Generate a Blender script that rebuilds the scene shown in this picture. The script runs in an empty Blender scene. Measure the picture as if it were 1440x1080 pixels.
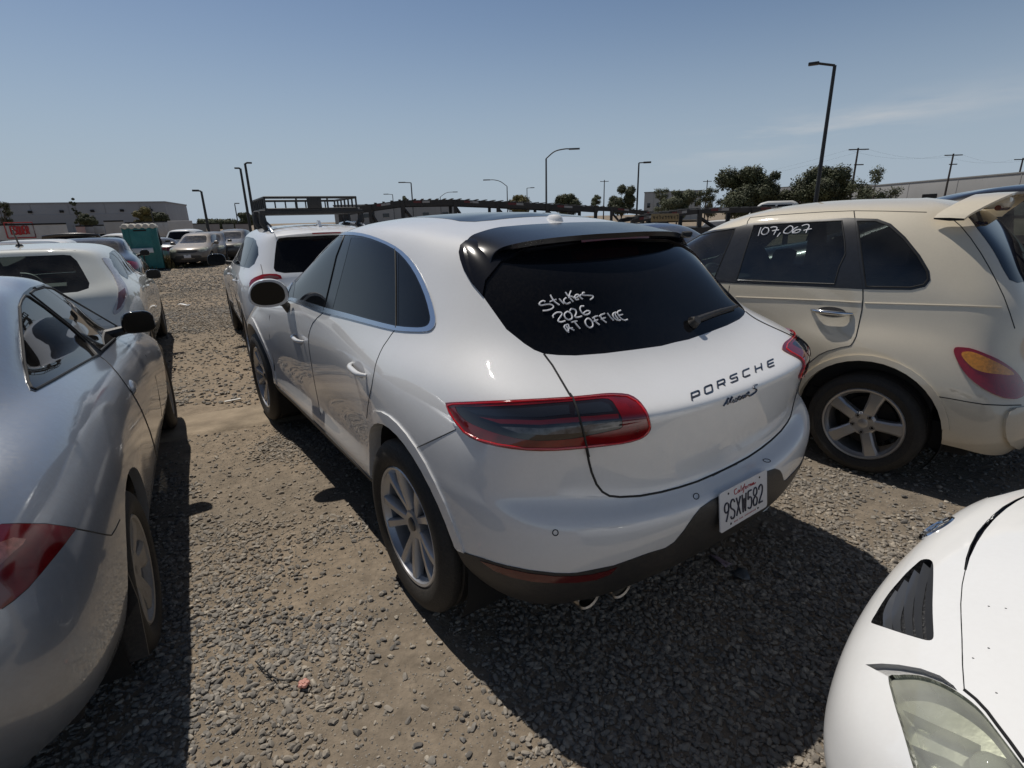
import bpy, bmesh, math, random
import numpy as np
from mathutils import Vector, Matrix, Euler
from mathutils.bvhtree import BVHTree

SC = bpy.context.scene
COL = SC.collection
R = math.radians

# ------------------------------------------------------------------ camera
CF, CH, CP, CR = 742.8, 1.5926, .3064, -.0249        # focal (px of 1440), height, pitch, roll
_F = Vector((0, math.cos(CP), -math.sin(CP)))
_R0 = Vector((1, 0, 0)); _U0 = Vector((0, math.sin(CP), math.cos(CP)))
_R = math.cos(CR) * _R0 + math.sin(CR) * _U0
_U = -math.sin(CR) * _R0 + math.cos(CR) * _U0
EYE = Vector((0, 0, CH))
cam_d = bpy.data.cameras.new('camera'); cam = bpy.data.objects.new('camera', cam_d); COL.objects.link(cam)
cam_d.sensor_width = 36; cam_d.lens = CF / 1440 * 36; cam_d.clip_start = .02; cam_d.clip_end = 3000
m = Matrix((( _R.x, _U.x, -_F.x, 0), (_R.y, _U.y, -_F.y, 0), (_R.z, _U.z, -_F.z, CH), (0, 0, 0, 1)))
cam.matrix_world = m
SC.camera = cam

def pray(u, v):
    return _F + _R * ((u - 720) / CF) - _U * ((v - 540) / CF)
def ground(u, v, z=0.0):
    d = pray(u, v); return EYE + d * ((CH - z) / -d.z)
def at_depth(u, v, dist):
    d = pray(u, v); return EYE + d * (dist / math.hypot(d.x, d.y))
def rise(x, y):
    r = math.hypot(x, y); t = min(1, max(0, (r - 11) / 17)); return -.42 * t * t * (3 - 2 * t)
def ground2(u, v):
    z = 0.
    for _ in range(40): p = ground(u, v, z); z = .7 * z + .3 * rise(p.x, p.y)
    return Vector((p.x, p.y, rise(p.x, p.y)))
def zdepth(p): return (Vector(p) - EYE).dot(_F)
def to_px(p):
    d = Vector(p) - EYE; w = d.dot(_F)
    return (720 + CF * d.dot(_R) / w, 540 - CF * d.dot(_U) / w)

# ------------------------------------------------------------------ world, sun, exposure
SUN_AZ = R(132.0); SUN_EL = R(62.8)
SUN = Vector((math.cos(SUN_AZ) * math.cos(SUN_EL), math.sin(SUN_AZ) * math.cos(SUN_EL), math.sin(SUN_EL)))
W = bpy.data.worlds.new('World'); SC.world = W; W.use_nodes = True
wt = W.node_tree; wt.nodes.clear()
sky = wt.nodes.new('ShaderNodeTexSky'); sky.sky_type = 'NISHITA'; sky.sun_disc = False
sky.sun_elevation = SUN_EL; sky.sun_rotation = math.atan2(SUN.x, SUN.y)
sky.air_density = 1.0; sky.dust_density = .7; sky.ozone_density = 2.2; sky.altitude = 50
bg = wt.nodes.new('ShaderNodeBackground'); bg.inputs['Strength'].default_value = .097
wo = wt.nodes.new('ShaderNodeOutputWorld')
# a thin cirrus streak, fixed in direction (part of the sky)
tc = wt.nodes.new('ShaderNodeTexCoord')
mp = wt.nodes.new('ShaderNodeMapping'); mp.inputs['Scale'].default_value = (1.6, 1.6, 12)
nz = wt.nodes.new('ShaderNodeTexNoise'); nz.inputs['Scale'].default_value = 2.2; nz.inputs['Detail'].default_value = 6; nz.inputs['Roughness'].default_value = .6
cr = wt.nodes.new('ShaderNodeValToRGB'); cr.color_ramp.elements[0].position = .45; cr.color_ramp.elements[1].position = .75
def wnode(t, **k):
    n = wt.nodes.new(t)
    for a, b in k.items(): setattr(n, a, b)
    return n
cd = pray(1140, 183).normalized()
sub = wnode('ShaderNodeVectorMath', operation='SUBTRACT'); sub.inputs[1].default_value = cd
ax1 = pray(1320, 150).normalized() - pray(980, 212).normalized(); ax1.normalize()
ax2 = cd.cross(ax1).normalized()
d1 = wnode('ShaderNodeVectorMath', operation='DOT_PRODUCT'); d1.inputs[1].default_value = ax1 / .24
d2 = wnode('ShaderNodeVectorMath', operation='DOT_PRODUCT'); d2.inputs[1].default_value = ax2 / .024
p1 = wnode('ShaderNodeMath', operation='MULTIPLY'); p2 = wnode('ShaderNodeMath', operation='MULTIPLY')
ad = wnode('ShaderNodeMath', operation='ADD'); ex = wnode('ShaderNodeMath', operation='MULTIPLY'); ex.inputs[1].default_value = -1.0
ee = wnode('ShaderNodeMath', operation='EXPONENT'); mu = wnode('ShaderNodeMath', operation='MULTIPLY')
mu2 = wnode('ShaderNodeMath', operation='MULTIPLY'); mu2.inputs[1].default_value = .55
mixc = wnode('ShaderNodeMixRGB'); mixc.inputs['Color2'].default_value = (9.5, 9.2, 8.9, 1)
L = wt.links.new
L(tc.outputs['Generated'], mp.inputs['Vector']); L(mp.outputs['Vector'], nz.inputs['Vector']); L(nz.outputs['Fac'], cr.inputs['Fac'])
L(tc.outputs['Generated'], sub.inputs[0]); L(sub.outputs[0], d1.inputs[0]); L(sub.outputs[0], d2.inputs[0])
L(d1.outputs['Value'], p1.inputs[0]); L(d1.outputs['Value'], p1.inputs[1]); L(d2.outputs['Value'], p2.inputs[0]); L(d2.outputs['Value'], p2.inputs[1])
L(p1.outputs[0], ad.inputs[0]); L(p2.outputs[0], ad.inputs[1]); L(ad.outputs[0], ex.inputs[0]); L(ex.outputs[0], ee.inputs[0])
L(ee.outputs[0], mu.inputs[0]); L(cr.outputs['Color'], mu.inputs[1]); L(mu.outputs[0], mu2.inputs[0])
hz1 = wnode('ShaderNodeSeparateXYZ'); L(tc.outputs['Generated'], hz1.inputs[0])
hz2 = wnode('ShaderNodeMapRange'); hz2.inputs['From Min'].default_value = -.02; hz2.inputs['From Max'].default_value = .36; hz2.inputs['To Min'].default_value = .9; hz2.inputs['To Max'].default_value = 0; hz2.interpolation_type = 'SMOOTHSTEP'
L(hz1.outputs['Z'], hz2.inputs['Value'])
hzm = wnode('ShaderNodeMixRGB'); hzm.inputs['Color2'].default_value = (5.35, 6.5, 7.9, 1); L(hz2.outputs['Result'], hzm.inputs['Fac']); L(sky.outputs['Color'], hzm.inputs['Color1'])
L(mu2.outputs[0], mixc.inputs['Fac']); L(hzm.outputs['Color'], mixc.inputs['Color1']); zd = wnode('ShaderNodeMapRange'); zd.inputs['From Min'].default_value = .5; zd.inputs['From Max'].default_value = .78; zd.inputs['To Min'].default_value = 1; zd.inputs['To Max'].default_value = .42; zd.interpolation_type = 'SMOOTHSTEP'
L(hz1.outputs['Z'], zd.inputs['Value']); zs = wnode('ShaderNodeVectorMath', operation='SCALE'); L(mixc.outputs['Color'], zs.inputs[0]); L(zd.outputs['Result'], zs.inputs['Scale']); L(zs.outputs['Vector'], bg.inputs['Color'])
L(bg.outputs['Background'], wo.inputs['Surface'])

sun_d = bpy.data.lights.new('sun', 'SUN'); sun_d.energy = 5.0; sun_d.angle = R(.53); sun_d.color = (1.0, .945, .87)
sun = bpy.data.objects.new('sun', sun_d); COL.objects.link(sun)
sun.rotation_euler = SUN.to_track_quat('Z', 'Y').to_euler(); sun.location = (0, 0, 60)
SC.view_settings.view_transform = 'Standard'; SC.view_settings.look = 'None'
SC.view_settings.exposure = -.5; SC.view_settings.gamma = 1; SC.view_settings.use_curve_mapping = False
SC.cycles.max_bounces = 8; SC.cycles.transparent_max_bounces = 12; SC.cycles.caustics_reflective = False; SC.cycles.caustics_refractive = False
SC.cycles.sample_clamp_indirect = 6

# ------------------------------------------------------------------ materials
MATS = {}
def mat(name, col=(.5, .5, .5), rough=.5, metal=0., coat=0., spec=.5, noise=0., nscale=8., dust=0., bump=0., bscale=60., alpha=None, emit=None, flake=0., coat_rough=.03, inner=False):
    if name in MATS: return MATS[name]
    M = bpy.data.materials.new(name); M.use_nodes = True; nt = M.node_tree; b = nt.nodes['Principled BSDF']
    c = (*col, 1)
    b.inputs['Base Color'].default_value = c; b.inputs['Roughness'].default_value = rough; b.inputs['Metallic'].default_value = metal
    b.inputs['Coat Weight'].default_value = coat; b.inputs['Coat Roughness'].default_value = coat_rough; b.inputs['Coat IOR'].default_value = 1.75 if inner else 1.5; b.inputs['Specular IOR Level'].default_value = spec
    def N(t): return nt.nodes.new(t)
    Lk = nt.links.new
    src = None
    t = N('ShaderNodeTexCoord')
    if noise > 0 or flake > 0:
        n = N('ShaderNodeTexNoise'); n.inputs['Scale'].default_value = nscale; n.inputs['Detail'].default_value = 5
        Lk(t.outputs['Object'], n.inputs['Vector'])
        r = N('ShaderNodeMapRange'); r.inputs['From Min'].default_value = .25; r.inputs['From Max'].default_value = .75
        r.inputs['To Min'].default_value = 1 - noise; r.inputs['To Max'].default_value = 1 + noise
        Lk(n.outputs['Fac'], r.inputs['Value'])
        mx = N('ShaderNodeVectorMath'); mx.operation = 'SCALE'; mx.inputs[0].default_value = col
        Lk(r.outputs['Result'], mx.inputs['Scale']); src = mx.outputs['Vector']
    if dust > 0:
        n2 = N('ShaderNodeTexNoise'); n2.inputs['Scale'].default_value = 3.1; n2.inputs['Detail'].default_value = 8; n2.inputs['Roughness'].default_value = .65
        n3 = N('ShaderNodeTexNoise'); n3.inputs['Scale'].default_value = 90; n3.inputs['Detail'].default_value = 3
        Lk(t.outputs['Object'], n2.inputs['Vector']); Lk(t.outputs['Object'], n3.inputs['Vector'])
        a = N('ShaderNodeMath'); a.operation = 'MULTIPLY'; Lk(n2.outputs['Fac'], a.inputs[0]); Lk(n3.outputs['Fac'], a.inputs[1])
        rr = N('ShaderNodeMapRange'); rr.inputs['From Min'].default_value = .15; rr.inputs['From Max'].default_value = .42
        rr.inputs['To Min'].default_value = 0; rr.inputs['To Max'].default_value = dust; Lk(a.outputs[0], rr.inputs['Value'])
        mm = N('ShaderNodeMixRGB'); mm.inputs['Color2'].default_value = (.30, .245, .185, 1); mm.inputs['Color1'].default_value = c
        if src: Lk(src, mm.inputs['Color1'])
        Lk(rr.outputs['Result'], mm.inputs['Fac']); src = mm.outputs['Color']
        rm = N('ShaderNodeMapRange'); rm.inputs['To Min'].default_value = rough; rm.inputs['To Max'].default_value = min(1, rough + .6); Lk(rr.outputs['Result'], rm.inputs['Value'])
        Lk(rm.outputs['Result'], b.inputs['Roughness'])
        if coat > 0:
            rc = N('ShaderNodeMapRange'); rc.inputs['To Min'].default_value = coat_rough; rc.inputs['To Max'].default_value = coat_rough + .45; Lk(rr.outputs['Result'], rc.inputs['Value'])
            Lk(rc.outputs['Result'], b.inputs['Coat Roughness'])
    if coat >= .7 and inner:
        gb = N('ShaderNodeNewGeometry'); mi = N('ShaderNodeMixRGB'); mi.inputs['Color1'].default_value = c; mi.inputs['Color2'].default_value = (.045, .043, .042, 1)
        if src: Lk(src, mi.inputs['Color1'])
        Lk(gb.outputs['Backfacing'], mi.inputs['Fac']); src = mi.outputs['Color']
        cw = N('ShaderNodeMath'); cw.operation = 'MULTIPLY_ADD'; cw.inputs[1].default_value = -coat; cw.inputs[2].default_value = coat; Lk(gb.outputs['Backfacing'], cw.inputs[0]); Lk(cw.outputs[0], b.inputs['Coat Weight'])
        if metal: mw = N('ShaderNodeMath'); mw.operation = 'MULTIPLY_ADD'; mw.inputs[1].default_value = -metal; mw.inputs[2].default_value = metal; Lk(gb.outputs['Backfacing'], mw.inputs[0]); Lk(mw.outputs[0], b.inputs['Metallic'])
    if src: Lk(src, b.inputs['Base Color'])
    if bump > 0:
        nb = N('ShaderNodeTexNoise'); nb.inputs['Scale'].default_value = bscale; nb.inputs['Detail'].default_value = 4; Lk(t.outputs['Object'], nb.inputs['Vector'])
        bp = N('ShaderNodeBump'); bp.inputs['Strength'].default_value = bump; bp.inputs['Distance'].default_value = .01; Lk(nb.outputs['Fac'], bp.inputs['Height']); Lk(bp.outputs['Normal'], b.inputs['Normal'])
    if emit: b.inputs['Emission Color'].default_value = (*emit, 1); b.inputs['Emission Strength'].default_value = 1
    MATS[name] = M; return M

def glass_mat(name, tint=(.25, .3, .3), dusty=.06, film=(.36, .33, .29)):
    if name in MATS: return MATS[name]
    M = bpy.data.materials.new(name); M.use_nodes = True; nt = M.node_tree; nt.nodes.clear(); Lk = nt.links.new
    o = nt.nodes.new('ShaderNodeOutputMaterial'); tr = nt.nodes.new('ShaderNodeBsdfTransparent'); tr.inputs['Color'].default_value = (*tint, 1)
    g = nt.nodes.new('ShaderNodeBsdfGlossy'); g.inputs['Roughness'].default_value = .015; g.inputs['Color'].default_value = (.95, .97, 1, 1)
    fr = nt.nodes.new('ShaderNodeFresnel'); fr.inputs['IOR'].default_value = 1.62
    ms = nt.nodes.new('ShaderNodeMixShader'); Lk(fr.outputs[0], ms.inputs['Fac']); Lk(tr.outputs[0], ms.inputs[1]); Lk(g.outputs[0], ms.inputs[2])
    df = nt.nodes.new('ShaderNodeBsdfDiffuse'); df.inputs['Color'].default_value = (*film, 1)
    n = nt.nodes.new('ShaderNodeTexNoise'); n.inputs['Scale'].default_value = 6; n.inputs['Detail'].default_value = 8
    t = nt.nodes.new('ShaderNodeTexCoord'); Lk(t.outputs['Object'], n.inputs['Vector'])
    r = nt.nodes.new('ShaderNodeMapRange'); r.inputs['From Min'].default_value = .3; r.inputs['From Max'].default_value = .8; r.inputs['To Min'].default_value = dusty * .3; r.inputs['To Max'].default_value = dusty * 2
    Lk(n.outputs['Fac'], r.inputs['Value'])
    m2 = nt.nodes.new('ShaderNodeMixShader'); Lk(r.outputs['Result'], m2.inputs['Fac']); Lk(ms.outputs[0], m2.inputs[1]); Lk(df.outputs[0], m2.inputs[2]); Lk(m2.outputs[0], o.inputs['Surface'])
    MATS[name] = M; return M

# ------------------------------------------------------------------ object helpers
def empty(name, loc=(0, 0, 0), rz=0., label=None, cat=None, group=None):
    o = bpy.data.objects.new(name, None); COL.objects.link(o); o.location = loc; o.rotation_euler = (0, 0, rz); o.empty_display_size = .1
    return tag(o, label, cat, group)
def tag(o, label=None, cat=None, group=None, kind=None):
    if label: o['label'] = label
    if cat: o['category'] = cat
    if group: o['group'] = group
    if kind: o['kind'] = kind
    return o
def mobj(name, verts, faces, material, parent=None, smooth=True, sharp=38, loc=None, rz=None):
    me = bpy.data.meshes.new(name); me.from_pydata([tuple(v) for v in verts], [], [tuple(f) for f in faces])
    bm = bmesh.new(); bm.from_mesh(me); bmesh.ops.recalc_face_normals(bm, faces=bm.faces[:]) if smooth != 'keep' else None; bm.to_mesh(me); bm.free()
    return fin(name, me, material, parent, bool(smooth), sharp, loc, rz)
def fin(name, me, material, parent=None, smooth=True, sharp=38, loc=None, rz=None):
    if smooth:
        me.polygons.foreach_set('use_smooth', [True] * len(me.polygons))
        me.set_sharp_from_angle(angle=R(sharp))
    me.update()
    if material is not None: me.materials.append(material)
    o = bpy.data.objects.new(name, me); COL.objects.link(o)
    if parent: o.parent = parent
    if loc is not None: o.location = loc
    if rz is not None: o.rotation_euler = (0, 0, rz)
    return o
class MB:
    """collects pieces of one part, links them as one mesh object"""
    def __init__(s): s.v = []; s.f = []
    def add(s, v, f):
        n = len(s.v); s.v += [Vector(x) for x in v]; s.f += [tuple(i + n for i in q) for q in f]; return s
    def box(s, c, d, rz=0., bev=0., rot=None):
        bm = bmesh.new(); bmesh.ops.create_cube(bm, size=1)
        for q in bm.verts: q.co = Vector((q.co.x * d[0], q.co.y * d[1], q.co.z * d[2]))
        if bev > 0: bmesh.ops.bevel(bm, geom=bm.edges[:], offset=bev, segments=2, affect='EDGES', profile=.6)
        M_ = Matrix.Translation(c) @ (rot.to_4x4() if rot is not None else Matrix.Rotation(rz, 4, 'Z'))
        bm.verts.index_update()
        s.add([M_ @ q.co for q in bm.verts], [[q.index for q in f.verts] for f in bm.faces]); bm.free(); return s
    def tube(s, pts, r, n=8, caps=True, flat=None):
        rr = list(r) if hasattr(r, '__len__') else [r] * len(pts)
        ok = [i for i, p in enumerate(pts) if p is not None]; rr = [rr[i] for i in ok]; pts = [Vector(pts[i]) for i in ok]; k = len(pts)
        if k < 2: return s
        base = len(s.v); up = None
        for i, p in enumerate(pts):
            t = (pts[min(i + 1, k - 1)] - pts[max(i - 1, 0)])
            if t.length < 1e-9: t = Vector((0, 0, 1))
            t.normalize()
            if up is None:
                up = Vector((0, 0, 1)) if abs(t.z) < .9 else Vector((1, 0, 0))
            a = t.cross(up); a.normalize(); b = a.cross(t); up = b
            for j in range(n):
                w = 2 * math.pi * j / n; s.v.append(p + a * math.cos(w) * rr[i] + b * math.sin(w) * rr[i])
        for i in range(k - 1):
            for j in range(n):
                s.f.append((base + i * n + j, base + i * n + (j + 1) % n, base + (i + 1) * n + (j + 1) % n, base + (i + 1) * n + j))
        if caps: s.f.append(tuple(base + j for j in range(n))); s.f.append(tuple(base + (k - 1) * n + j for j in range(n)))
        return s
    def lathe(s, prof, n=48, axis='Y', c=(0, 0, 0), a0=0, a1=2 * math.pi):
        """prof: (radius, offset along the axis)"""
        base = len(s.v); k = len(prof); full = abs(a1 - a0 - 2 * math.pi) < 1e-6; m_ = n if full else n + 1; c = Vector(c)
        for i in range(m_):
            w = a0 + (a1 - a0) * i / n
            for r_, o_ in prof:
                if axis == 'Y': s.v.append(c + Vector((r_ * math.cos(w), o_, r_ * math.sin(w))))
                elif axis == 'Z': s.v.append(c + Vector((r_ * math.cos(w), r_ * math.sin(w), o_)))
                else: s.v.append(c + Vector((o_, r_ * math.cos(w), r_ * math.sin(w))))
        for i in range(n):
            i2 = (i + 1) % m_
            for j in range(k - 1): s.f.append((base + i * k + j, base + i2 * k + j, base + i2 * k + j + 1, base + i * k + j + 1))
        return s
    def grid(s, rows):
        base = len(s.v); n = len(rows[0])
        for r_ in rows: s.v += [Vector(p) for p in r_]
        for i in range(len(rows) - 1):
            for j in range(n - 1): s.f.append((base + i * n + j, base + i * n + j + 1, base + (i + 1) * n + j + 1, base + (i + 1) * n + j))
        return s
    def prism(s, poly, d):
        """extrude a 3D polygon by the vector d"""
        b_ = len(s.v); n = len(poly); d = Vector(d); s.v += [Vector(p) for p in poly] + [Vector(p) + d for p in poly]
        s.f.append(tuple(b_ + i for i in range(n))); s.f.append(tuple(b_ + n + i for i in reversed(range(n))))
        for i in range(n): s.f.append((b_ + i, b_ + (i + 1) % n, b_ + n + (i + 1) % n, b_ + n + i))
        return s
    def build(s, name, material, parent=None, smooth=True, sharp=38, loc=None, rz=None):
        return mobj(name, s.v, s.f, material, parent, smooth, sharp, loc, rz)

def smooth_line(pts, n=8):
    """Catmull-Rom through the points"""
    P = [Vector(p) for p in pts]; P = [P[0] * 2 - P[1]] + P + [P[-1] * 2 - P[-2]]; out = []
    for i in range(1, len(P) - 2):
        for k in range(n):
            t = k / n; a, b, c, d = P[i - 1:i + 3]
            out.append(.5 * ((2 * b) + (c - a) * t + (2 * a - 5 * b + 4 * c - d) * t * t + (3 * b - a - 3 * c + d) * t ** 3))
    out.append(P[-2]); return out

# ------------------------------------------------------------------ car bodies: B-spline skin over a net of measured points, cut into panels
def bspline_matrix(n, m, start, end):
    """m samples of a uniform cubic B-spline over n control points; start/end: 'mirror' or 'clamp' phantom ends"""
    A = np.zeros((m, n + 2))
    for k in range(m):
        t = k / (m - 1) * (n - 1); i = min(int(t), n - 2); s = t - i
        A[k, i:i + 4] += np.array([(1 - s) ** 3, 3 * s ** 3 - 6 * s * s + 4, -3 * s ** 3 + 3 * s * s + 3 * s + 1, s ** 3]) / 6
    E = np.zeros((n + 2, n)); E[1:n + 1] = np.eye(n); F_ = E.copy()
    if start == 'mirror': E[0, 1] = 1; F_[0, 1] = -1
    else: E[0, 0] = 2; E[0, 1] = -1; F_[0] = E[0]
    if end == 'mirror': E[n + 1, n - 2] = 1; F_[n + 1, n - 2] = -1
    else: E[n + 1, n - 1] = 2; E[n + 1, n - 2] = -1; F_[n + 1] = E[n + 1]
    return A @ E, A @ F_            # even coordinates (x,z), odd coordinate (y)

class Car:
    def __init__(s, name, net, pose, side=1, nu=150, nv=104, fit=.85, label=None, group=None, vdens=None, cat='car'):
        G = np.array(net, float); nr, nc = G.shape[:2]
        s.side = side; s.x, s.y, s.a = pose
        s.root = empty(name, (s.x, s.y, 0), s.a, label, cat, group)
        def ev(Gc, mu_, mv_):
            Ue, Uo = bspline_matrix(nc, mu_, 'mirror', 'mirror'); Ve, Vo = bspline_matrix(nr, mv_, 'clamp', 'mirror')
            X = Ve @ Gc[:, :, 0] @ Ue.T; Y = Vo @ Gc[:, :, 1] @ Uo.T; Z = Ve @ Gc[:, :, 2] @ Ue.T
            return np.stack([X, Y, Z], 2)
        C = G.copy()
        for _ in range(2):
            C = C + fit * (G - ev(C, nc, nr)); C[:, 0, 1] = 0; C[:, -1, 1] = 0; C[-1, :, 1] = 0
        S = ev(C, nu, nv); S[:, 0, 1] = 0; S[:, -1, 1] = 0; S[-1, :, 1] = 0; S[:, :, 1] = np.maximum(S[:, :, 1], 0)
        s.S = S
        bm = bmesh.new(); V = [[bm.verts.new(S[j, i]) for i in range(nu)] for j in range(nv)]
        for j in range(nv - 1):
            for i in range(nu - 1):
                q = [V[j][i], V[j][i + 1], V[j + 1][i + 1], V[j + 1][i]]
                try: bm.faces.new(q)
                except ValueError: pass
        bmesh.ops.remove_doubles(bm, verts=bm.verts[:], dist=1e-5)
        bmesh.ops.dissolve_degenerate(bm, dist=1e-6, edges=bm.edges[:])
        bm.normal_update()
        if sum(f.normal.y * f.calc_area() for f in bm.faces) < 0: bmesh.ops.reverse_faces(bm, faces=bm.faces[:])
        s.lay = bm.faces.layers.int.new('part'); s.bm = bm; s.names = ['body']
        bm.normal_update()
        # ray targets (full body, real local coordinates)
        vs = []; fs = []
        bm.verts.index_update()
        n = len(bm.verts)
        vs = [Vector((v.co.x, v.co.y, v.co.z)) for v in bm.verts] + [Vector((v.co.x, -v.co.y, v.co.z)) for v in bm.verts]
        for f in bm.faces:
            ix = [v.index for v in f.verts]; fs.append(ix); fs.append([i + n for i in reversed(ix)])
        s.bvh = BVHTree.FromPolygons(vs, fs)
        c_, s_ = math.cos(s.a), math.sin(s.a); s.c_, s.s_ = c_, s_
        d = EYE - Vector((s.x, s.y, 0)); s.eye = Vector((d.x * c_ + d.y * s_, (-d.x * s_ + d.y * c_) * side, d.z))
        s.dark = None
    def lray(s, u, v):
        d = pray(u, v); return Vector((d.x * s.c_ + d.y * s.s_, (-d.x * s.s_ + d.y * s.c_) * s.side, d.z)).normalized()
    def local(s, w):
        d = Vector(w) - Vector((s.x, s.y, 0)); return Vector((d.x * s.c_ + d.y * s.s_, (-d.x * s.s_ + d.y * s.c_) * s.side, d.z))
    def on(s, u, v, off=0.):
        """pixel -> point on the skin (mirrored-to-left coordinates), lifted by off"""
        h = s.bvh.ray_cast(s.eye, s.lray(u, v))
        if h[0] is None: return None
        n = h[1] if h[1].dot(s.eye - h[0]) > 0 else -h[1]
        return h[0] + n * off
    def plane(s, u, v, ax, val):
        d = s.lray(u, v); t = (val - s.eye[ax]) / d[ax]; return s.eye + d * t
    def cast(s, o, d, off=0.):
        h = s.bvh.ray_cast(Vector(o), Vector(d).normalized())
        if h[0] is None: return None
        n = h[1] if h[1].dot(Vector(d)) < 0 else -h[1]
        return h[0] + n * off
    def pix(s, p):
        w = Vector((p[0] * s.c_ - p[1] * s.side * s.s_ + s.x, p[0] * s.s_ + p[1] * s.side * s.c_ + s.y, p[2])); return to_px(w)
    # -------- cutting
    def cut(s, part, poly, mode='px', within=('body',), lim=None, sm=0):
        if sm:
            n_ = len(poly); q_ = [Vector((*poly[(i - 2) % n_], 0)) for i in range(n_ + 4)]; poly = []
            for i in range(2, n_ + 2):
                a_, b_, c_, d_ = q_[i - 1], q_[i], q_[(i + 1) % len(q_)], q_[(i + 2) % len(q_)] if i + 2 < len(q_) else q_[4]
                for k in range(sm):
                    t = k / sm; p_ = .5 * ((2 * b_) + (c_ - a_) * t + (2 * a_ - 5 * b_ + 4 * c_ - d_) * t * t + (3 * b_ - a_ - 3 * c_ + d_) * t ** 3); poly.append((p_.x, p_.y))
        bm = s.bm; lay = s.lay
        if part not in s.names: s.names.append(part)
        pid = s.names.index(part); wid = {s.names.index(w) for w in within if w in s.names}
        if mode == 'px':
            e = s.eye; D = [s.lray(*p) for p in poly]
            axF = s.lray(720, 540)
            f2 = lambda c: s.pix(c) if (c - e).dot(axF) > .05 else (1e6, 1e6)
            planes = [(e, D[i].cross(D[(i + 1) % len(D)])) for i in range(len(D))]
            facing = lambda f: f.normal.dot(f.calc_center_median() - e) < -1e-5
        else:
            ax = {'side': (0, 2, Vector((0, 1, 0))), 'rear': (1, 2, Vector((-1, 0, 0))), 'front': (1, 2, Vector((1, 0, 0))), 'top': (0, 1, Vector((0, 0, 1)))}[mode]
            i0, i1, dr = ax
            f2 = lambda c: (c[i0], c[i1])
            planes = []
            for i, p in enumerate(poly):
                q = poly[(i + 1) % len(poly)]; a = Vector((0, 0, 0)); b = Vector((0, 0, 0)); a[i0], a[i1] = p; b[i0], b[i1] = q
                planes.append((a, (b - a).cross(dr)))
            facing = lambda f: f.normal.dot(dr) > .02
        us = [p[0] for p in poly]; vs = [p[1] for p in poly]; bb = (min(us), min(vs), max(us), max(vs))
        cache = {}
        def pv(v):
            r_ = cache.get(v)
            if r_ is None: r_ = cache[v] = f2(v.co)
            return r_
        cand = set()
        for f in bm.faces:
            if f[lay] not in wid or not facing(f): continue
            if lim is not None and not lim(f.calc_center_median()): continue
            P = [pv(v) for v in f.verts]
            if max(p[0] for p in P) < bb[0] or min(p[0] for p in P) > bb[2] or max(p[1] for p in P) < bb[1] or min(p[1] for p in P) > bb[3]: continue
            cand.add(f)
        for i, p in enumerate(poly):
            q = poly[(i + 1) % len(poly)]
            co, no = planes[i]
            if no.length < 1e-12: continue
            x0, x1 = sorted((p[0], q[0])); y0, y1 = sorted((p[1], q[1])); sel = []
            for f in cand:
                P = [pv(v) for v in f.verts]
                if max(a[0] for a in P) < x0 or min(a[0] for a in P) > x1 or max(a[1] for a in P) < y0 or min(a[1] for a in P) > y1: continue
                sel.append(f)
            if not sel: continue
            es = set(); vv = set()
            for f in sel: es.update(f.edges); vv.update(f.verts)
            for f in sel: cand.discard(f)
            r_ = bmesh.ops.bisect_plane(bm, geom=sel + list(es) + list(vv), dist=1e-6, plane_co=co, plane_no=no.normalized())
            for g in r_['geom']:
                if isinstance(g, bmesh.types.BMFace): cand.add(g)
            cand = {f for f in cand if f.is_valid}
        def inside(c):
            x, y = c; r_ = False; n = len(poly); j = n - 1
            for i in range(n):
                if (poly[i][1] > y) != (poly[j][1] > y) and x < (poly[j][0] - poly[i][0]) * (y - poly[i][1]) / (poly[j][1] - poly[i][1]) + poly[i][0]: r_ = not r_
                j = i
            return r_
        k = 0
        for f in cand:
            if f[lay] in wid and inside(f2(f.calc_center_median())): f[lay] = pid; k += 1
        if k == 0: print('EMPTY CUT', s.root.name, part)
        return s
    def circle(s, x, z, r, n=40): return [(x + r * math.cos(2 * math.pi * i / n), z + r * math.sin(2 * math.pi * i / n)) for i in range(n)]
    # -------- output
    def part(s, name, material, h=0., obj=None, both=True, parent=None, lip=None, sharp=38, label=None, split=False, loose=False):
        """make mesh object(s) of the faces cut as `name`; h lifts (+) or sinks (-) them with a skirt"""
        if name not in s.names: return []
        bm = s.bm; bm.normal_update(); lay = s.lay; pid = s.names.index(name); arch = s.names.index('arch') if 'arch' in s.names else -1
        F_ = [f for f in bm.faces if f[lay] == pid]
        if not F_: print('no faces', s.root.name, name); return []
        idx = {}; V = []; fs = []
        for f in F_:
            q = []
            for v in f.verts:
                if v not in idx: idx[v] = len(V); V.append(v.co + v.normal * h)
                q.append(idx[v])
            fs.append(q)
        if lip is not None or h != 0:
            back = {}
            def bk(v, d):
                if (v, d) not in back: back[(v, d)] = len(V); V.append(v.co + (Vector((0, -lip, 0)) if d else v.normal * (-.003 if h > 0 else 0.)))
                return back[(v, d)]
            for f in F_:
                for e in f.edges:
                    if e.verts[0].co.y < 1e-4 and e.verts[1].co.y < 1e-4: continue
                    o = [g for g in e.link_faces if g is not f and g[lay] == pid]
                    if o: continue
                    isarch = any(g[lay] == arch for g in e.link_faces)
                    if h != 0 or (isarch and lip):
                        a, b = e.verts; d = bool(isarch and lip is not None)
                        
                        vl = list(f.verts); fwd = vl[(vl.index(a) + 1) % len(vl)] is b
                        fs.append([idx[b], idx[a], bk(a, d), bk(b, d)] if fwd else [idx[a], idx[b], bk(b, d), bk(a, d)])
        sd = s.side
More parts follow.
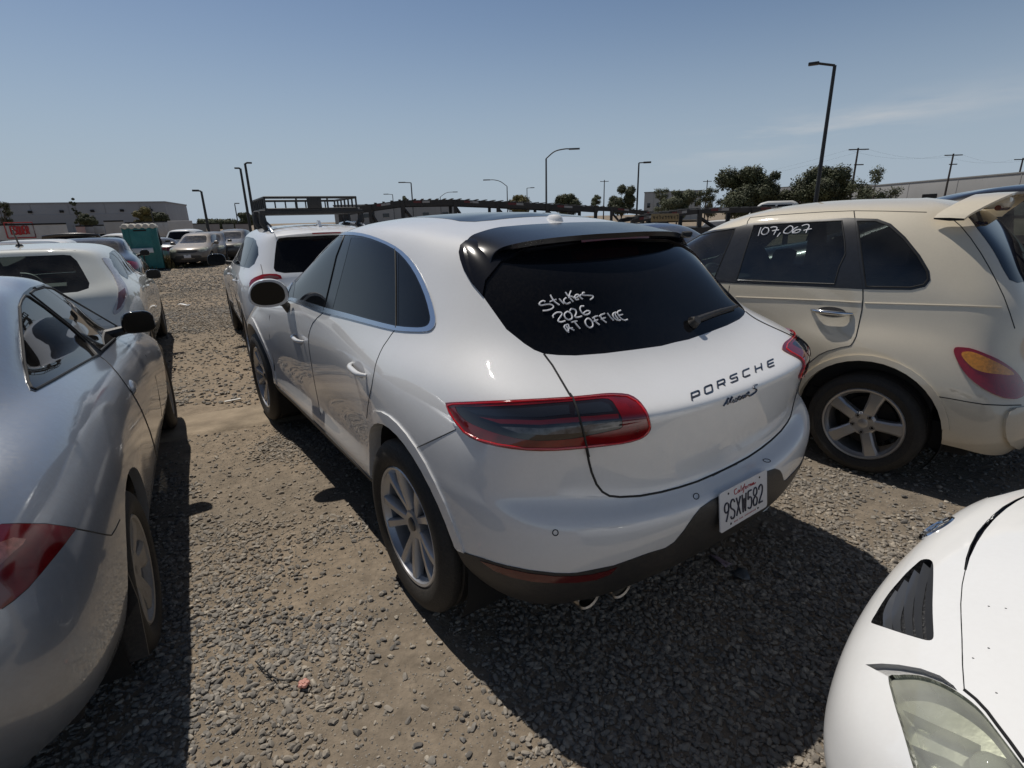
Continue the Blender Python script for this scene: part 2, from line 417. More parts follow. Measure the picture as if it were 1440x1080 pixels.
        def mk(sgn_list):
            vv = []; ff = []
            for sg in sgn_list:
                n = len(vv); vv += [(v.x, v.y * sg, v.z) for v in V]
                ff += [[i + n for i in (q if sg > 0 else reversed(q))] for q in fs]
            me = bpy.data.meshes.new(name); me.from_pydata(vv, [], [list(q) for q in ff])
            if len(sgn_list) > 1:
                b2 = bmesh.new(); b2.from_mesh(me); bmesh.ops.remove_doubles(b2, verts=[v for v in b2.verts if abs(v.co.y) < 1e-3], dist=2e-4); b2.to_mesh(me); b2.free()
            o = fin(obj or name, me, material, parent or s.root, True, sharp)
            if label: o['label'] = label
            return o
        if loose:
            done = set(); res = []; Vall, fall = V, fs; adj = {}
            for i, q in enumerate(fall):
                for v in q: adj.setdefault(v, []).append(i)
            for i in range(len(fall)):
                if i in done: continue
                st = [i]; grp = []; done.add(i)
                while st:
                    j = st.pop(); grp.append(j)
                    for v in fall[j]:
                        for k in adj[v]:
                            if k not in done: done.add(k); st.append(k)
                mp_ = {}; V = []; fs = []
                for j in grp:
                    q = []
                    for v in fall[j]:
                        if v not in mp_: mp_[v] = len(V); V.append(Vall[v])
                        q.append(mp_[v])
                    fs.append(q)
                res += [mk([sd]), mk([-sd])]
            return res
        if split: return [mk([sd])] + ([mk([-sd])] if both else [])
        return [mk([1, -1] if both else [sd])]
    def S3(s, p): return Vector((p[0], p[1] * s.side, p[2]))
    def seam(s, lines, name='panel_gap', material=None, r=.0028, both=True, px=True, off=-.0008, n=6, smooth=True, parent=None):
        """dark gap lines laid along the skin; lines are pixel or 3D polylines"""
        mb = MB()
        for ln in lines:
            if px:
                q = []
                for i in range(len(ln) - 1):
                    for k in range(6):
                        t = k / 6; q.append((ln[i][0] * (1 - t) + ln[i + 1][0] * t, ln[i][1] * (1 - t) + ln[i + 1][1] * t))
                q.append(ln[-1]); P = [s.on(u, v, off) for u, v in q]; P = [p for p in P if p is not None and (name != 'window_seal' or p.y > .25)]
            else: P = [Vector(p) for p in ln]
            if len(P) < 2: print('short seam', s.root.name, ln[0]); continue
            each = name in ('panel_gap', 'body_crease', 'parking_sensor', 'lamp_gap', 'window_seal', 'light_outline')
            for sg in ((1, -1) if both else (1,)):
                mb.tube([Vector((p.x, p.y * s.side * sg, p.z)) for p in P], r, n)
                if each: mb.build(name, material or BLACK, parent or s.root); mb = MB()
        if not mb.v: return None
        return mb.build(name, material or BLACK, parent or s.root)
    def sidecast(s, pts, off=-.0008):
        return [p for p in (s.cast((x, 3, z), (0, -1, 0), off) for x, z in pts) if p is not None]
    def topcast(s, pts, off=-.0008):
        return [p for p in (s.cast((x, y, 4), (0, 0, -1), off) for x, y in pts) if p is not None]
    def rearcast(s, pts, off=-.0008):
        return [p for p in (s.cast((-4, y, z), (1, 0, 0), off) for y, z in pts) if p is not None]
    def frontcast(s, pts, off=-.0008):
        return [p for p in (s.cast((8, y, z), (-1, 0, 0), off) for y, z in pts) if p is not None]

def add_wheel(car, x, y, z, R_, rim, width, spokes, rimmat, sides=(1, -1), inset=.02, lugs=0, hubcol=None):
    """a wheel per side: rim (with spokes) > tyre, hub_cap"""
    for sd in sides:
        rot = 0 if sd > 0 else math.pi
        mb = MB()
        mb.lathe([(rim - .004, -.014), (rim + .002, -.006), (rim - .004, .0), (rim - .014, -.003), (rim - .018, -.014), (rim - .03, -.03), (rim - .036, -.10), (rim - .03, -.19), (rim, -.20)], 64)
        for sp in spokes(rim): mb.add(*sp)
        w = mb.build('wheel', rimmat, car.root, sharp=30, loc=(x, y * car.side * sd, z), rz=rot if car.side > 0 else (math.pi - rot))
        tb = MB()
        prof = [(rim - .004, -.016), (rim + .004, -.002), (rim + .02, .008), (rim + .045, .013), (R_ - .05, .012), (R_ - .03, .006), (R_ - .015, -.004), (R_ - .004, -.018)]
        tw = width - .02
        g = 5
        for i in range(g):
            a = -.02 - (tw - .02) * i / g; b = -.02 - (tw - .02) * (i + 1) / g
            prof += [(R_ - .001, a - .004), (R_, (a + b) / 2), (R_ - .001, b + .010), (R_ - .009, b + .007), (R_ - .009, b + .003)]
        prof += [(R_ - .006, -tw), (R_ - .03, -tw - .02), (rim + .01, -tw - .01)]
        tb.lathe(prof, 72)
        ty = tb.build('tyre', TYRE, w, sharp=32)
        hb = MB(); hb.lathe([(.0005, -.022), (.018, -.022), (.029, -.026), (.031, -.034), (.03, -.06)], 24)
        hb.build('hub_cap', hubcol or HUBCAP, w)
        db = MB(); db.lathe([(.04, -.11), (rim - .07, -.11), (rim - .07, -.125), (.04, -.125)], 32); db.build('brake_disc', BRAKE, w)
        if lugs:
            for i in range(lugs):
                t = 2 * math.pi * (i + .5) / lugs + .3; cx, cz = .056 * math.cos(t), .056 * math.sin(t)
                lb = MB(); lb.lathe([(.014, -.021), (.013, -.0205), (.012, -.026), (.008, -.026), (.0078, -.0205), (.0005, -.0195)], 12, c=(cx, 0, cz))
                lb.build('lug_nut', BLACK, w)
        # arch liner
def spoke_set(n, rows, twin=0., phase=math.pi / 2, hub=.07, hub_y=-.032):
    """rows: (radius fraction, half-width, front y, thickness, twin offset angle scale)"""
    def f(rim):
        out = []
        hbm = MB(); hbm.lathe([(.0005, hub_y), (.028, hub_y), (hub * .8, hub_y + .004), (hub, hub_y - .004), (hub + .003, hub_y - .03), (hub - .01, -.10)], 40); out.append((hbm.v, hbm.f))
        for k in range(n):
            for tw in ((-1, 1) if twin else (0,)):
                V = []; F_ = []
                for (fr, hw, fy, th, ts) in rows:
                    r_ = fr * (rim - .016); a = phase + 2 * math.pi * k / n + tw * twin * ts
                    er = Vector((math.cos(a), 0, math.sin(a))); et = Vector((-math.sin(a), 0, math.cos(a))); c = er * r_
                    for (w_, y_) in ((-hw * 1.12, fy - th), (-hw * 1.05, fy - .010), (-hw * .72, fy), (hw * .72, fy), (hw * 1.05, fy - .010), (hw * 1.12, fy - th)):
                        V.append(c + et * w_ + Vector((0, y_, 0)))
                m_ = len(rows)
                for i in range(m_ - 1):
                    for j in range(6): F_.append((i * 6 + j, i * 6 + (j + 1) % 6, (i + 1) * 6 + (j + 1) % 6, (i + 1) * 6 + j))
                out.append((V, F_))
        return out
    return f
def add_arch(car, x, z, r, y_out, depth=.42, both=True):
    for sd in ((1, -1) if both else (1,)):
        mb = MB()
        y = y_out * sd; y2 = (y_out - depth) * sd
        mb.lathe([(r, y), (r + .005, (y + y2) / 2), (r, y2), (.02, y2)], 36, c=(x, 0, z), a0=R(-35), a1=R(215))
        mb.build('wheel_arch', LINER, car.root)

def underbody(car, x0, x1, hw, z=.26, zt=.34):
    mb = MB(); mb.box(((x0 + x1) / 2, 0, (z + zt) / 2), (x1 - x0, hw * 2, zt - z), bev=.02); mb.build('underbody', LINER, car.root)

BLACK = mat('black_gap', (.004, .004, .004), .6)
TYRE = mat('tyre_rubber', (.014, .0138, .0135), .68, noise=.25, nscale=20, dust=.07, bump=.25, bscale=160)
HUBCAP = mat('hub_cap_metal', (.10, .10, .10), .35, .6)
BRAKE = mat('brake_iron', (.03, .027, .025), .5, .6)
LINER = mat('liner_plastic', (.012, .012, .012), .85)
PLASTIC = mat('black_plastic', (.022, .022, .023), .48, noise=.15, dust=.12, bump=.15, bscale=300)
GLOSSB = mat('gloss_black', (.006, .006, .008), .18, coat=.15, spec=.3)
CHROME = mat('chrome', (.72, .74, .76), .1, 1.)
SATIN = mat('satin_trim', (.62, .65, .70), .24, 1.)
TINT = mat('tinted_glass', (.004, .0045, .006), .02, spec=.28, noise=.2, nscale=3, dust=.018)
REDLENS = mat('red_lens', (.30, .006, .008), .10, coat=1, noise=.35, nscale=40)
CHALK = mat('paint_marker', (.72, .72, .74), .8)
PLATEW = mat('plate_white', (.62, .62, .64), .35, dust=.1)
INK = mat('plate_ink', (.01, .012, .035), .4)
REDINK = mat('plate_red', (.35, .02, .03), .4)
SEAT = mat('seat_fabric', (.035, .034, .034), .85, noise=.2)
# ------------------------------------------------------------------ white SUV in the middle
def strokes_px(car, lines, z, off, name, material, r, both=False, zo=(0, 0), parent=None):
    """z: zoom factor; lines in zoomed pixels, zo the zoom origin"""
    LL = []
    for ln in lines:
        ln = smooth_line([(a, b, 0) for a, b in ln], 4) if len(ln) > 2 else [Vector((a, b, 0)) for a, b in ln]
        LL.append([(zo[0] + p.x / z, zo[1] + p.y / z) for p in ln])
    return car.seam(LL, name, material, r, both, True, off, 5, parent=parent)

MAC = [
 [(-.74,0,.27),(-.72,.40,.27),(-.66,.66,.28),(-.55,.80,.31),(-.38,.86,.34),(0,.87,.33),(.5,.87,.32),(1.05,.87,.32),(1.7,.87,.32),(2.25,.87,.32),(2.8,.87,.30),(3.25,.78,.27),(3.42,.45,.25),(3.48,0,.25)],
 [(-.86,0,.38),(-.83,.42,.38),(-.75,.71,.39),(-.61,.86,.41),(-.41,.92,.44),(0,.935,.42),(.5,.912,.41),(1.05,.907,.41),(1.7,.907,.41),(2.25,.915,.41),(2.8,.93,.40),(3.3,.84,.38),(3.5,.48,.36),(3.56,0,.36)],
 [(-.905,0,.52),(-.875,.42,.52),(-.79,.73,.53),(-.65,.88,.54),(-.43,.94,.55),(0,.955,.55),(.5,.905,.54),(1.05,.882,.53),(1.7,.882,.53),(2.25,.90,.53),(2.8,.945,.53),(3.32,.86,.52),(3.52,.5,.5),(3.58,0,.5)],
 [(-.905,0,.635),(-.88,.42,.65),(-.79,.73,.68),(-.65,.885,.70),(-.43,.948,.70),(0,.965,.70),(.5,.92,.68),(1.05,.895,.67),(1.7,.895,.67),(2.25,.91,.67),(2.8,.95,.67),(3.32,.865,.65),(3.53,.5,.63),(3.6,0,.62)],
 [(-.825,0,.665),(-.805,.41,.685),(-.745,.68,.74),(-.635,.87,.765),(-.43,.945,.775),(0,.967,.78),(.5,.928,.77),(1.05,.902,.76),(1.7,.90,.76),(2.25,.913,.76),(2.8,.95,.77),(3.31,.86,.74),(3.52,.5,.71),(3.59,0,.70)],
 [(-.84,0,.80),(-.82,.40,.82),(-.755,.65,.86),(-.645,.85,.88),(-.43,.935,.885),(0,.965,.885),(.5,.932,.88),(1.05,.905,.87),(1.7,.90,.86),(2.25,.912,.86),(2.8,.935,.86),(3.28,.84,.82),(3.48,.48,.79),(3.55,0,.78)],
 [(-.868,0,.955),(-.848,.40,.965),(-.785,.63,.98),(-.66,.805,.99),(-.43,.905,.99),(0,.948,.985),(.5,.928,.975),(1.05,.90,.965),(1.7,.893,.955),(2.25,.90,.95),(2.8,.895,.94),(3.22,.79,.89),(3.4,.46,.87),(3.46,0,.86)],
 [(-.838,0,1.008),(-.818,.39,1.018),(-.75,.60,1.042),(-.61,.755,1.07),(-.395,.865,1.075),(0,.908,1.07),(.5,.903,1.055),(1.05,.885,1.045),(1.7,.88,1.035),(2.25,.88,1.025),(2.75,.85,1.015),(3.12,.71,.96),(3.3,.43,.94),(3.36,0,.93)],
 [(-.60,0,1.08),(-.585,.36,1.095),(-.525,.59,1.13),(-.43,.705,1.15),(-.25,.80,1.155),(.05,.845,1.15),(.5,.868,1.125),(1.05,.868,1.105),(1.7,.865,1.085),(2.3,.83,1.07),(2.55,.70,1.09),(2.75,.5,1.08),(2.85,.3,1.07),(2.88,0,1.07)],
 [(-.46,0,1.24),(-.445,.36,1.245),(-.39,.57,1.25),(-.295,.675,1.255),(-.13,.75,1.255),(.12,.792,1.25),(.5,.818,1.225),(1.05,.825,1.205),(1.65,.82,1.185),(2.05,.78,1.17),(2.2,.70,1.19),(2.3,.5,1.2),(2.36,.3,1.2),(2.38,0,1.2)],
 [(-.315,0,1.39),(-.30,.36,1.39),(-.24,.555,1.385),(-.15,.645,1.385),(0,.695,1.385),(.2,.725,1.385),(.55,.75,1.38),(1.05,.755,1.37),(1.5,.745,1.35),(1.78,.70,1.33),(1.88,.62,1.34),(1.97,.45,1.36),(2.0,.25,1.37),(2.01,0,1.37)],
 [(-.13,0,1.505),(-.115,.35,1.50),(-.07,.525,1.492),(-.03,.595,1.492),(.12,.64,1.49),(.3,.662,1.502),(.65,.685,1.515),(1.05,.685,1.51),(1.35,.67,1.48),(1.5,.63,1.47),(1.58,.56,1.485),(1.64,.4,1.505),(1.67,.2,1.515),(1.68,0,1.515)],
 [(.02,0,1.548),(.04,.33,1.545),(.1,.48,1.538),(.18,.53,1.54),(.28,.555,1.548),(.42,.575,1.56),(.7,.59,1.575),(1.0,.585,1.57),(1.2,.565,1.56),(1.28,.52,1.56),(1.33,.45,1.565),(1.36,.3,1.575),(1.38,.15,1.58),(1.385,0,1.58)],
 [(.2,0,1.585),(.22,.2,1.583),(.26,.3,1.582),(.32,.33,1.585),(.4,.345,1.593),(.5,.35,1.60),(.7,.35,1.607),(.88,.34,1.607),(1.0,.31,1.6),(1.05,.27,1.6),(1.08,.22,1.6),(1.1,.15,1.605),(1.11,.07,1.605),(1.115,0,1.605)],
 [(.35,0,1.608),(.36,0,1.609),(.38,0,1.61),(.41,0,1.611),(.45,0,1.613),(.53,0,1.616),(.66,0,1.618),(.76,0,1.618),(.82,0,1.617),(.85,0,1.616),(.87,0,1.616),(.88,0,1.615),(.885,0,1.615),(.89,0,1.615)],
]
WHITE = mat('white_paint', (.70, .70, .695), .55, coat=1., spec=.2, dust=.05, noise=.015, coat_rough=.012, inner=True)
def build_macan():
    c = Car('sport_utility_vehicle', MAC, (.3108, 2.4733, 2.1885), 1, 190, 140, label='white luxury SUV in the middle with black rear spoiler and handwriting on its rear window', cat='car')
    # ---- cuts
    c.cut('arch', c.circle(0, .385, .435), 'side', lim=lambda p: p.y > .6)
    c.cut('arch', c.circle(2.807, .385, .435), 'side', lim=lambda p: p.y > .6)
    c.cut('arch_flare', c.circle(0, .385, .485), 'side', lim=lambda p: p.y > .6 and p.z > .42 )
    c.cut('arch_flare', c.circle(2.807, .385, .485), 'side', lim=lambda p: p.y > .6 and p.z > .42)
    rw = [(640,300),(646,356),(652,380),(664,401),(679,417),(690,432),(712,463),(737,483),(751,492),(765,497.5),(785,499.5),(810,500),(850,497),(890,492),(930,486.5),(970,476),(1010,463),(1040,447),(1060,300)]
    rw = [p for p in rw]
    sp = [(755,319.7),(720,323),(697,327),(680,331),(667,335),(655,340),(648,346),(646,356),(648,366),(652,378),(658,389),(664,399),(679,416.5),(1060,420),(1060,311),(920,312),(856,313.6),(819,315)]
    gl = [(683,395),(679,416.5),(690,432),(712,463),(737,483),(751,492),(765,497.5),(785,499.5),(810,500),(850,497),(890,492),(930,486.5),(970,476),(1010,463),(1040,447),(1050,330),(900,330),(735,352),(705,368)]
    c.cut('rear_window', gl, lim=lambda p: p.x < .02)
    c.cut('spoiler', sp, lim=lambda p: p.x < .25 and p.z > 1.25)
    out = [(400,420),(407,398),(415.6,382),(431,355.6),(446.7,339),(464.4,330),(486.7,326.7),(511,329),(533,335.6),(556.7,346.7),(575.6,362),(591,384),(604.4,413),(611.6,438),(613.2,453),(610,461.5),(602,466.5),(582,467),(555.6,465),(520,456.2),(489,448),(453,439),(426.7,428.5),(409,422.5)]
    inn = [(404,418.5),(412,397),(419,381),(433,358),(448,343),(465,334.5),(487,331),(511,333),(532,339.5),(554,350),(571,365.5),(586,387.5),(598.5,416),(605,440),(606,451),(602.5,458),(594,461),(580,461),(556,458.5),(520,449.5),(489,440.8),(455,432),(428,423),(411,418.6)]
    c.cut('window_trim', out, lim=lambda p: p.y > .4, sm=2)
    c.cut('window_pillar', inn, within=('window_trim',), sm=2)
    fg = [(412,419.5),(418.5,379),(432,360),(446.5,346),(460,338),(472,335),(482,334),(473,362),(457.8,431),(455,431.3),(431,424)]
    rg = [(494,334.5),(511,335.5),(531,341.5),(549,350.5),(554.5,354.5),(555,456.5),(520,447.5),(468,434.7),(480,389)]
    qg = [(560.5,358),(570,367.5),(584,388),(596.5,416),(603,440),(604,450),(600.5,456),(593,459),(580,459),(560.5,457.3)]
    for nm, pl in (('side_window', fg), ('side_window_b', rg), ('side_window_c', qg)): c.cut(nm, pl, within=('window_pillar',))
    tl = [(629,568.3),(636.7,566),(713,564),(800,560),(845,555.7),(863,555),(883,556.7),(896,564),(904,573),(910,583),(914,598),(911.5,606),(906,612),(896.7,617),(873,623),(823,629),(780,632.7),(740,632.7),(700,627.5),(673,620),(653,608.5),(638,589),(631,576)]
    ti = [(642,573.5),(652,572.5),(733,571),(803,566.2),(846.7,562.5),(857,564.5),(863,570),(873,588),(873.5,596),(870,601.7),(830,610.5),(806.7,615.5),(763,619),(726.7,616),(693,607.5),(666,597),(650,586)]
    c.cut('tail_light', tl, sm=2); c.cut('tail_light_inner', ti, within=('tail_light',), sm=2)
    c.cut('tail_upper', [(658,577),(733,575),(800,570.5),(801,583),(760,587),(700,586),(672,583)], within=('tail_light_inner',))
    c.cut('tail_upper', [(808,570),(845,566.5),(856,570.5),(862,580),(808,584)], within=('tail_light_inner',))
    c.cut('tail_bar', [(675,586.5),(700,590),(760,591.5),(801,588),(868,583.5),(869,589),(801,594.5),(760,597.5),(705,596)], within=('tail_light_inner',))
    c.cut('tail_clear', [(705,600),(760,602),(801,599),(869,592),(870,598),(832,605),(801,608.5),(765,611),(730,609)], within=('tail_light_inner',))
    lo = [(636,762),(645,773),(660,779),(680,785),(696,790.5),(713,795),(745,801.5),(780,805.5),(800,806),(813,805),(863,795),(913,777),(935,770.5),(948,762),(962,745),(975,726),(985,714),(1000,703.5),(1040,681),(1100,640),(1200,600),(1200,1000),(560,1000),(610,790)]
    c.cut('lower_bumper', lo, lim=lambda p: p.z < .72 and p.x < .1, within=('body', 'arch_flare'))
    c.cut('reflector', [(676,787.5),(713,798.5),(745,805),(780,809),(805,809),(830,807),(853,801.5),(867,796.5),(858,806),(838,814),(813,817.5),(780,818.5),(750,816.5),(720,810.5),(695,801)], within=('lower_bumper',))
    c.cut('sill_trim', [(.40,.2),(2.42,.2),(2.42,.42),(2.3,.405),(.52,.385),(.40,.40)], 'side')
    c.cut('sunroof', [(.24,-.1),(.24,.30),(.27,.37),(.34,.41),(1.15,.42),(1.24,.40),(1.27,.3),(1.27,-.1)], 'top', lim=lambda p: p.z > 1.4)
    c.cut('windshield', [(1.45,-.1),(1.44,.45),(1.52,.56),(1.95,.66),(2.45,.70),(2.62,.5),(2.75,.2),(2.75,-.1)], 'top', lim=lambda p: p.z > 1.0)
    c.cut('headlight', [(.55,.72),(.60,.66),(.80,.70),(.86,.80),(.80,.86),(.62,.82)], 'front')
    c.cut('grille', [(-.1,.42),(.5,.42),(.55,.5),(.45,.62),(-.1,.62)], 'front')
    # ---- parts
    c.part('body', WHITE, lip=.045); c.part('arch_flare', WHITE, h=.007, obj='wheel_arch_trim', lip=.05, loose=True)
    c.part('rear_window', TINT, h=-.002); c.part('spoiler', SPO, h=.006, obj='spoiler_base')
    c.part('window_trim', SATIN, h=.005, split=True); c.part('window_pillar', GLOSSB, h=.0015, split=True)
    for w in ('side_window', 'side_window_b', 'side_window_c'): c.part(w, TINT, h=.0005, obj='side_window', split=True)
    tls = c.part('tail_light', REDRIM, h=.007, split=True)
    for k, (nm, mt, hh) in enumerate((('tail_light_inner', SMOKE, .0055), ('tail_upper', SMOKE2, .0062), ('tail_bar', REDBAR, .0085), ('tail_clear', TAILC, .0078))):
        os_ = c.part(nm, mt, h=hh, split=True, obj=['smoked_lens', 'upper_lens', 'light_bar', 'clear_lens'][k])
        for o, t in zip(os_, tls): o.parent = t
    c.part('lower_bumper', PLASTIC, h=.003, lip=.045); c.part('reflector', DULLRED, h=.005, split=True)
    c.part('sill_trim', PLASTIC, h=.004, split=True); c.part('sunroof', TINT, h=.001); c.part('windshield', TINT, h=.001)
    c.part('headlight', CLEARL, h=.002, split=True); c.part('grille', PLASTIC, h=.002)
    add_arch(c, 0, .385, .437, .905, .40); add_arch(c, 2.807, .385, .437, .905, .40)
    underbody(c, -.55, 3.2, .76, .27, .45)
    # ---- seams
    hatch = [(765,498),(777,514),(790,536),(800,553),(806,562),(812,580),(819,604),(825,631),(828,648),(832,664),(839,681),(847,691.5),(857,697.5),(872,699),(900,697.5),(930,692),(955,685.5),(981,677),(1004,667),(1018,660.5),(1036,652)]
    c.seam([hatch], r=.0042)
    rd = [(554.9,464.5),(550,471),(546,477),(539,487),(534.5,496),(530,507),(527.7,515.6),(525,530),(522.8,542.8),(519.5,558),(517,574),(515.8,588)]
    fd = [(454.6,439.6),(446,447),(440,454),(436.5,462),(434,471.6),(434,484),(435.6,497.8),(439,519),(443,541.6),(447.5,565),(451,584)]
    c.seam([rd, fd])
    c.seam([[(576,634.3),(609,619),(641,604)]], r=.0022)
    c.seam([c.sidecast([(2.36, .45), (2.33, .6), (2.3, .8), (2.27, .95), (2.2, 1.03)])], px=False)
    c.seam([[(471,330.5),(487,329),(482,334)][:2]], r=.002) if False else None
    ring = [(770 + (u - 770) * .984, 597 + (v - 597) * .915) for u, v in tl]
    c.seam([ring + ring[:1]], 'light_outline', REDGLOW, r=.0034, off=.0075)
    # gap through the left and right lamps
    c.seam([[(801,556),(805,562),(812,580),(819,604),(825,631),(827,640)]], 'lamp_gap', r=.0035, off=.008)
    # window uprights
    c.seam([[(486,328),(473.5,361),(455.5,437)], [(556.2,350),(557.4,400),(557.5,461)]], r=.0035, off=.003)
    # sensors
    for (u, v) in ((781, 749), (979, 698)):
        ring = [(u + 4 * math.cos(t), v + 4.2 * math.sin(t)) for t in np.linspace(0, 2 * math.pi, 13)]
        c.seam([ring], 'parking_sensor', r=.0015, off=.0006)
    # ---- spoiler blade and side fins
    T = [(-.262,0,1.520),(-.258,.12,1.520),(-.247,.25,1.517),(-.228,.37,1.511),(-.198,.47,1.500),(-.165,.535,1.483),(-.160,.57,1.455),(-.172,.592,1.42),(-.19,.612,1.385),(-.208,.632,1.345)]
    Fp = [None] * 10
    fr = [(.05,0),(.05,.12),(.055,.23),(.06,.33)]
    rowsF = [c.cast((x, y, 3), (0, 0, -1), .0075) for x, y in fr] + [c.cast((x, .25 + 2 * math.cos(R(th)), 1.2 + 2 * math.sin(R(th))), (0, -math.cos(R(th)), -math.sin(R(th))), .0075) for x, th in ((.065,68),(.05,56),(.02,46),(-.035,37),(-.10,29),(-.165,21.5))]
    T = [Vector(t) for t in T]; n = len(T)
    def dense(ps): return smooth_line(ps, 5)
    Fd, Td = dense(rowsF), dense(T)
    k = len(Td)
    mid = [(f * .5 + t * .5) + Vector((0, 0, .004)) + Vector((0, .004, 0)) * min(1, i / (k * .7)) for i, (f, t) in enumerate(zip(Fd, Td))]
    down = []
    for i, t in enumerate(Td):
        w = min(1, max(0, (i / (k - 1) - .45) / .2)); tn = max(0, 1 - max(0, (i / (k - 1) - .6) / .4))
        down.append((t + Vector((.006, -.0 - .016 * w, -.020 * (1 - w))), t + Vector((.035 + .02 * (1 - w), -.035 * w, -.03 * (1 - w))), t + Vector((.11 * (1 - w) + .03, -.03 * w, -.045 * (1 - w)))))
    rows = [[Fd[i], mid[i], Td[i] + Vector((.008, 0, .001)), Td[i], down[i][0], down[i][1], down[i][2]] for i in range(k)]
    mb = MB(); mb.grid(rows); mb.grid([[Vector((p.x, -p.y, p.z)) for p in r] for r in rows])
    me_o = mb.build('spoiler', SPO, c.root, sharp=50)
    bmm = bmesh.new(); bmm.from_mesh(me_o.data); bmesh.ops.remove_doubles(bmm, verts=[v for v in bmm.verts if abs(v.co.y) < 1e-4], dist=1e-4); bmesh.ops.recalc_face_normals(bmm, faces=bmm.faces[:]); bmm.to_mesh(me_o.data); bmm.free()
    mb = MB(); mb.grid([[(-.246 + .06 * y * y * 4 / 1.6, y, 1.512 - y * y * .1), (-.25 + .06 * y * y * 4 / 1.6, y, 1.494 - y * y * .1), (-.20, y, 1.486)] for y in np.linspace(-.2, .2, 13)]); mb.build('brake_light', DULLRED, me_o)
    for o in c.root.children:
        if o.name.startswith('spoiler_base'): o.parent = me_o
    # ---- roof antenna
    p = c.cast((.16, 0, 3), (0, 0, -1)); mb = MB(); mb.lathe([(.0005, .024), (.022, .022), (.034, .014), (.04, .0), (.042, -.01)], 24, 'Z')
    o = mb.build('antenna', WHITE, c.root, loc=p); o.scale = (1.25, .8, .95)
    # ---- writing
    z = 1440 / 140
    wl = [[(172,252),(140,240),(100,258),(84,285),(110,303),(180,290),(250,290),(290,320),(262,355),(200,376),(135,382)],
      [(246,155),(268,200),(310,255),(375,300)], [(236,252),(280,232),(330,218)], [(372,208),(400,240),(440,282)],
      [(472,195),(440,225),(450,262),(490,280),(535,262)], [(462,115),(510,180),(575,252)], [(542,95),(520,150),(512,195)], [(515,170),(560,178),(590,200)],
      [(596,200),(640,180),(655,155),(620,150),(596,180),(615,220),(655,218)], [(655,160),(680,190),(712,215)], [(672,170),(690,150),(715,150)],
      [(738,120),(710,125),(720,155),(790,158),(850,165),(860,190),(818,222)],
      [(290,482),(282,450),(330,410),(395,408),(410,440),(370,500),(360,535),(400,545),(458,528)],
      [(480,400),(448,430),(460,480),(510,512),(560,490),(545,430),(500,395),(470,402)],
      [(528,385),(550,355),(600,365),(620,410),(600,465),(640,478),(700,462)],
      [(730,315),(685,320),(675,360),(700,410),(750,440),(805,425),(815,395),(780,382),(740,400),(722,425)],
      [(455,590),(445,620),(480,670),(515,698)], [(455,590),(500,580),(520,625),(590,665)], [(470,600),(500,640),(505,680)], [(510,640),(565,628)], [(475,620),(520,650)],
      [(548,548),(590,535),(630,530)], [(590,540),(630,590),(675,642)],
      [(780,492),(748,530),(765,590),(815,627),(858,605),(850,545),(810,500),(780,492)],
      [(852,490),(900,462),(930,455)], [(870,480),(905,545),(955,588)], [(868,535),(905,520),(930,510)],
      [(950,465),(990,435),(1030,420)], [(965,460),(1000,510),(1055,555)], [(975,505),(1010,490),(1040,480)],
      [(1068,415),(1110,470),(1160,525)], [(1195,405),(1150,425),(1160,475),(1210,515),(1262,520)],
      [(1262,375),(1215,400),(1225,440),(1270,495),(1320,520),(1362,508)], [(1228,450),(1260,440),(1290,435)], [(1180,410),(1185,450),(1225,500)]]
    strokes_px(c, wl, z, .0008, 'window_writing', CHALK, .0029, zo=(750, 400))
    # ---- badges
    GL = {'P': [[(0,0),(0,1),(.85,1),(1,.9),(1,.5),(.85,.4),(0,.4)]], 'O': [[(.12,0),(.88,0),(1,.12),(1,.88),(.88,1),(.12,1),(0,.88),(0,.12),(.12,0)]],
          'R': [[(0,0),(0,1),(.85,1),(1,.9),(1,.55),(.85,.45),(0,.45)], [(.6,.45),(1,0)]], 'S': [[(1,1),(.1,1),(0,.9),(0,.62),(.1,.52),(.9,.52),(1,.42),(1,.1),(.9,0),(0,0)]],
          'C': [[(1,1),(.12,1),(0,.88),(0,.12),(.12,0),(1,0)]], 'H': [[(0,0),(0,1)], [(1,0),(1,1)], [(0,.5),(1,.5)]], 'E': [[(1,1),(.1,1),(0,.9),(0,.1),(.1,0),(1,0)], [(0,.5),(.95,.5)]]}
    LL = []
    for i, ch in enumerate('PORSCHE'):
        k = i / 6; bx, by = 973 + 107 * k + 4 * k * (1 - k), 563.5 - 46 * k - 5 * k * (1 - k) * 4 * .35; wx, wy, ht = 10.8 - 2.6 * k, -4.2 + .7 * k, 10.0 - 1.2 * k
        for st in GL[ch]:
            q = []
            for j in range(len(st) - 1):
                for t in (0, .5): q.append((st[j][0] * (1 - t) + st[j + 1][0] * t, st[j][1] * (1 - t) + st[j + 1][1] * t))
            q.append(st[-1]); LL.append([p for p in (c.on(bx + wx * a - 1.2 * b, by + wy * a - ht * b, .0015) for a, b in q) if p is not None])
    c.seam([l_ for l_ in LL if l_], 'badge_lettering', DARKCHROME, .0030, False, False, n=6)
    zz = 18
    ms = [[(300,645),(360,560),(430,450),(400,590),(470,500),(520,420),(490,560)], [(570,480),(540,540),(600,520),(620,450),(620,520),(650,490)], [(730,400),(680,430),(680,480),(740,460)], [(800,380),(760,430),(800,440),(840,370),(840,420),(870,390)], [(880,390),(890,330),(890,370),(930,300),(950,310),(920,350),(960,385),(1040,345),(1110,290),(1140,240),(1100,200),(1060,190),(1090,140),(1160,110)]]
    strokes_px(c, ms, zz, .002, 'model_lettering', DARKCHROME, .0034, zo=(1000, 535))
    # ---- plate
    pr = empty('license_plate', (0, 0, 0)); pr.parent = c.root
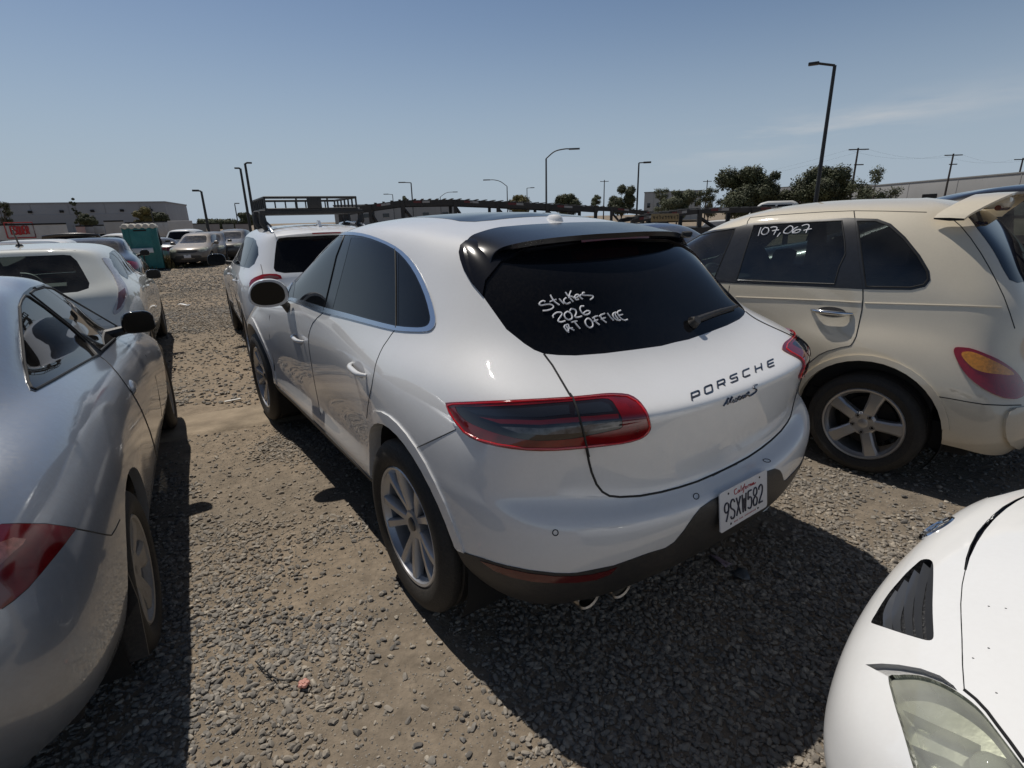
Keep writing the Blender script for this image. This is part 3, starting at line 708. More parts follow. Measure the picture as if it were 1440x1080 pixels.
    tilt = .13; pc = Vector((-.924, 0, .576)); ux = Vector((0, -1, 0)); uz = Vector((math.sin(tilt), 0, math.cos(tilt))); un = Vector((-math.cos(tilt), 0, math.sin(tilt)))
    def pp(a, b, o=0.): return pc + ux * a + uz * b + un * o
    hw, hh, rr = .1525, .076, .012
    ring = []
    for cx, cy, a0 in ((hw - rr, hh - rr, 0), (-hw + rr, hh - rr, 90), (-hw + rr, -hh + rr, 180), (hw - rr, -hh + rr, 270)):
        for t in range(0, 91, 15): ring.append((cx + rr * math.cos(R(a0 + t)), cy + rr * math.sin(R(a0 + t))))
    mb = MB(); mb.prism([pp(a, b, 0) for a, b in ring], un * -.004); plate = mb.build('plate', PLATEW, pr, smooth=False)
    mb = MB(); mb.box(pc - un * .042, (.05, .28, .12)); mb.build('plate_bracket', PLASTIC, pr, smooth=False)
    PG = {'9': [[(1,.72),(.9,.55),(.5,.48),(.1,.58),(0,.75),(.1,.93),(.5,1),(.9,.93),(1,.72),(.8,.4),(.35,0)]], 'S': [[(1,.85),(.75,1),(.25,1),(0,.82),(.1,.62),(.5,.5),(.9,.38),(1,.18),(.75,0),(.25,0),(0,.15)]],
          'X': [[(0,0),(1,1)], [(0,1),(1,0)]], 'W': [[(0,1),(.2,0)], [(.2,0),(.5,.75)], [(.5,.75),(.8,0)], [(.8,0),(1,1)]], '5': [[(.95,1),(.1,1)], [(.1,1),(.05,.55)], [(.05,.55),(.5,.65),(.9,.55),(1,.32),(.85,.06),(.45,0),(0,.1)]],
          '8': [[(.5,.53),(.1,.65),(.05,.82),(.25,.98),(.5,1),(.75,.98),(.95,.82),(.9,.65),(.5,.53),(.05,.38),(0,.2),(.2,.03),(.5,0),(.8,.03),(1,.2),(.95,.38),(.5,.53)]], '2': [[(0,.78),(.1,.93),(.5,1),(.9,.93),(1,.75),(.85,.5),(.3,.2),(0,0)], [(0,0),(1,0)]]}
    mb = MB()
    for i, ch in enumerate('9SXW582'):
        x0 = -.126 + i * .0365
        for st in PG[ch]:
            q = smooth_line([(a, b, 0) for a, b in st], 4) if len(st) > 2 else [Vector((*a, 0)) for a in st]
            mb.tube([pp(x0 + .025 * a.x, -.042 + .070 * a.y, .0005) for a in q], .0034, 6)
    mb.build('plate_number', INK, plate)
    mb = MB()
    cal = [[(.10,.9),(.0,.85),(-.02,.5),(.03,.15),(.12,.2)], [(.2,.55),(.15,.3),(.2,.15),(.25,.5),(.26,.15)], [(.33,1),(.32,.5),(.33,.15)], [(.40,.55),(.40,.15)], [(.52,1),(.47,.6),(.46,.1),(.42,-.25)], [(.42,.5),(.54,.52)], [(.58,.5),(.54,.3),(.58,.15),(.63,.35),(.58,.5)], [(.68,.5),(.68,.15)], [(.68,.4),(.72,.55),(.75,.5)], [(.78,.5),(.78,.15)], [(.78,.4),(.82,.52),(.84,.15)], [(.88,.5),(.88,.15)], [(.97,.5),(.92,.35),(.94,.15),(.99,.45),(1.0,.15),(1.1,.3)]]
    for st in cal:
        q = smooth_line([(a, b, 0) for a, b in st], 3) if len(st) > 2 else [Vector((*a, 0)) for a in st]
        mb.tube([pp(-.062 + .124 * a.x, .040 + .026 * a.y, .0004) for a in q], .0017, 5)
    mb.build('plate_script', REDINK, plate); mb = MB()
    for i in range(17):
        if i in (3, 7): continue
        mb.tube([pp(-.068 + i * .0085, -.062, .0002), pp(-.0645 + i * .0085, -.0585, .0002)], .0013, 4); mb.tube([pp(-.0645 + i * .0085, -.062, .0002), pp(-.0645 + i * .0085, -.057, .0002)], .0009, 4)
    mb.build('plate_web_line', REDINK, plate)
    for a, b in ((-.1, .06), (.1, .06), (-.088, -.06), (.088, -.06)): mb = MB(); mb.lathe([(.0005, .002), (.004, .0015), (.0045, 0)], 10, 'X', (0, 0, 0)); mb.v[-30:] = [pp(a, b) + Vector((-v.x, v.y, v.z)) for v in mb.v[-30:]]; mb.build('plate_screw', BRAKE, plate)
    # ---- exhaust tips (two on the left visible, mirrored on the right)
    for sd in (1, -1):
        for y in (.60, .47):
            mb = MB(); mb.lathe([(.034, .0), (.041, -.004), (.043, .004), (.043, .16)], 32, 'X'); mb.lathe([(.036, .01), (.033, .10), (.0005, .11)], 32, 'X')
            o = mb.build('exhaust_pipe', EXH, c.root, loc=(-.735 - (.03 if y < .5 else 0), y * sd, .322)); o.rotation_euler = (0, R(4), 0); o.scale = (1, 1.2, .92)
    # ---- door handles
    for (u, v) in ((505, 519), (420.5, 475.5)):
        p0 = c.on(u, v)
        for sd in (1, -1):
            mb = MB(); pts = []
            for t in np.linspace(-1, 1, 11): 
                q = c.cast((p0.x + t * .105, 3, p0.z + .004 * t), (0, -1, 0)); pts.append(Vector((q.x, (q.y + .030 * max(0, 1 - t ** 4)) * sd, q.z)))
            mb.tube(pts, [.007 + .006 * (1 - abs(t) ** 3) for t in np.linspace(-1, 1, 11)], 10); h = mb.build('door_handle', WHITE, c.root)
            mb = MB(); rows = []
            for i in range(7):
                rad = i / 6; row = []
                for t in np.linspace(0, 2 * math.pi, 21):
                    q = c.cast((p0.x + .075 * rad * math.cos(t), 3, p0.z + .030 * rad * math.sin(t)), (0, -1, 0), .0012 ); row.append((q.x, q.y * sd, q.z))
                rows.append(row)
            mb.grid(rows); mb.build('painted_recess', RECESS, h)
    # ---- mirrors
    for sd in (1, -1):
        pm = c.plane(377.5, 412, 0, 1.74); 
        yc = pm.y; zc = pm.z
        bm = bmesh.new(); bmesh.ops.create_uvsphere(bm, u_segments=32, v_segments=20, radius=1)
        for v in bm.verts:
            x, y, z = v.co; e = .86
            sgn = lambda a: abs(a) ** e * (1 if a > 0 else -1)
            zz_ = sgn(z) * .088; yy = sgn(y) * .116
            yy *= 1 - .12 * (z); xx = x * .10
            if x < 0: xx = max(x * .10, -.028)
            if x > 0: yy *= 1 - .35 * x * x; zz_ *= 1 - .35 * x * x
            v.co = (xx, yy * sd, zz_)
        me = bpy.data.meshes.new('mirror'); bm.to_mesh(me); bm.free()
        mo = fin('mirror', me, WHITE, c.root, True, 50, loc=(1.74, yc * sd, zc)); mo.rotation_euler = (0, 0, R(-8) * sd)
        mb = MB(); ring = []
        for t in np.linspace(0, 2 * math.pi, 37)[:-1]:
            y, z = math.cos(t), math.sin(t); e = .84; sg = lambda a: abs(a) ** e * (1 if a > 0 else -1); ring.append(Vector((-.0285, (sg(y) * .097 * (1 - .12 * z) + .006) * sd, sg(z) * .071)))
        mb.prism(ring, (-.003, 0, 0)); mb.build('mirror_glass', MIRRORG, mo, smooth=False)
        mb = MB(); q = c.cast((1.80, 3, 1.055), (0, -1, 0)); mb.tube([Vector((1.80, (q.y - .01) * sd, 1.05)), Vector((1.78, (yc - .09) * sd, zc - .075)), Vector((1.75, (yc - .04) * sd, zc - .06))], [.028, .026, .02], 10); mb.build('mirror_arm', PLASTIC, mo_parent(mo, c))
    # ---- rear wiper
    mb = MB()
    pv = [c.on(*q, .012) for q in ((968, 452), (978, 451), (990, 446), (1010, 439), (1034, 433), (1050, 430))]
    pv = [q for q in pv if q is not None]
    mb.tube(pv, [.012, .014, .011, .009, .007, .004][:len(pv)], 8)
    pb = [c.on(*q, .006) for q in ((985, 452), (1005, 444), (1030, 436), (1052, 431))]
    pb = [q for q in pb if q is not None]
    mb.tube(pb, .004, 6); b0 = c.on(974, 455, .0); mb.tube([b0, c.on(974, 455, .03)], [.024, .018], 14); mb.build('wiper', PLASTIC, c.root)
    # ---- wheels
    rows = [(.17, .017, -.036, .045, .40), (.34, .0165, -.030, .045, .68), (.55, .016, -.020, .045, .90), (.80, .0175, -.011, .04, 1.0), (1.0, .021, -.008, .03, 1.06)]
    sp = spoke_set(5, rows, twin=R(13.5), phase=R(62), hub=.066)
    add_wheel(c, 0, .945, .37, .37, .258, .255, sp, RIMS)
    add_wheel(c, 2.807, .94, .37, .37, .258, .245, sp, RIMS)
    return c
def mo_parent(mo, c): return c.root
SPO = mat('spoiler_black', (.006, .007, .011), .17, spec=.32, dust=.01)
SMOKE = mat('smoked_lens', (.012, .008, .009), .08, coat=1)
SMOKE2 = mat('smoked_lens_blue', (.016, .018, .024), .15, coat=1)
TAILC = mat('smoked_clear_lens', (.07, .07, .075), .14, coat=1, noise=.7, nscale=50)
REDBAR = mat('red_light_bar', (.11, .008, .010), .15, coat=1)
CLEARL = mat('clear_lens', (.16, .16, .165), .12, coat=1, noise=.6, nscale=60)
DULLRED = mat('dull_red_reflector', (.10, .012, .012), .2, coat=.5)
DARKCHROME = mat('dark_chrome', (.16, .17, .20), .22, 1.)
EXH = mat('exhaust_steel', (.38, .36, .33), .28, 1., noise=.3, dust=.3)
RECESS = mat('painted_recess', (.42, .42, .43), .5)  # grey tone paints the cup's shade onto a flat ellipse behind the handle
MIRRORG = mat('mirror_glass', (.006, .007, .008), .12, spec=.25)  # near-black colour stands in for the dark reflection in the mirror
RIMS = mat('alloy_rim', (.42, .425, .44), .32, .6, dust=.10, coat=.5)
REDGLOW = mat('red_edge_glow', (.50, .008, .012), .12, coat=1)  # brighter red puts a painted glow along the lamp's edge
REDRIM = mat('dark_red_rim_lens', (.15, .003, .005), .09, coat=1, noise=.5, nscale=14)
macan = build_macan()
# ------------------------------------------------------------------ shared car parts
def seat(c, x, y, z, parent=None, name='seat', rec=.28, w=.48):
    mb = MB()
    mb.box((x + .22, y, z + .10), (.50, w, .16), bev=.05)
    rot = Matrix.Rotation(-rec, 3, 'Y'); mb.box(Vector((x - .08, y, z + .45)), (.14, w, .66), bev=.06, rot=rot)
    mb.box(Vector((x - .20, y, z + .86)), (.09, .25, .17), bev=.04, rot=rot)
    return mb.build(name, SEAT, parent or c.root)
def cabin(c, rows, x0, x1, hw, belt, wheel=True, dash=None, steer_y=.36):
    mb = MB(); mb.box(((x0 + x1) / 2, 0, .40), (x1 - x0, hw * 2, .12), bev=.02)
    for sd in (1, -1): mb.box(((x0 + x1) / 2, sd * (hw - .03), .40 + (belt - .40) / 2 - .02), (x1 - x0, .04, belt - .44), bev=.01)
    if dash: mb.box((dash, 0, belt - .14), (.42, hw * 1.85, .24), bev=.07)
    mb.build('interior', SEATD, c.root)
    for (x, z, n) in rows:
        if n == 2:
            for y in (.36, -.36): seat(c, x, y, z)
        else: seat(c, x, 0, z, w=1.2)
    if wheel and dash:
        mb = MB(); pts = [Vector((dash - .36 + .10 * math.sin(t), steer_y + .185 * math.cos(t), belt - .02 + .155 * math.sin(t))) for t in np.linspace(0, 2 * math.pi, 25)]; mb.tube(pts, .016, 8, caps=False); mb.box((dash - .34, steer_y, belt - .03), (.05, .13, .10), bev=.02); mb.build('steering_wheel', PLASTIC, c.root)
SEATD = mat('interior_dark', (.03, .029, .028), .8, noise=.2)
def simple_mirror(c, x, y, z, m, w=.11, h=.075, both=True):
    for sd in ((1, -1) if both else (1,)):
        bm = bmesh.new(); bmesh.ops.create_uvsphere(bm, u_segments=24, v_segments=14, radius=1)
        for v in bm.verts:
            e = .62; sg = lambda a: abs(a) ** e * (1 if a > 0 else -1)
            xx = v.co.x * .085; xx = max(xx, -.03); k = 1 - .3 * max(0, v.co.x) ** 2
            v.co = (xx, sg(v.co.y) * w * k * (1 - .12 * v.co.z), sg(v.co.z) * h * k)
        me = bpy.data.meshes.new('mirror'); bm.to_mesh(me); bm.free()
        yy = y * sd * c.side
        mo = fin('mirror', me, m, c.root, True, 50, loc=(x, yy, z)); mo.rotation_euler = (0, 0, R(-10) * (1 if yy > 0 else -1))
        mb = MB(); rg = []
        for t in np.linspace(0, 2 * math.pi, 29)[:-1]:
            e = .6; sg = lambda a: abs(a) ** e * (1 if a > 0 else -1); rg.append((-.031, sg(math.cos(t)) * w * .9, sg(math.sin(t)) * h * .86))
        mb.prism(rg, (-.003, 0, 0)); mb.build('mirror_glass', MIRRORG, mo, smooth=False)
        d = 1 if yy > 0 else -1
        mb = MB(); mb.tube([Vector((.03, -d * (w + .09), -.06)), Vector((.02, -d * w * .7, -.04)), Vector((.02, 0, -.03))], [.03, .026, .02], 8); mb.build('mirror_arm', PLASTIC, mo)
def handle(c, x, z, m, L=.10, out=.03, r=.011, both=True, recess=True):
    for sd in ((1, -1) if both else (1,)):
        pts = []
        for t in np.linspace(-1, 1, 11):
            q = c.cast((x + t * L, 3, z), (0, -1, 0)); 
            if q is None: return
            pts.append(Vector((q.x, (q.y + out * max(0, 1 - t ** 4)) * sd * c.side, q.z)))
        mb = MB(); mb.tube(pts, [r * (.6 + .4 * (1 - abs(t) ** 3)) for t in np.linspace(-1, 1, 11)], 10); h = mb.build('door_handle', m, c.root)
        if recess:
            mb = MB(); rows = []
            for i in range(5):
                row = []
                for t in np.linspace(0, 2 * math.pi, 19):
                    q = c.cast((x + L * .72 * i / 4 * math.cos(t), 3, z + .030 * i / 4 * math.sin(t)), (0, -1, 0), .0012); row.append((q.x, q.y * sd * c.side, q.z))
                rows.append(row)
            mb.grid(rows); mb.build('painted_recess', PLASTIC, h)

# ------------------------------------------------------------------ cream retro wagon on the right
CREAM = mat('cream_paint', (.64, .575, .455), .5, coat=.8, spec=.2, dust=.08, noise=.025, coat_rough=.03, inner=True)
PTN = [
 [(-.68,0,.24),(-.67,.35,.24),(-.64,.58,.25),(-.56,.72,.27),(-.40,.79,.30),(0,.81,.28),(.4,.79,.25),(.95,.78,.24),(1.4,.78,.24),(1.9,.78,.24),(2.6,.80,.27),(3.05,.72,.24),(3.22,.4,.24),(3.28,0,.24)],
 [(-.75,0,.36),(-.735,.35,.36),(-.69,.6,.36),(-.60,.755,.37),(-.42,.83,.38),(0,.865,.38),(.4,.825,.37),(.95,.80,.36),(1.4,.80,.36),(1.9,.825,.36),(2.6,.86,.38),(3.1,.78,.36),(3.30,.42,.36),(3.37,0,.36)],
 [(-.75,0,.52),(-.735,.35,.52),(-.69,.6,.52),(-.60,.765,.52),(-.42,.845,.53),(0,.878,.53),(.4,.842,.52),(.95,.80,.52),(1.4,.80,.52),(1.9,.83,.52),(2.6,.875,.54),(3.1,.79,.52),(3.30,.42,.52),(3.36,0,.52)],
 [(-.69,0,.66),(-.68,.35,.66),(-.64,.57,.66),(-.56,.735,.66),(-.41,.83,.67),(0,.875,.68),(.4,.85,.67),(.95,.805,.66),(1.4,.80,.66),(1.9,.83,.66),(2.6,.875,.68),(3.05,.78,.66),(3.22,.4,.66),(3.27,0,.66)],
 [(-.655,0,.79),(-.645,.34,.79),(-.605,.54,.79),(-.53,.695,.79),(-.39,.795,.80),(0,.85,.82),(.4,.845,.80),(.95,.81,.79),(1.4,.805,.78),(1.9,.82,.78),(2.55,.84,.80),(2.95,.72,.78),(3.1,.38,.78),(3.14,0,.78)],
 [(-.635,0,.90),(-.625,.34,.90),(-.585,.53,.90),(-.505,.675,.90),(-.36,.765,.905),(0,.808,.92),(.4,.822,.91),(.95,.815,.90),(1.4,.808,.89),(1.9,.79,.89),(2.5,.74,.90),(2.85,.58,.88),(2.98,.3,.88),(3.0,0,.88)],
 [(-.61,0,1.0),(-.60,.34,1.0),(-.56,.52,1.0),(-.475,.66,1.0),(-.32,.745,1.005),(0,.785,1.01),(.4,.806,1.01),(.95,.806,1.01),(1.4,.80,1.0),(1.85,.76,1.0),(2.35,.64,.99),(2.65,.5,.97),(2.75,.25,.97),(2.77,0,.97)],
 [(-.565,0,1.10),(-.555,.33,1.10),(-.515,.51,1.10),(-.43,.645,1.10),(-.275,.728,1.105),(.02,.768,1.11),(.4,.788,1.11),(.95,.79,1.11),(1.4,.78,1.10),(1.75,.74,1.09),(2.05,.62,1.06),(2.25,.45,1.04),(2.3,.22,1.04),(2.32,0,1.04)],
 [(-.50,0,1.21),(-.49,.32,1.21),(-.45,.49,1.21),(-.37,.615,1.21),(-.215,.70,1.215),(.04,.745,1.22),(.4,.762,1.22),(.95,.76,1.22),(1.35,.745,1.21),(1.62,.70,1.2),(1.75,.6,1.19),(1.84,.42,1.19),(1.88,.2,1.19),(1.89,0,1.19)],
 [(-.42,0,1.33),(-.41,.31,1.33),(-.37,.46,1.33),(-.295,.575,1.33),(-.15,.66,1.335),(.07,.705,1.335),(.4,.722,1.335),(.95,.718,1.335),(1.28,.70,1.32),(1.46,.65,1.31),(1.56,.55,1.31),(1.63,.4,1.31),(1.66,.2,1.32),(1.67,0,1.32)],
 [(-.315,0,1.45),(-.305,.30,1.45),(-.265,.43,1.45),(-.20,.53,1.45),(-.08,.605,1.452),(.12,.65,1.455),(.42,.668,1.455),(.95,.665,1.455),(1.18,.645,1.44),(1.30,.595,1.43),(1.37,.5,1.43),(1.42,.36,1.44),(1.44,.18,1.45),(1.445,0,1.45)],
 [(-.20,0,1.56),(-.19,.29,1.555),(-.155,.40,1.548),(-.10,.48,1.54),(0,.545,1.54),(.18,.58,1.545),(.45,.595,1.55),(.85,.592,1.55),(1.02,.575,1.535),(1.12,.53,1.525),(1.18,.45,1.525),(1.22,.32,1.535),(1.24,.16,1.545),(1.245,0,1.545)],
 [(-.06,0,1.622),(-.05,.25,1.618),(-.03,.33,1.612),(.02,.38,1.608),(.09,.41,1.608),(.22,.43,1.612),(.45,.44,1.615),(.75,.435,1.612),(.87,.415,1.60),(.94,.37,1.595),(.98,.31,1.595),(1.01,.22,1.6),(1.02,.11,1.605),(1.025,0,1.605)],
 [(.1,0,1.648),(.11,0,1.648),(.13,0,1.648),(.16,0,1.649),(.2,0,1.65),(.28,0,1.652),(.45,0,1.653),(.6,0,1.65),(.68,0,1.646),(.72,0,1.643),(.75,0,1.641),(.77,0,1.64),(.78,0,1.64),(.785,0,1.64)],
]
def build_cream():
    c = Car('retro_wagon', PTN, (2.791, 3.564, 2.2761), 1, 150, 110, label='cream retro wagon on the right with 107,067 written on its rear door window', cat='car')
    for x in (0, 2.616):
        c.cut('arch', c.circle(x, .335, .392), 'side', lim=lambda p: p.y > .55)
        c.cut('flare', c.circle(x, .335, .425), 'side', lim=lambda p: p.y > .55 and p.z > .40)
    dlo = [(950,350),(958,338),(972,331),(1005,323.5),(1040,318.5),(1055,314),(1120,311),(1192,306.5),(1204,307),(1234,308),(1253,315),(1273,333),(1294,359),(1307,381),(1308.5,394),(1301,403.5),(1281,408),(1216,407),(1120,402),(1030,398.5),(950,394)]
    c.cut('window_pillar', dlo, lim=lambda p: p.y > .4 and p.x < 1.75)
    fg = [(955,349),(962,340),(975,333.5),(1005,326),(1034,321.5),(1022,350),(1003,395),(955,392)]
    rg = [(1060,317),(1120,313.5),(1184,310.5),(1188,340),(1189,357),(1180,376),(1173.5,399.5),(1100,397),(1036,394.5),(1046,360)]
    qg = [(1205.5,311),(1232,311),(1251,318),(1270.5,335.5),(1291,361),(1303.5,382),(1305,392.5),(1299,400),(1280,404),(1218,403)]
    for nm, pl in (('front_glass', fg), ('rear_glass', rg), ('quarter_glass', qg)): c.cut(nm, pl, within=('window_pillar',))
    c.cut('rear_window', [(-.1,1.17),(.42,1.18),(.475,1.20),(.47,1.26),(.40,1.46),(.36,1.53),(.30,1.555),(-.1,1.56)], 'rear')
    c.cut('windshield', [(-.1,1.14),(.5,1.14),(.56,1.17),(.50,1.42),(.42,1.50),(-.1,1.52)], 'front', lim=lambda p: p.x > 1.1)
    tl = [(1340.8,494),(1342,490),(1346,488.3),(1362,489.5),(1375,493.5),(1388,499),(1402,505.5),(1414,513),(1425,521.5),(1433,531),(1438,541),(1439,550),(1437,557),(1428,561),(1418,561),(1409,559),(1395,553.5),(1383,547),(1372,539.5),(1362,531),(1354,521.5),(1348,512),(1343,502)]
    am = [(1351.5,499),(1353,495.5),(1360,494.5),(1367,495.4),(1378,499.5),(1390,505),(1403,511.5),(1414,518),(1420,522.5),(1423,527),(1414,527.5),(1404.6,526.6),(1391,525.2),(1378.6,522.6),(1368,518),(1360,511),(1354,504)]
    c.cut('tail_light', tl, sm=2); c.cut('amber', am, within=('tail_light',), sm=2)
    c.cut('bumper_pad', [(1445,570.5),(1425,573.5),(1416,579),(1411.5,588),(1410,600),(1411.5,614),(1417,623.5),(1426,628.5),(1446,632),(1520,640),(1520,565)], lim=lambda p: p.z < .68)
    c.cut('headlight', [(.55,.66),(.66,.64),(.74,.70),(.73,.80),(.64,.84),(.56,.78)], 'front')
    c.part('body', CREAM, lip=.04); c.part('flare', CREAM, h=.012, obj='fender_lip', lip=.05, loose=True)
    c.part('window_pillar', PILLAR, h=.002, split=True)
    c.part('front_glass', glass_mat('teal_glass', (.66, .80, .77), .05), obj='side_window', split=True)
    sg_ = glass_mat('smoke_glass', (.20, .22, .22), .05, (.20, .19, .17)); c.part('rear_glass', sg_, h=.0006, obj='side_window', split=True); c.part('quarter_glass', sg_, h=.0006, obj='side_window', split=True)
    c.part('rear_window', TINTB, h=.001); c.part('windshield', glass_mat('teal_glass'), h=.001)
    for pl in (fg, rg, qg): c.seam([pl + pl[:1]], 'window_seal', r=.0045, off=.001)
    t = c.part('tail_light', REDDEEP, h=.009, split=True)
    for o, p_ in zip(c.part('amber', AMBER, h=.011, obj='amber_lens', split=True), t): o.parent = p_
    c.part('bumper_pad', CREAM, h=.018, obj='bumper', split=True); c.part('headlight', CLEARL, h=.004, split=True)
    add_arch(c, 0, .335, .394, .80, .36); add_arch(c, 2.616, .335, .394, .80, .36); underbody(c, -.5, 3.0, .70, .22, .40)
    cabin(c, [(1.0, .38, 2), (.15, .42, 1)], -.3, 1.9, .70, 1.05, dash=1.62)
    c.seam([[(1201,297),(1202,305),(1204.5,330),(1208,365),(1213.5,405),(1213.5,420),(1212,436),(1207,460),(1204,473),(1200,481),(1196,486),(1182.6,488.5),(1164,493.5),(1152,499),(1142.5,506.5),(1126,520.5),(1114,536)],
            [(1050,318),(1051.5,311),(1055,306),(1085,303),(1120,300.5),(1160,298),(1201,296.5),(1245,297),(1280,298),(1303,298.5)], [(1313.7,557),(1336,560.5),(1360,565),(1383,568.6),(1412,570),(1436,569.5)],
            [(1338,307),(1351,318),(1365,335),(1379,355.5),(1391,376),(1402,397),(1412,418),(1420,440),(1427,462)]], r=.0034)
    c.seam([[(1050,316),(1040,338),(1029,363),(1017,392)]], r=.003)
    c.seam([[(1035,417.5),(1100,420),(1160,422.5),(1211,425.5)], [(1216,426),(1290,428),(1360,430),(1408,432)]], 'body_crease', CREAM, r=.0045, off=.0005)
    c.seam([c.sidecast([(.96, z) for z in (.40,.6,.8,1.0,1.09)]), c.sidecast([(1.98, z) for z in (.42,.6,.8,.98)])], px=False)
    strokes_px(c, [[(295,292),(268,370),(240,462)], [(380,292),(330,340),(305,400),(335,435),(400,425),(450,370),(440,310),(380,295)], [(490,296),(560,280),(620,295),(600,350),(552,440)], [(520,365),(580,350),(660,342)], [(690,398),(660,435),(625,480)],
                   [(880,260),(800,320),(755,385),(785,412),(860,405),(930,345),(935,285),(880,260)], [(1045,278),(970,320),(935,380),(945,405),(1040,395),(1095,350),(1070,335),(1000,350),(945,395)], [(1122,262),(1190,238),(1255,238),(1268,280),(1230,340),(1205,402)], [(1155,355),(1230,335),(1322,320)]],
               14.4, .004, 'window_writing', CHALK, .0036, zo=(1050, 300))
    q = c.on(1169, 438.5); handle(c, q.x, q.z, CHROME, .115, .034, .014)
    # wing spoiler on its three feet
    W_ = smooth_line([(-.29,0,1.645),(-.29,.22,1.643),(-.275,.36,1.626),(-.235,.47,1.592),(-.185,.545,1.548),(-.165,.575,1.520)], 6)
    rows = []
    for i, p in enumerate(W_):
        k = i / (len(W_) - 1); ch = .18 - .05 * k; th = .017 * (1 - .3 * k); n_ = Vector((0, .5 * k * 1.2, 1)).normalized()
        fx = p + Vector((ch * .55, 0, .004 + .002 * k)); bx = p + Vector((-ch * .5, 0, .012 * (1 - k)))
        rows.append([fx - n_ * .004, fx + n_ * .006, p + n_ * th, bx + n_ * .006, bx - n_ * .006, p - n_ * th * .7, fx - n_ * .004])
    mb = MB(); mb.grid(rows); mb.grid([[Vector((q_.x, -q_.y, q_.z)) for q_ in r_] for r_ in rows])
    mb.box((-.24, 0, 1.607), (.20, .16, .075), bev=.03)
    mb.build('spoiler', CREAM, c.root, sharp=45)
    mb = MB(); mb.tube([(-.30, .16, 1.575), (-.30, -.16, 1.575)], .016, 8); mb.build('brake_light', DULLRED, c.root)
    rows = [(.17, .036, -.030, .05, 0), (.35, .031, -.020, .05, 0), (.7, .033, -.012, .045, 0), (1.0, .042, -.012, .035, 0)]
    for x in (0, 2.616): add_wheel(c, x, .842, .32, .32, .226, .205, spoke_set(5, rows, phase=R(105), hub=.075, hub_y=-.026), RIMG, lugs=5, hubcol=RIMG)
    simple_mirror(c, 1.52, .90, 1.12, CREAM)
    return c
PILLAR = mat('pillar_vinyl', (.017, .019, .024), .32, noise=.2, nscale=40, dust=.03)
TINTD = mat('dusty_tinted_glass', (.007, .008, .009), .03, spec=.6, dust=.035)
TINTB = mat('blue_tinted_glass', (.004, .006, .012), .03, spec=.3, dust=.015)
REDDEEP = mat('deep_red_lens', (.26, .008, .012), .12, coat=1, noise=.2, nscale=50)
AMBER = mat('amber_lens', (.62, .24, .015), .15, coat=1, noise=.3, nscale=70)
RIMG = mat('grey_alloy', (.48, .47, .46), .33, .7, dust=.15)

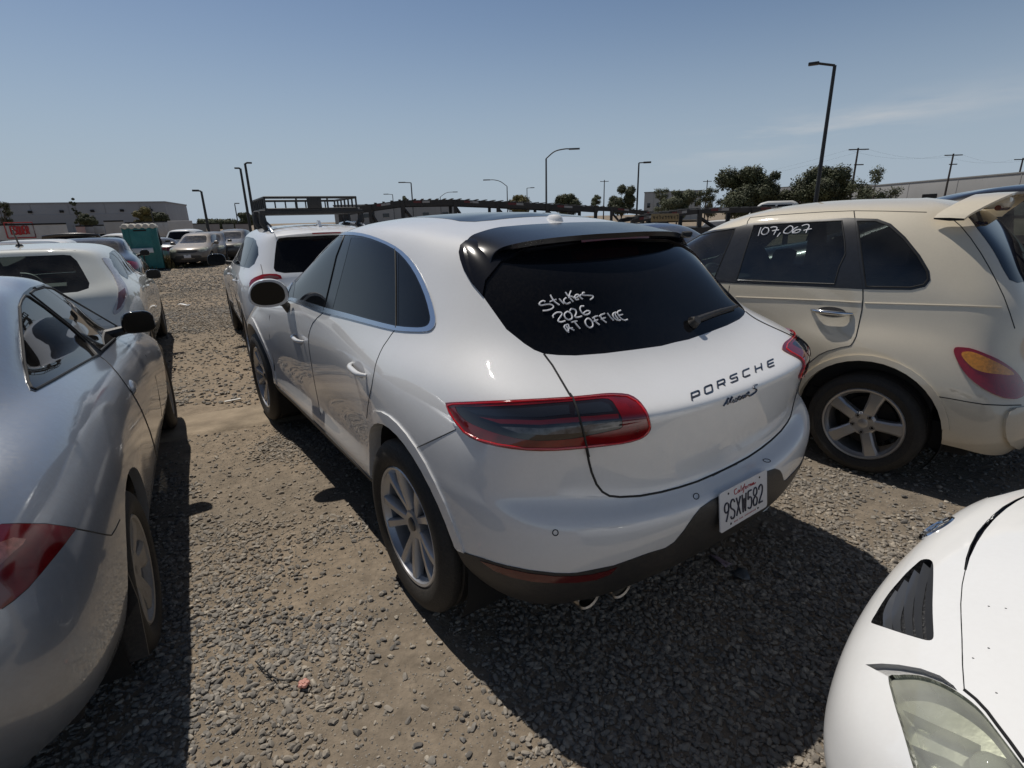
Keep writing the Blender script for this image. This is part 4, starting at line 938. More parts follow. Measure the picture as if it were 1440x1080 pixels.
# ------------------------------------------------------------------ silver coupe on the left
SILVER = mat('silver_paint', (.31, .34, .385), .36, metal=.55, coat=1., dust=.17, noise=.03, nscale=30, coat_rough=.05, inner=True)
SIL = [
 [(-.86,0,.26),(-.84,.35,.26),(-.77,.58,.27),(-.66,.72,.28),(-.46,.80,.28),(0,.83,.25),(.5,.825,.23),(1.0,.825,.23),(1.5,.825,.23),(2.1,.825,.23),(2.7,.83,.25),(3.15,.75,.24),(3.38,.4,.23),(3.44,0,.23)],
 [(-.95,0,.40),(-.93,.38,.40),(-.85,.62,.40),(-.72,.765,.40),(-.48,.845,.40),(0,.88,.38),(.5,.865,.36),(1.,.86,.36),(1.5,.86,.36),(2.1,.865,.36),(2.7,.878,.38),(3.2,.78,.38),(3.46,.42,.38),(3.53,0,.38)],
 [(-.995,0,.56),(-.97,.39,.56),(-.89,.645,.56),(-.75,.795,.56),(-.49,.87,.56),(0,.892,.56),(.5,.878,.55),(1,.873,.54),(1.5,.873,.54),(2.1,.88,.54),(2.7,.89,.55),(3.22,.79,.54),(3.46,.42,.54),(3.53,0,.54)],
 [(-.985,0,.70),(-.96,.39,.70),(-.88,.64,.70),(-.735,.79,.70),(-.48,.868,.70),(0,.893,.70),(.5,.885,.69),(1,.88,.68),(1.5,.88,.67),(2.1,.88,.66),(2.7,.88,.66),(3.18,.77,.63),(3.40,.4,.61),(3.46,0,.60)],
 [(-.955,0,.83),(-.93,.38,.83),(-.85,.625,.83),(-.705,.77,.83),(-.46,.85,.83),(0,.876,.83),(.5,.872,.82),(1,.868,.80),(1.5,.865,.78),(2.1,.855,.77),(2.7,.83,.76),(3.08,.70,.72),(3.25,.38,.71),(3.3,0,.70)],
 [(-.925,0,.94),(-.90,.36,.94),(-.815,.60,.935),(-.665,.735,.93),(-.43,.81,.93),(0,.842,.93),(.5,.843,.915),(1,.84,.895),(1.5,.835,.875),(2.1,.82,.855),(2.65,.75,.84),(2.95,.6,.81),(3.06,.33,.80),(3.1,0,.80)],
 [(-.86,0,1.02),(-.835,.34,1.015),(-.745,.565,1.0),(-.59,.69,1.0),(-.36,.76,1.005),(0,.79,1.01),(.5,.80,.985),(1,.80,.955),(1.5,.795,.93),(2.05,.77,.91),(2.5,.66,.90),(2.75,.5,.88),(2.82,.28,.87),(2.84,0,.87)],
 [(-.68,0,1.06),(-.65,.33,1.055),(-.55,.53,1.05),(-.41,.625,1.055),(-.20,.68,1.065),(.08,.71,1.07),(.5,.735,1.045),(1.0,.745,1.015),(1.5,.74,.98),(1.95,.71,.95),(2.2,.60,.94),(2.36,.44,.93),(2.4,.22,.93),(2.42,0,.93)],
 [(-.40,0,1.10),(-.38,.33,1.10),(-.28,.53,1.10),(-.17,.61,1.115),(-.01,.65,1.13),(.18,.675,1.13),(.55,.69,1.11),(1.0,.70,1.085),(1.45,.692,1.055),(1.78,.65,1.035),(1.9,.55,1.02),(1.98,.4,1.02),(2.0,.2,1.02),(2.01,0,1.02)],
 [(-.15,0,1.20),(-.13,.33,1.20),(-.05,.52,1.20),(.04,.59,1.215),(.16,.63,1.225),(.3,.645,1.23),(.58,.655,1.22),(.95,.658,1.21),(1.32,.65,1.195),(1.62,.60,1.155),(1.74,.50,1.15),(1.82,.36,1.15),(1.85,.18,1.15),(1.86,0,1.15)],
 [(.08,0,1.30),(.09,.33,1.30),(.14,.50,1.30),(.21,.555,1.31),(.31,.59,1.315),(.42,.605,1.32),(.63,.613,1.315),(.9,.613,1.315),(1.2,.605,1.30),(1.42,.55,1.275),(1.52,.455,1.27),(1.58,.32,1.275),(1.61,.16,1.28),(1.62,0,1.28)],
 [(.30,0,1.375),(.31,.31,1.37),(.34,.45,1.365),(.39,.505,1.365),(.46,.535,1.37),(.55,.55,1.372),(.68,.555,1.37),(.84,.562,1.385),(1.05,.548,1.375),(1.2,.49,1.36),(1.27,.41,1.36),(1.31,.28,1.37),(1.33,.14,1.375),(1.335,0,1.375)],
 [(.43,0,1.408),(.44,.22,1.406),(.455,.30,1.404),(.48,.33,1.403),(.52,.35,1.403),(.58,.36,1.405),(.68,.365,1.405),(.78,.365,1.41),(.9,.355,1.408),(.98,.315,1.403),(1.03,.26,1.403),(1.06,.18,1.405),(1.08,.09,1.407),(1.085,0,1.407)],
 [(.52,0,1.418),(.525,0,1.418),(.535,0,1.418),(.55,0,1.418),(.57,0,1.419),(.61,0,1.42),(.68,0,1.42),(.73,0,1.418),(.76,0,1.416),(.78,0,1.414),(.79,0,1.413),(.80,0,1.413),(.805,0,1.413),(.808,0,1.413)],
]
def build_silver():
    c = Car('coupe', SIL, (-2.207, 1.334, 2.0885), -1, 160, 112, label='dusty silver two-door coupe cut by the left edge with a red tail light', cat='car')
    for x in (0, 2.70):
        c.cut('arch', c.circle(x, .33, .385), 'side', lim=lambda p: p.y > .55)
    dlo = [(25.5,432),(28,421),(33,412),(42,404.5),(60,399.5),(86,403),(113,417),(142,435.5),(163,452),(176,465.5),(168,474.5),(140,501.5),(110,517.8),(79,535.5),(50,551),(42,548.5),(37,538),(31,508),(27,465)]
    c.cut('window_frame', dlo, lim=lambda p: p.y > .3)
    qg = [(27.2,432),(30,423),(35,416),(40,417),(62,432),(96,458.5),(119,479.5),(137,499.5),(109,515.2),(78,533),(55.7,545),(49.5,548),(44,545.5),(39,536),(33.7,508),(29,463.7)]
    dg = [(42,413),(48,408),(62,404),(85.6,408),(111.5,422),(140,440),(160.7,455.5),(171.5,465),(166,472),(141,493.5),(121,478),(98,457.5),(64,430.5)]
    c.cut('quarter_glass', qg, within=('window_frame',)); c.cut('door_glass', dg, within=('window_frame',))
    tl = [(-90,760),(-60,741),(0,738),(26,737),(65,737.6),(84,740),(106,743.4),(98,754),(90.7,764),(75,783.5),(58,804),(39,826),(19.4,843),(0,857),(-60,890),(-120,890)]
    c.cut('tail_light', tl, lim=lambda p: p.x < -.3)
    c.cut('clear', [(-60,768),(0,762.6),(17,756.5),(35,758.5),(31,765.5),(13,781),(0,793.7),(-50,810)], within=('tail_light',))
    c.cut('rear_window', [(-.52,-.1),(-.50,.30),(-.40,.47),(-.30,.52),(.10,.50),(.24,.44),(.27,.25),(.28,-.1)], 'top', lim=lambda p: p.z > 1.02 and p.x < .5)
    c.cut('windshield', [(2.2,-.1),(2.17,.4),(2.0,.56),(1.62,.53),(1.36,.40),(1.34,-.1)], 'top', lim=lambda p: p.z > .9 and p.x > 1.0)
    c.cut('headlight', [(.45,.60),(.62,.58),(.72,.64),(.70,.73),(.55,.70)], 'front')
    c.part('body', SILVER, lip=.035); c.part('window_frame', GLOSSB, h=.002, split=True)
    g = glass_mat('grey_glass', (.07, .075, .08), .035)
    c.part('quarter_glass', g, obj='side_window', split=True); c.part('door_glass', g, obj='side_window', split=True)
    c.part('rear_window', glass_mat('rear_grey_glass', (.3, .33, .33), .06), h=.001); c.part('windshield', g, h=.001)
    for pl in (qg, dg): c.seam([pl + pl[:1]], 'window_seal', r=.0055, off=.001)
    t = c.part('tail_light', REDLENS2, h=.003, split=True)
    for o, p_ in zip(c.part('clear', AMBCLEAR, h=.0035, obj='clear_lens', split=True), t): o.parent = p_
    c.part('headlight', CLEARL, h=.003, split=True)
    add_arch(c, 0, .33, .387, .82, .38); add_arch(c, 2.70, .33, .387, .82, .38); underbody(c, -.6, 3.1, .74, .22, .42)
    cabin(c, [(.95, .30, 2), (.12, .34, 1)], -.2, 2.2, .68, .93, dash=1.75)
    c.seam([[(139,500.5),(147,506),(155.6,514),(166,526),(176,540),(185,552),(192,563.5),(199,577),(205,591.5),(211,607),(216,624),(220,642),(222.5,665)]], r=.0040)
    c.seam([[(106.5,743.5),(130,748),(150,752.2),(157,752.6),(163,743),(168.5,731)], [(106,743.6),(98,754.5),(90.7,764.7),(75,784),(58,804.7),(39,826.7),(19.4,843.8),(2,856)], [(2,737.5),(26,736.5),(65,737),(84,739.4),(106,742.8)]], r=.0026)
    c.seam([c.sidecast([(1.78, z) for z in (.38, .5, .65, .8, .92)]), c.sidecast([(.62 + t * 1.16, .36) for t in np.linspace(0, 1, 9)])], px=False, r=.003)
    # flush round handle
    q = c.on(186.5, 544)
    for sd in (1, -1):
        mb = MB(); rows = []
        for rad, off in ((0, .010), (.4, .012), (.72, .010), (1, .001)):
            row = []
            for t in np.linspace(0, 2 * math.pi, 25):
                p = c.cast((q.x + .075 * rad * math.cos(t), 3, q.z + .034 * rad * math.sin(t)), (0, -1, 0), off); row.append((p.x, p.y * sd * c.side, p.z))
            rows.append(row)
        mb.grid(rows); mb.build('door_handle', SILVER, c.root)
    for sd in (1, -1):
        mb = MB(); mb.prism([(-.34, .74, .18), (-.34, .875, .18), (-.325, .885, .40), (-.30, .872, .50), (-.30, .74, .50)], (-.012, 0, 0)); mb.v = [Vector((v.x, v.y * sd, v.z)) for v in mb.v]; mb.build('mud_flap', PLASTIC, c.root, smooth=False)
    mb = MB(); mb.box((-.952, 0, .78), (.01, .305, .155), bev=.003); mb.build('license_plate', PLATEW, c.root)
    rows = [(.2, .030, -.026, .045, 0), (.5, .034, -.016, .045, 0), (.78, .045, -.010, .04, 0), (1.0, .062, -.010, .03, 0)]
    for x in (0, 2.70): add_wheel(c, x, .862, .32, .32, .214, .215, spoke_set(6, rows, phase=R(70), hub=.085, hub_y=-.022), RIMS2, lugs=5, hubcol=RIMS2)
    simple_mirror(c, 1.60, .875, 1.045, GLOSSB, .085, .066)
    # handles and small trim inside the rear quarter
    mb = MB(); mb.tube([c.on(*q, .004) for q in ((48, 406), (60, 401.5), (72, 401.8), (86, 404.8))], .006, 6) ; o = mb.build('drip_rail', GLOSSB, c.root)
    for v in o.data.vertices: v.co.y *= c.side
    return c
REDLENS2 = mat('coupe_red_lens', (.15, .004, .006), .12, coat=1, noise=.35, nscale=18, dust=.03)
AMBCLEAR = mat('pink_clear_lens', (.36, .12, .09), .12, coat=1, noise=.6, nscale=60)
RIMS2 = mat('dusty_alloy', (.36, .34, .31), .45, .35, dust=.35)

# ------------------------------------------------------------------ pale hatchback ahead of the coupe
LEA = [
 [(-.62,0,.30),(-.60,.38,.30),(-.54,.62,.30),(-.46,.74,.31),(-.32,.80,.30),(0,.82,.27),(.5,.81,.24),(1.0,.81,.24),(1.5,.81,.24),(2.1,.82,.24),(2.7,.82,.26),(3.15,.74,.24),(3.40,.4,.24),(3.47,0,.24)],
 [(-.72,0,.46),(-.70,.40,.46),(-.63,.66,.46),(-.53,.79,.46),(-.35,.845,.46),(0,.865,.44),(.5,.85,.42),(1.,.845,.42),(1.5,.845,.42),(2.1,.855,.42),(2.7,.87,.44),(3.2,.78,.42),(3.48,.42,.42),(3.56,0,.42)],
 [(-.75,0,.60),(-.725,.41,.60),(-.65,.68,.60),(-.54,.80,.60),(-.35,.86,.60),(0,.882,.60),(.5,.868,.58),(1,.86,.58),(1.5,.86,.58),(2.1,.87,.58),(2.7,.88,.58),(3.2,.78,.56),(3.48,.42,.56),(3.55,0,.56)],
 [(-.73,0,.72),(-.705,.40,.72),(-.63,.66,.74),(-.52,.785,.75),(-.34,.85,.75),(0,.878,.75),(.5,.872,.74),(1,.868,.73),(1.5,.866,.73),(2.1,.868,.73),(2.7,.87,.73),(3.1,.76,.71),(3.35,.4,.70),(3.42,0,.70)],
 [(-.70,0,.84),(-.675,.39,.84),(-.60,.63,.86),(-.50,.755,.88),(-.33,.825,.88),(0,.86,.88),(.5,.865,.87),(1,.862,.86),(1.5,.86,.85),(2.1,.85,.85),(2.65,.83,.86),(3.0,.72,.83),(3.2,.38,.81),(3.25,0,.80)],
 [(-.675,0,.95),(-.65,.38,.95),(-.58,.60,.96),(-.48,.725,.98),(-.31,.795,.99),(0,.835,.98),(.5,.845,.97),(1,.845,.955),(1.5,.84,.945),(2.1,.82,.94),(2.55,.74,.95),(2.8,.6,.92),(2.95,.33,.90),(2.98,0,.90)],
 [(-.63,0,1.03),(-.61,.37,1.03),(-.54,.58,1.04),(-.45,.69,1.06),(-.28,.755,1.065),(.02,.795,1.06),(.5,.81,1.05),(1,.81,1.03),(1.5,.80,1.01),(2.0,.77,1.0),(2.35,.66,1.0),(2.55,.5,.99),(2.62,.28,.98),(2.65,0,.98)],
 [(-.56,0,1.11),(-.54,.36,1.11),(-.475,.56,1.12),(-.39,.655,1.135),(-.24,.715,1.14),(.05,.755,1.13),(.5,.77,1.11),(1.0,.77,1.09),(1.5,.755,1.07),(1.85,.71,1.06),(2.1,.60,1.05),(2.25,.44,1.04),(2.3,.22,1.04),(2.32,0,1.04)],
 [(-.48,0,1.22),(-.465,.35,1.22),(-.40,.54,1.225),(-.32,.625,1.23),(-.18,.68,1.23),(.1,.715,1.22),(.5,.73,1.205),(1.0,.73,1.19),(1.4,.71,1.165),(1.65,.66,1.15),(1.8,.55,1.15),(1.9,.4,1.15),(1.94,.2,1.15),(1.95,0,1.15)],
 [(-.39,0,1.34),(-.375,.34,1.34),(-.32,.52,1.34),(-.245,.595,1.34),(-.11,.645,1.34),(.14,.675,1.335),(.52,.69,1.325),(.97,.685,1.31),(1.25,.665,1.29),(1.43,.61,1.275),(1.53,.52,1.275),(1.6,.38,1.285),(1.63,.19,1.29),(1.64,0,1.29)],
 [(-.33,0,1.44),(-.315,.33,1.437),(-.265,.49,1.433),(-.19,.56,1.43),(-.06,.60,1.43),(.18,.625,1.43),(.55,.64,1.425),(.9,.635,1.415),(1.08,.61,1.40),(1.2,.56,1.39),(1.27,.47,1.39),(1.32,.34,1.40),(1.34,.17,1.41),(1.345,0,1.41)],
 [(-.28,0,1.495),(-.265,.31,1.488),(-.21,.43,1.482),(-.13,.48,1.482),(0,.51,1.487),(.2,.53,1.492),(.55,.545,1.495),(.8,.54,1.487),(.92,.515,1.475),(.99,.46,1.465),(1.03,.38,1.467),(1.06,.27,1.475),(1.07,.13,1.482),(1.075,0,1.482)],
 [(-.1,0,1.52),(-.09,.22,1.517),(-.06,.29,1.515),(0,.32,1.516),(.08,.335,1.52),(.22,.345,1.525),(.5,.35,1.53),(.65,.345,1.523),(.72,.33,1.515),(.76,.29,1.51),(.79,.24,1.51),(.81,.16,1.513),(.82,.08,1.517),(.825,0,1.517)],
 [(.05,0,1.535),(.06,0,1.535),(.08,0,1.536),(.11,0,1.537),(.15,0,1.538),(.25,0,1.54),(.45,0,1.541),(.53,0,1.538),(.57,0,1.536),(.60,0,1.534),(.62,0,1.533),(.63,0,1.532),(.635,0,1.532),(.64,0,1.532)],
]
PALE = mat('pale_white_paint', (.66, .67, .62), .5, coat=1., spec=.2, dust=.06, noise=.02, coat_rough=.02, inner=True)
ZF = lambda z: z if z < .9 else .9 + (z - .9) * .86
LEA = [[(x, y, ZF(z)) for x, y, z in r_] for r_ in LEA]
zp = lambda pl: [(a, ZF(b)) for a, b in pl]
def build_pale():
    c = Car('hatchback', LEA, (-4.60, 5.17, 2.101), -1, 120, 90, label='pale white hatchback with short roof aerial and strip tail lights, ahead of the silver coupe', cat='car')
    for x in (0, 2.70): c.cut('arch', c.circle(x, .33, .37), 'side', lim=lambda p: p.y > .55)
    c.cut('rear_window', zp([(-.1,1.05),(.42,1.055),(.50,1.08),(.51,1.13),(.475,1.25),(.44,1.36),(.40,1.42),(.35,1.43),(-.1,1.435)]), 'rear', lim=lambda p: p.x < 0)
    c.cut('window_frame', zp([(-.02,1.10),(.2,1.13),(1.0,1.105),(1.7,1.08),(1.86,1.075),(1.62,1.18),(1.38,1.30),(1.1,1.39),(.85,1.415),(.5,1.42),(.2,1.405),(.02,1.36),(-.10,1.26),(-.10,1.16)]), 'side', lim=lambda p: p.y > .3)
    c.cut('g1', zp([(.62,1.115),(1.0,1.11),(1.62,1.088),(1.40,1.27),(1.1,1.375),(.85,1.40),(.66,1.405)]), 'side', within=('window_frame',))
    c.cut('g2', zp([(-.07,1.17),(-.01,1.12),(.2,1.14),(.57,1.125),(.61,1.40),(.5,1.408),(.2,1.392),(.03,1.35),(-.07,1.25)]), 'side', within=('window_frame',))
    tl = [(143,363.5),(150,363.5),(157,366),(168.5,388.5),(176,400),(179,408),(179,415),(177.6,422),(174,431),(170,436.5),(165,441),(160.7,442.4),(158.5,438),(162,428),(164.6,419.6),(165.7,411),(165,403),(158,386),(150,374)]
    c.cut('tail_light', tl, sm=2)
    c.cut('lens', [(166,412),(175,405),(176.5,414),(174,423),(169,432.5),(163,437),(165.5,426)], within=('tail_light',))
    c.cut('windshield', zp([(-.1,1.06),(.5,1.06),(.56,1.10),(.50,1.33),(.42,1.42),(-.1,1.43)]), 'front', lim=lambda p: p.x > 1.0)
    c.cut('headlight', zp([(.5,.70),(.68,.68),(.78,.78),(.72,.90),(.6,.84)]), 'front')
    c.part('body', PALE, lip=.035); g = glass_mat('clear_teal_glass', (.72, .82, .80), .05)
    c.part('rear_window', g, h=-.001); c.part('window_frame', GLOSSB, h=.001, split=True)
    for w in ('g1', 'g2'): c.part(w, g, obj='side_window', split=True)
    t = c.part('tail_light', CLEARL2, h=.006, split=True)
    for o, p_ in zip(c.part('lens', REDDIM, h=.007, obj='red_lens', split=True), t): o.parent = p_
    c.part('windshield', g, h=.001); c.part('headlight', CLEARL, h=.003, split=True)
    add_arch(c, 0, .33, .372, .81, .36); add_arch(c, 2.70, .33, .372, .81, .36); underbody(c, -.4, 3.2, .72, .24, .42)
    cabin(c, [(1.05, .28, 2), (.2, .12, 1)], -.3, 2.0, .70, .96, dash=1.75)
    c.seam([c.sidecast([(.62, z) for z in (.42, .6, .8, 1.0, 1.04)]), c.sidecast([(1.75, z) for z in (.42, .6, .8, 1.0)]), c.topcast([(-.26 + .0 * y, y) for y in (0, .2, .35, .44)]), c.rearcast([(y, .78) for y in (0, .2, .4, .55)])], px=False)
    p = c.cast((-.02, .0, 3), (0, 0, -1)); mb = MB(); mb.lathe([(.0005, .018), (.022, .016), (.032, 0)], 16, 'Z'); mb.tube([(0, 0, .01), (-.06, 0, .10), (-.075, 0, .15)], [.008, .006, .005], 8); mb.build('antenna', PLASTIC, c.root, loc=p)
    rows = [(.2, .03, -.03, .05, 0), (.6, .025, -.02, .04, 0), (1.0, .035, -.012, .03, 0)]
    for x in (0, 2.70): add_wheel(c, x, .855, .315, .315, .205, .205, spoke_set(5, rows), RIMS2)
    simple_mirror(c, 1.75, .90, .985, GLOSSB, .085, .06)
    handle(c, .75, .93, PALE); handle(c, 1.75 - .2, .93, PALE) 
    return c
CLEARL2 = mat('milky_lens', (.40, .38, .38), .14, coat=1, noise=.3, nscale=40)
REDDIM = mat('pale_red_lens', (.16, .07, .07), .15, coat=1)
cream = build_cream(); silver = build_silver(); pale = build_pale()
# ------------------------------------------------------------------ boxier white SUV ahead (the same skin, in other colours, also serves the distant cars)
SUV = [
 [(-.70,0,.33),(-.68,.40,.33),(-.62,.66,.33),(-.54,.78,.34),(-.38,.84,.34),(0,.86,.33),(.5,.86,.31),(1.0,.86,.31),(1.5,.86,.31),(2.1,.86,.31),(2.65,.86,.32),(3.1,.78,.30),(3.35,.42,.28),(3.42,0,.28)],
 [(-.82,0,.46),(-.80,.42,.46),(-.73,.70,.46),(-.62,.83,.46),(-.40,.885,.47),(0,.91,.46),(.5,.895,.44),(1.0,.89,.44),(1.5,.89,.44),(2.1,.895,.44),(2.65,.91,.46),(3.15,.82,.44),(3.42,.46,.44),(3.5,0,.44)],
 [(-.85,0,.60),(-.825,.43,.60),(-.75,.72,.60),(-.63,.85,.60),(-.41,.90,.60),(0,.925,.60),(.5,.90,.58),(1.0,.89,.58),(1.5,.89,.58),(2.1,.90,.58),(2.65,.925,.60),(3.16,.82,.58),(3.43,.46,.58),(3.52,0,.58)],
 [(-.84,0,.72),(-.815,.43,.72),(-.74,.71,.73),(-.63,.845,.74),(-.41,.90,.74),(0,.925,.74),(.5,.91,.73),(1.0,.90,.73),(1.5,.90,.73),(2.1,.91,.73),(2.65,.925,.74),(3.14,.82,.72),(3.42,.46,.72),(3.5,0,.72)],
 [(-.80,0,.84),(-.775,.42,.84),(-.71,.69,.85),(-.61,.825,.86),(-.41,.89,.87),(0,.92,.87),(.5,.915,.86),(1.0,.905,.86),(1.5,.905,.86),(2.1,.91,.86),(2.65,.915,.87),(3.1,.81,.84),(3.36,.45,.83),(3.44,0,.83)],
 [(-.80,0,.96),(-.775,.41,.96),(-.71,.67,.97),(-.61,.80,.98),(-.41,.87,.98),(0,.90,.98),(.5,.905,.97),(1.0,.90,.97),(1.5,.895,.97),(2.1,.89,.96),(2.6,.86,.96),(2.98,.75,.94),(3.2,.42,.94),(3.28,0,.94)],
 [(-.785,0,1.05),(-.76,.40,1.05),(-.69,.63,1.06),(-.59,.75,1.07),(-.40,.82,1.07),(0,.86,1.07),(.5,.875,1.06),(1.0,.875,1.06),(1.5,.865,1.05),(2.05,.83,1.05),(2.4,.73,1.06),(2.62,.56,1.05),(2.72,.3,1.05),(2.75,0,1.05)],
 [(-.735,0,1.13),(-.71,.39,1.13),(-.64,.60,1.14),(-.54,.70,1.15),(-.36,.77,1.15),(.02,.815,1.15),(.5,.835,1.14),(1.0,.835,1.14),(1.5,.82,1.13),(1.9,.77,1.13),(2.15,.65,1.12),(2.3,.48,1.11),(2.36,.24,1.11),(2.38,0,1.11)],
 [(-.67,0,1.24),(-.645,.385,1.24),(-.58,.57,1.245),(-.48,.66,1.25),(-.30,.73,1.25),(.05,.77,1.25),(.5,.785,1.245),(1.0,.785,1.24),(1.45,.765,1.23),(1.72,.71,1.22),(1.87,.59,1.22),(1.97,.43,1.22),(2.01,.2,1.22),(2.02,0,1.22)],
 [(-.59,0,1.37),(-.565,.38,1.37),(-.50,.54,1.37),(-.405,.62,1.37),(-.23,.68,1.37),(.10,.715,1.37),(.52,.73,1.365),(.98,.725,1.36),(1.30,.705,1.345),(1.48,.65,1.335),(1.59,.55,1.335),(1.66,.4,1.34),(1.69,.2,1.345),(1.70,0,1.345)],
 [(-.52,0,1.48),(-.495,.37,1.477),(-.435,.51,1.475),(-.34,.58,1.472),(-.17,.63,1.472),(.15,.66,1.475),(.55,.675,1.475),(.95,.67,1.47),(1.15,.645,1.455),(1.27,.59,1.447),(1.34,.5,1.45),(1.39,.36,1.46),(1.41,.18,1.465),(1.415,0,1.465)],
 [(-.47,0,1.555),(-.45,.34,1.55),(-.385,.45,1.545),(-.28,.505,1.543),(-.11,.545,1.547),(.2,.57,1.555),(.58,.58,1.56),(.85,.575,1.552),(.98,.55,1.542),(1.06,.49,1.535),(1.11,.41,1.538),(1.14,.29,1.545),(1.15,.14,1.55),(1.155,0,1.55)],
 [(-.2,0,1.60),(-.19,.24,1.598),(-.15,.32,1.595),(-.09,.35,1.595),(.02,.365,1.598),(.25,.375,1.603),(.55,.38,1.605),(.72,.375,1.60),(.79,.355,1.592),(.83,.31,1.588),(.86,.25,1.588),(.88,.17,1.59),(.89,.08,1.593),(.895,0,1.593)],
 [(.0,0,1.615),(.01,0,1.615),(.03,0,1.616),(.06,0,1.617),(.11,0,1.618),(.26,0,1.62),(.5,0,1.621),(.58,0,1.618),(.62,0,1.616),(.65,0,1.614),(.67,0,1.613),(.68,0,1.612),(.69,0,1.612),(.695,0,1.612)],
]
ZS = lambda z: z if z < 1.0 else 1.0 + (z - 1.0) * .915
SUV2 = [[(x, y, ZS(z)) for x, y, z in r_] for r_ in SUV]
def suv_cuts(c, zs=lambda z: z):
    zp_ = lambda pl: [(a, zs(b)) for a, b in pl]
    for x in (0, 2.66): c.cut('arch', c.circle(x, .36, .41, 28), 'side', lim=lambda p: p.y > .55)
    c.cut('cladding', [(-1, .2), (3.7, .2), (3.7, .47), (3.10, .49), (2.66, .40), (2.2, .43), (.45, .43), (0, .40), (-.4, .52), (-1, .52)], 'side', lim=lambda p: p.y > .3)
    c.cut('cladding', [(-.1, .2), (.95, .2), (.95, .52), (-.1, .52)], 'rear'); c.cut('cladding', [(-.1, .2), (.95, .2), (.95, .42), (-.1, .42)], 'front')
    c.cut('rear_window', zp_([(-.1, 1.10), (.50, 1.105), (.575, 1.125), (.585, 1.16), (.545, 1.30), (.50, 1.44), (.47, 1.475), (.40, 1.485), (-.1, 1.495)]), 'rear', lim=lambda p: p.x < 0)
    c.cut('window_frame', zp_([(-.38, 1.20), (-.28, 1.15), (.5, 1.135), (1.2, 1.125), (1.85, 1.12), (1.62, 1.235), (1.38, 1.345), (1.12, 1.45), (.92, 1.475), (.5, 1.482), (.1, 1.475), (-.1, 1.45), (-.28, 1.38), (-.37, 1.30)]), 'side', lim=lambda p: p.y > .3)
    c.cut('g1', zp_([(.80, 1.145), (1.2, 1.138), (1.75, 1.132), (1.58, 1.22), (1.35, 1.335), (1.1, 1.437), (.92, 1.462), (.84, 1.465)]), 'side', within=('window_frame',))
    c.cut('g2', zp_([(.02, 1.16), (.5, 1.148), (.75, 1.145), (.79, 1.466), (.5, 1.47), (.12, 1.463), (.06, 1.45)]), 'side', within=('window_frame',))
    c.cut('g3', zp_([(-.35, 1.215), (-.27, 1.165), (-.03, 1.16), (.01, 1.445), (-.09, 1.437), (-.265, 1.37), (-.345, 1.30)]), 'side', within=('window_frame',))
    c.cut('windshield', zp_([(-.1, 1.13), (.52, 1.135), (.60, 1.16), (.545, 1.36), (.48, 1.455), (.40, 1.475), (-.1, 1.485)]), 'front', lim=lambda p: p.x > .9)
    c.cut('headlight', [(.46, .83), (.52, .76), (.66, .74), (.80, .78), (.86, .86), (.83, .93), (.72, .94), (.58, .90)], 'front')
    c.cut('grille', [(-.1, .72), (.36, .72), (.44, .76), (.42, .86), (-.1, .885)], 'front')
    c.cut('intake', [(-.1, .46), (.45, .46), (.60, .50), (.52, .58), (-.1, .60)], 'front')
def suv_parts(c, paint, glass, clad, light, side_glass=None):
    c.part('body', paint, lip=.04); c.part('cladding', clad, h=.004, lip=.04)
    c.part('rear_window', glass, h=-.002); c.part('window_frame', GLOSSB, h=.001)
    for w in ('g1', 'g2', 'g3'): c.part(w, side_glass or glass, obj='side_window', split=True)
    c.part('windshield', side_glass or glass, h=.001); c.part('headlight', light, h=.004, split=True); c.part('grille', PLASTIC, h=.004); c.part('intake', PLASTIC, h=-.004)
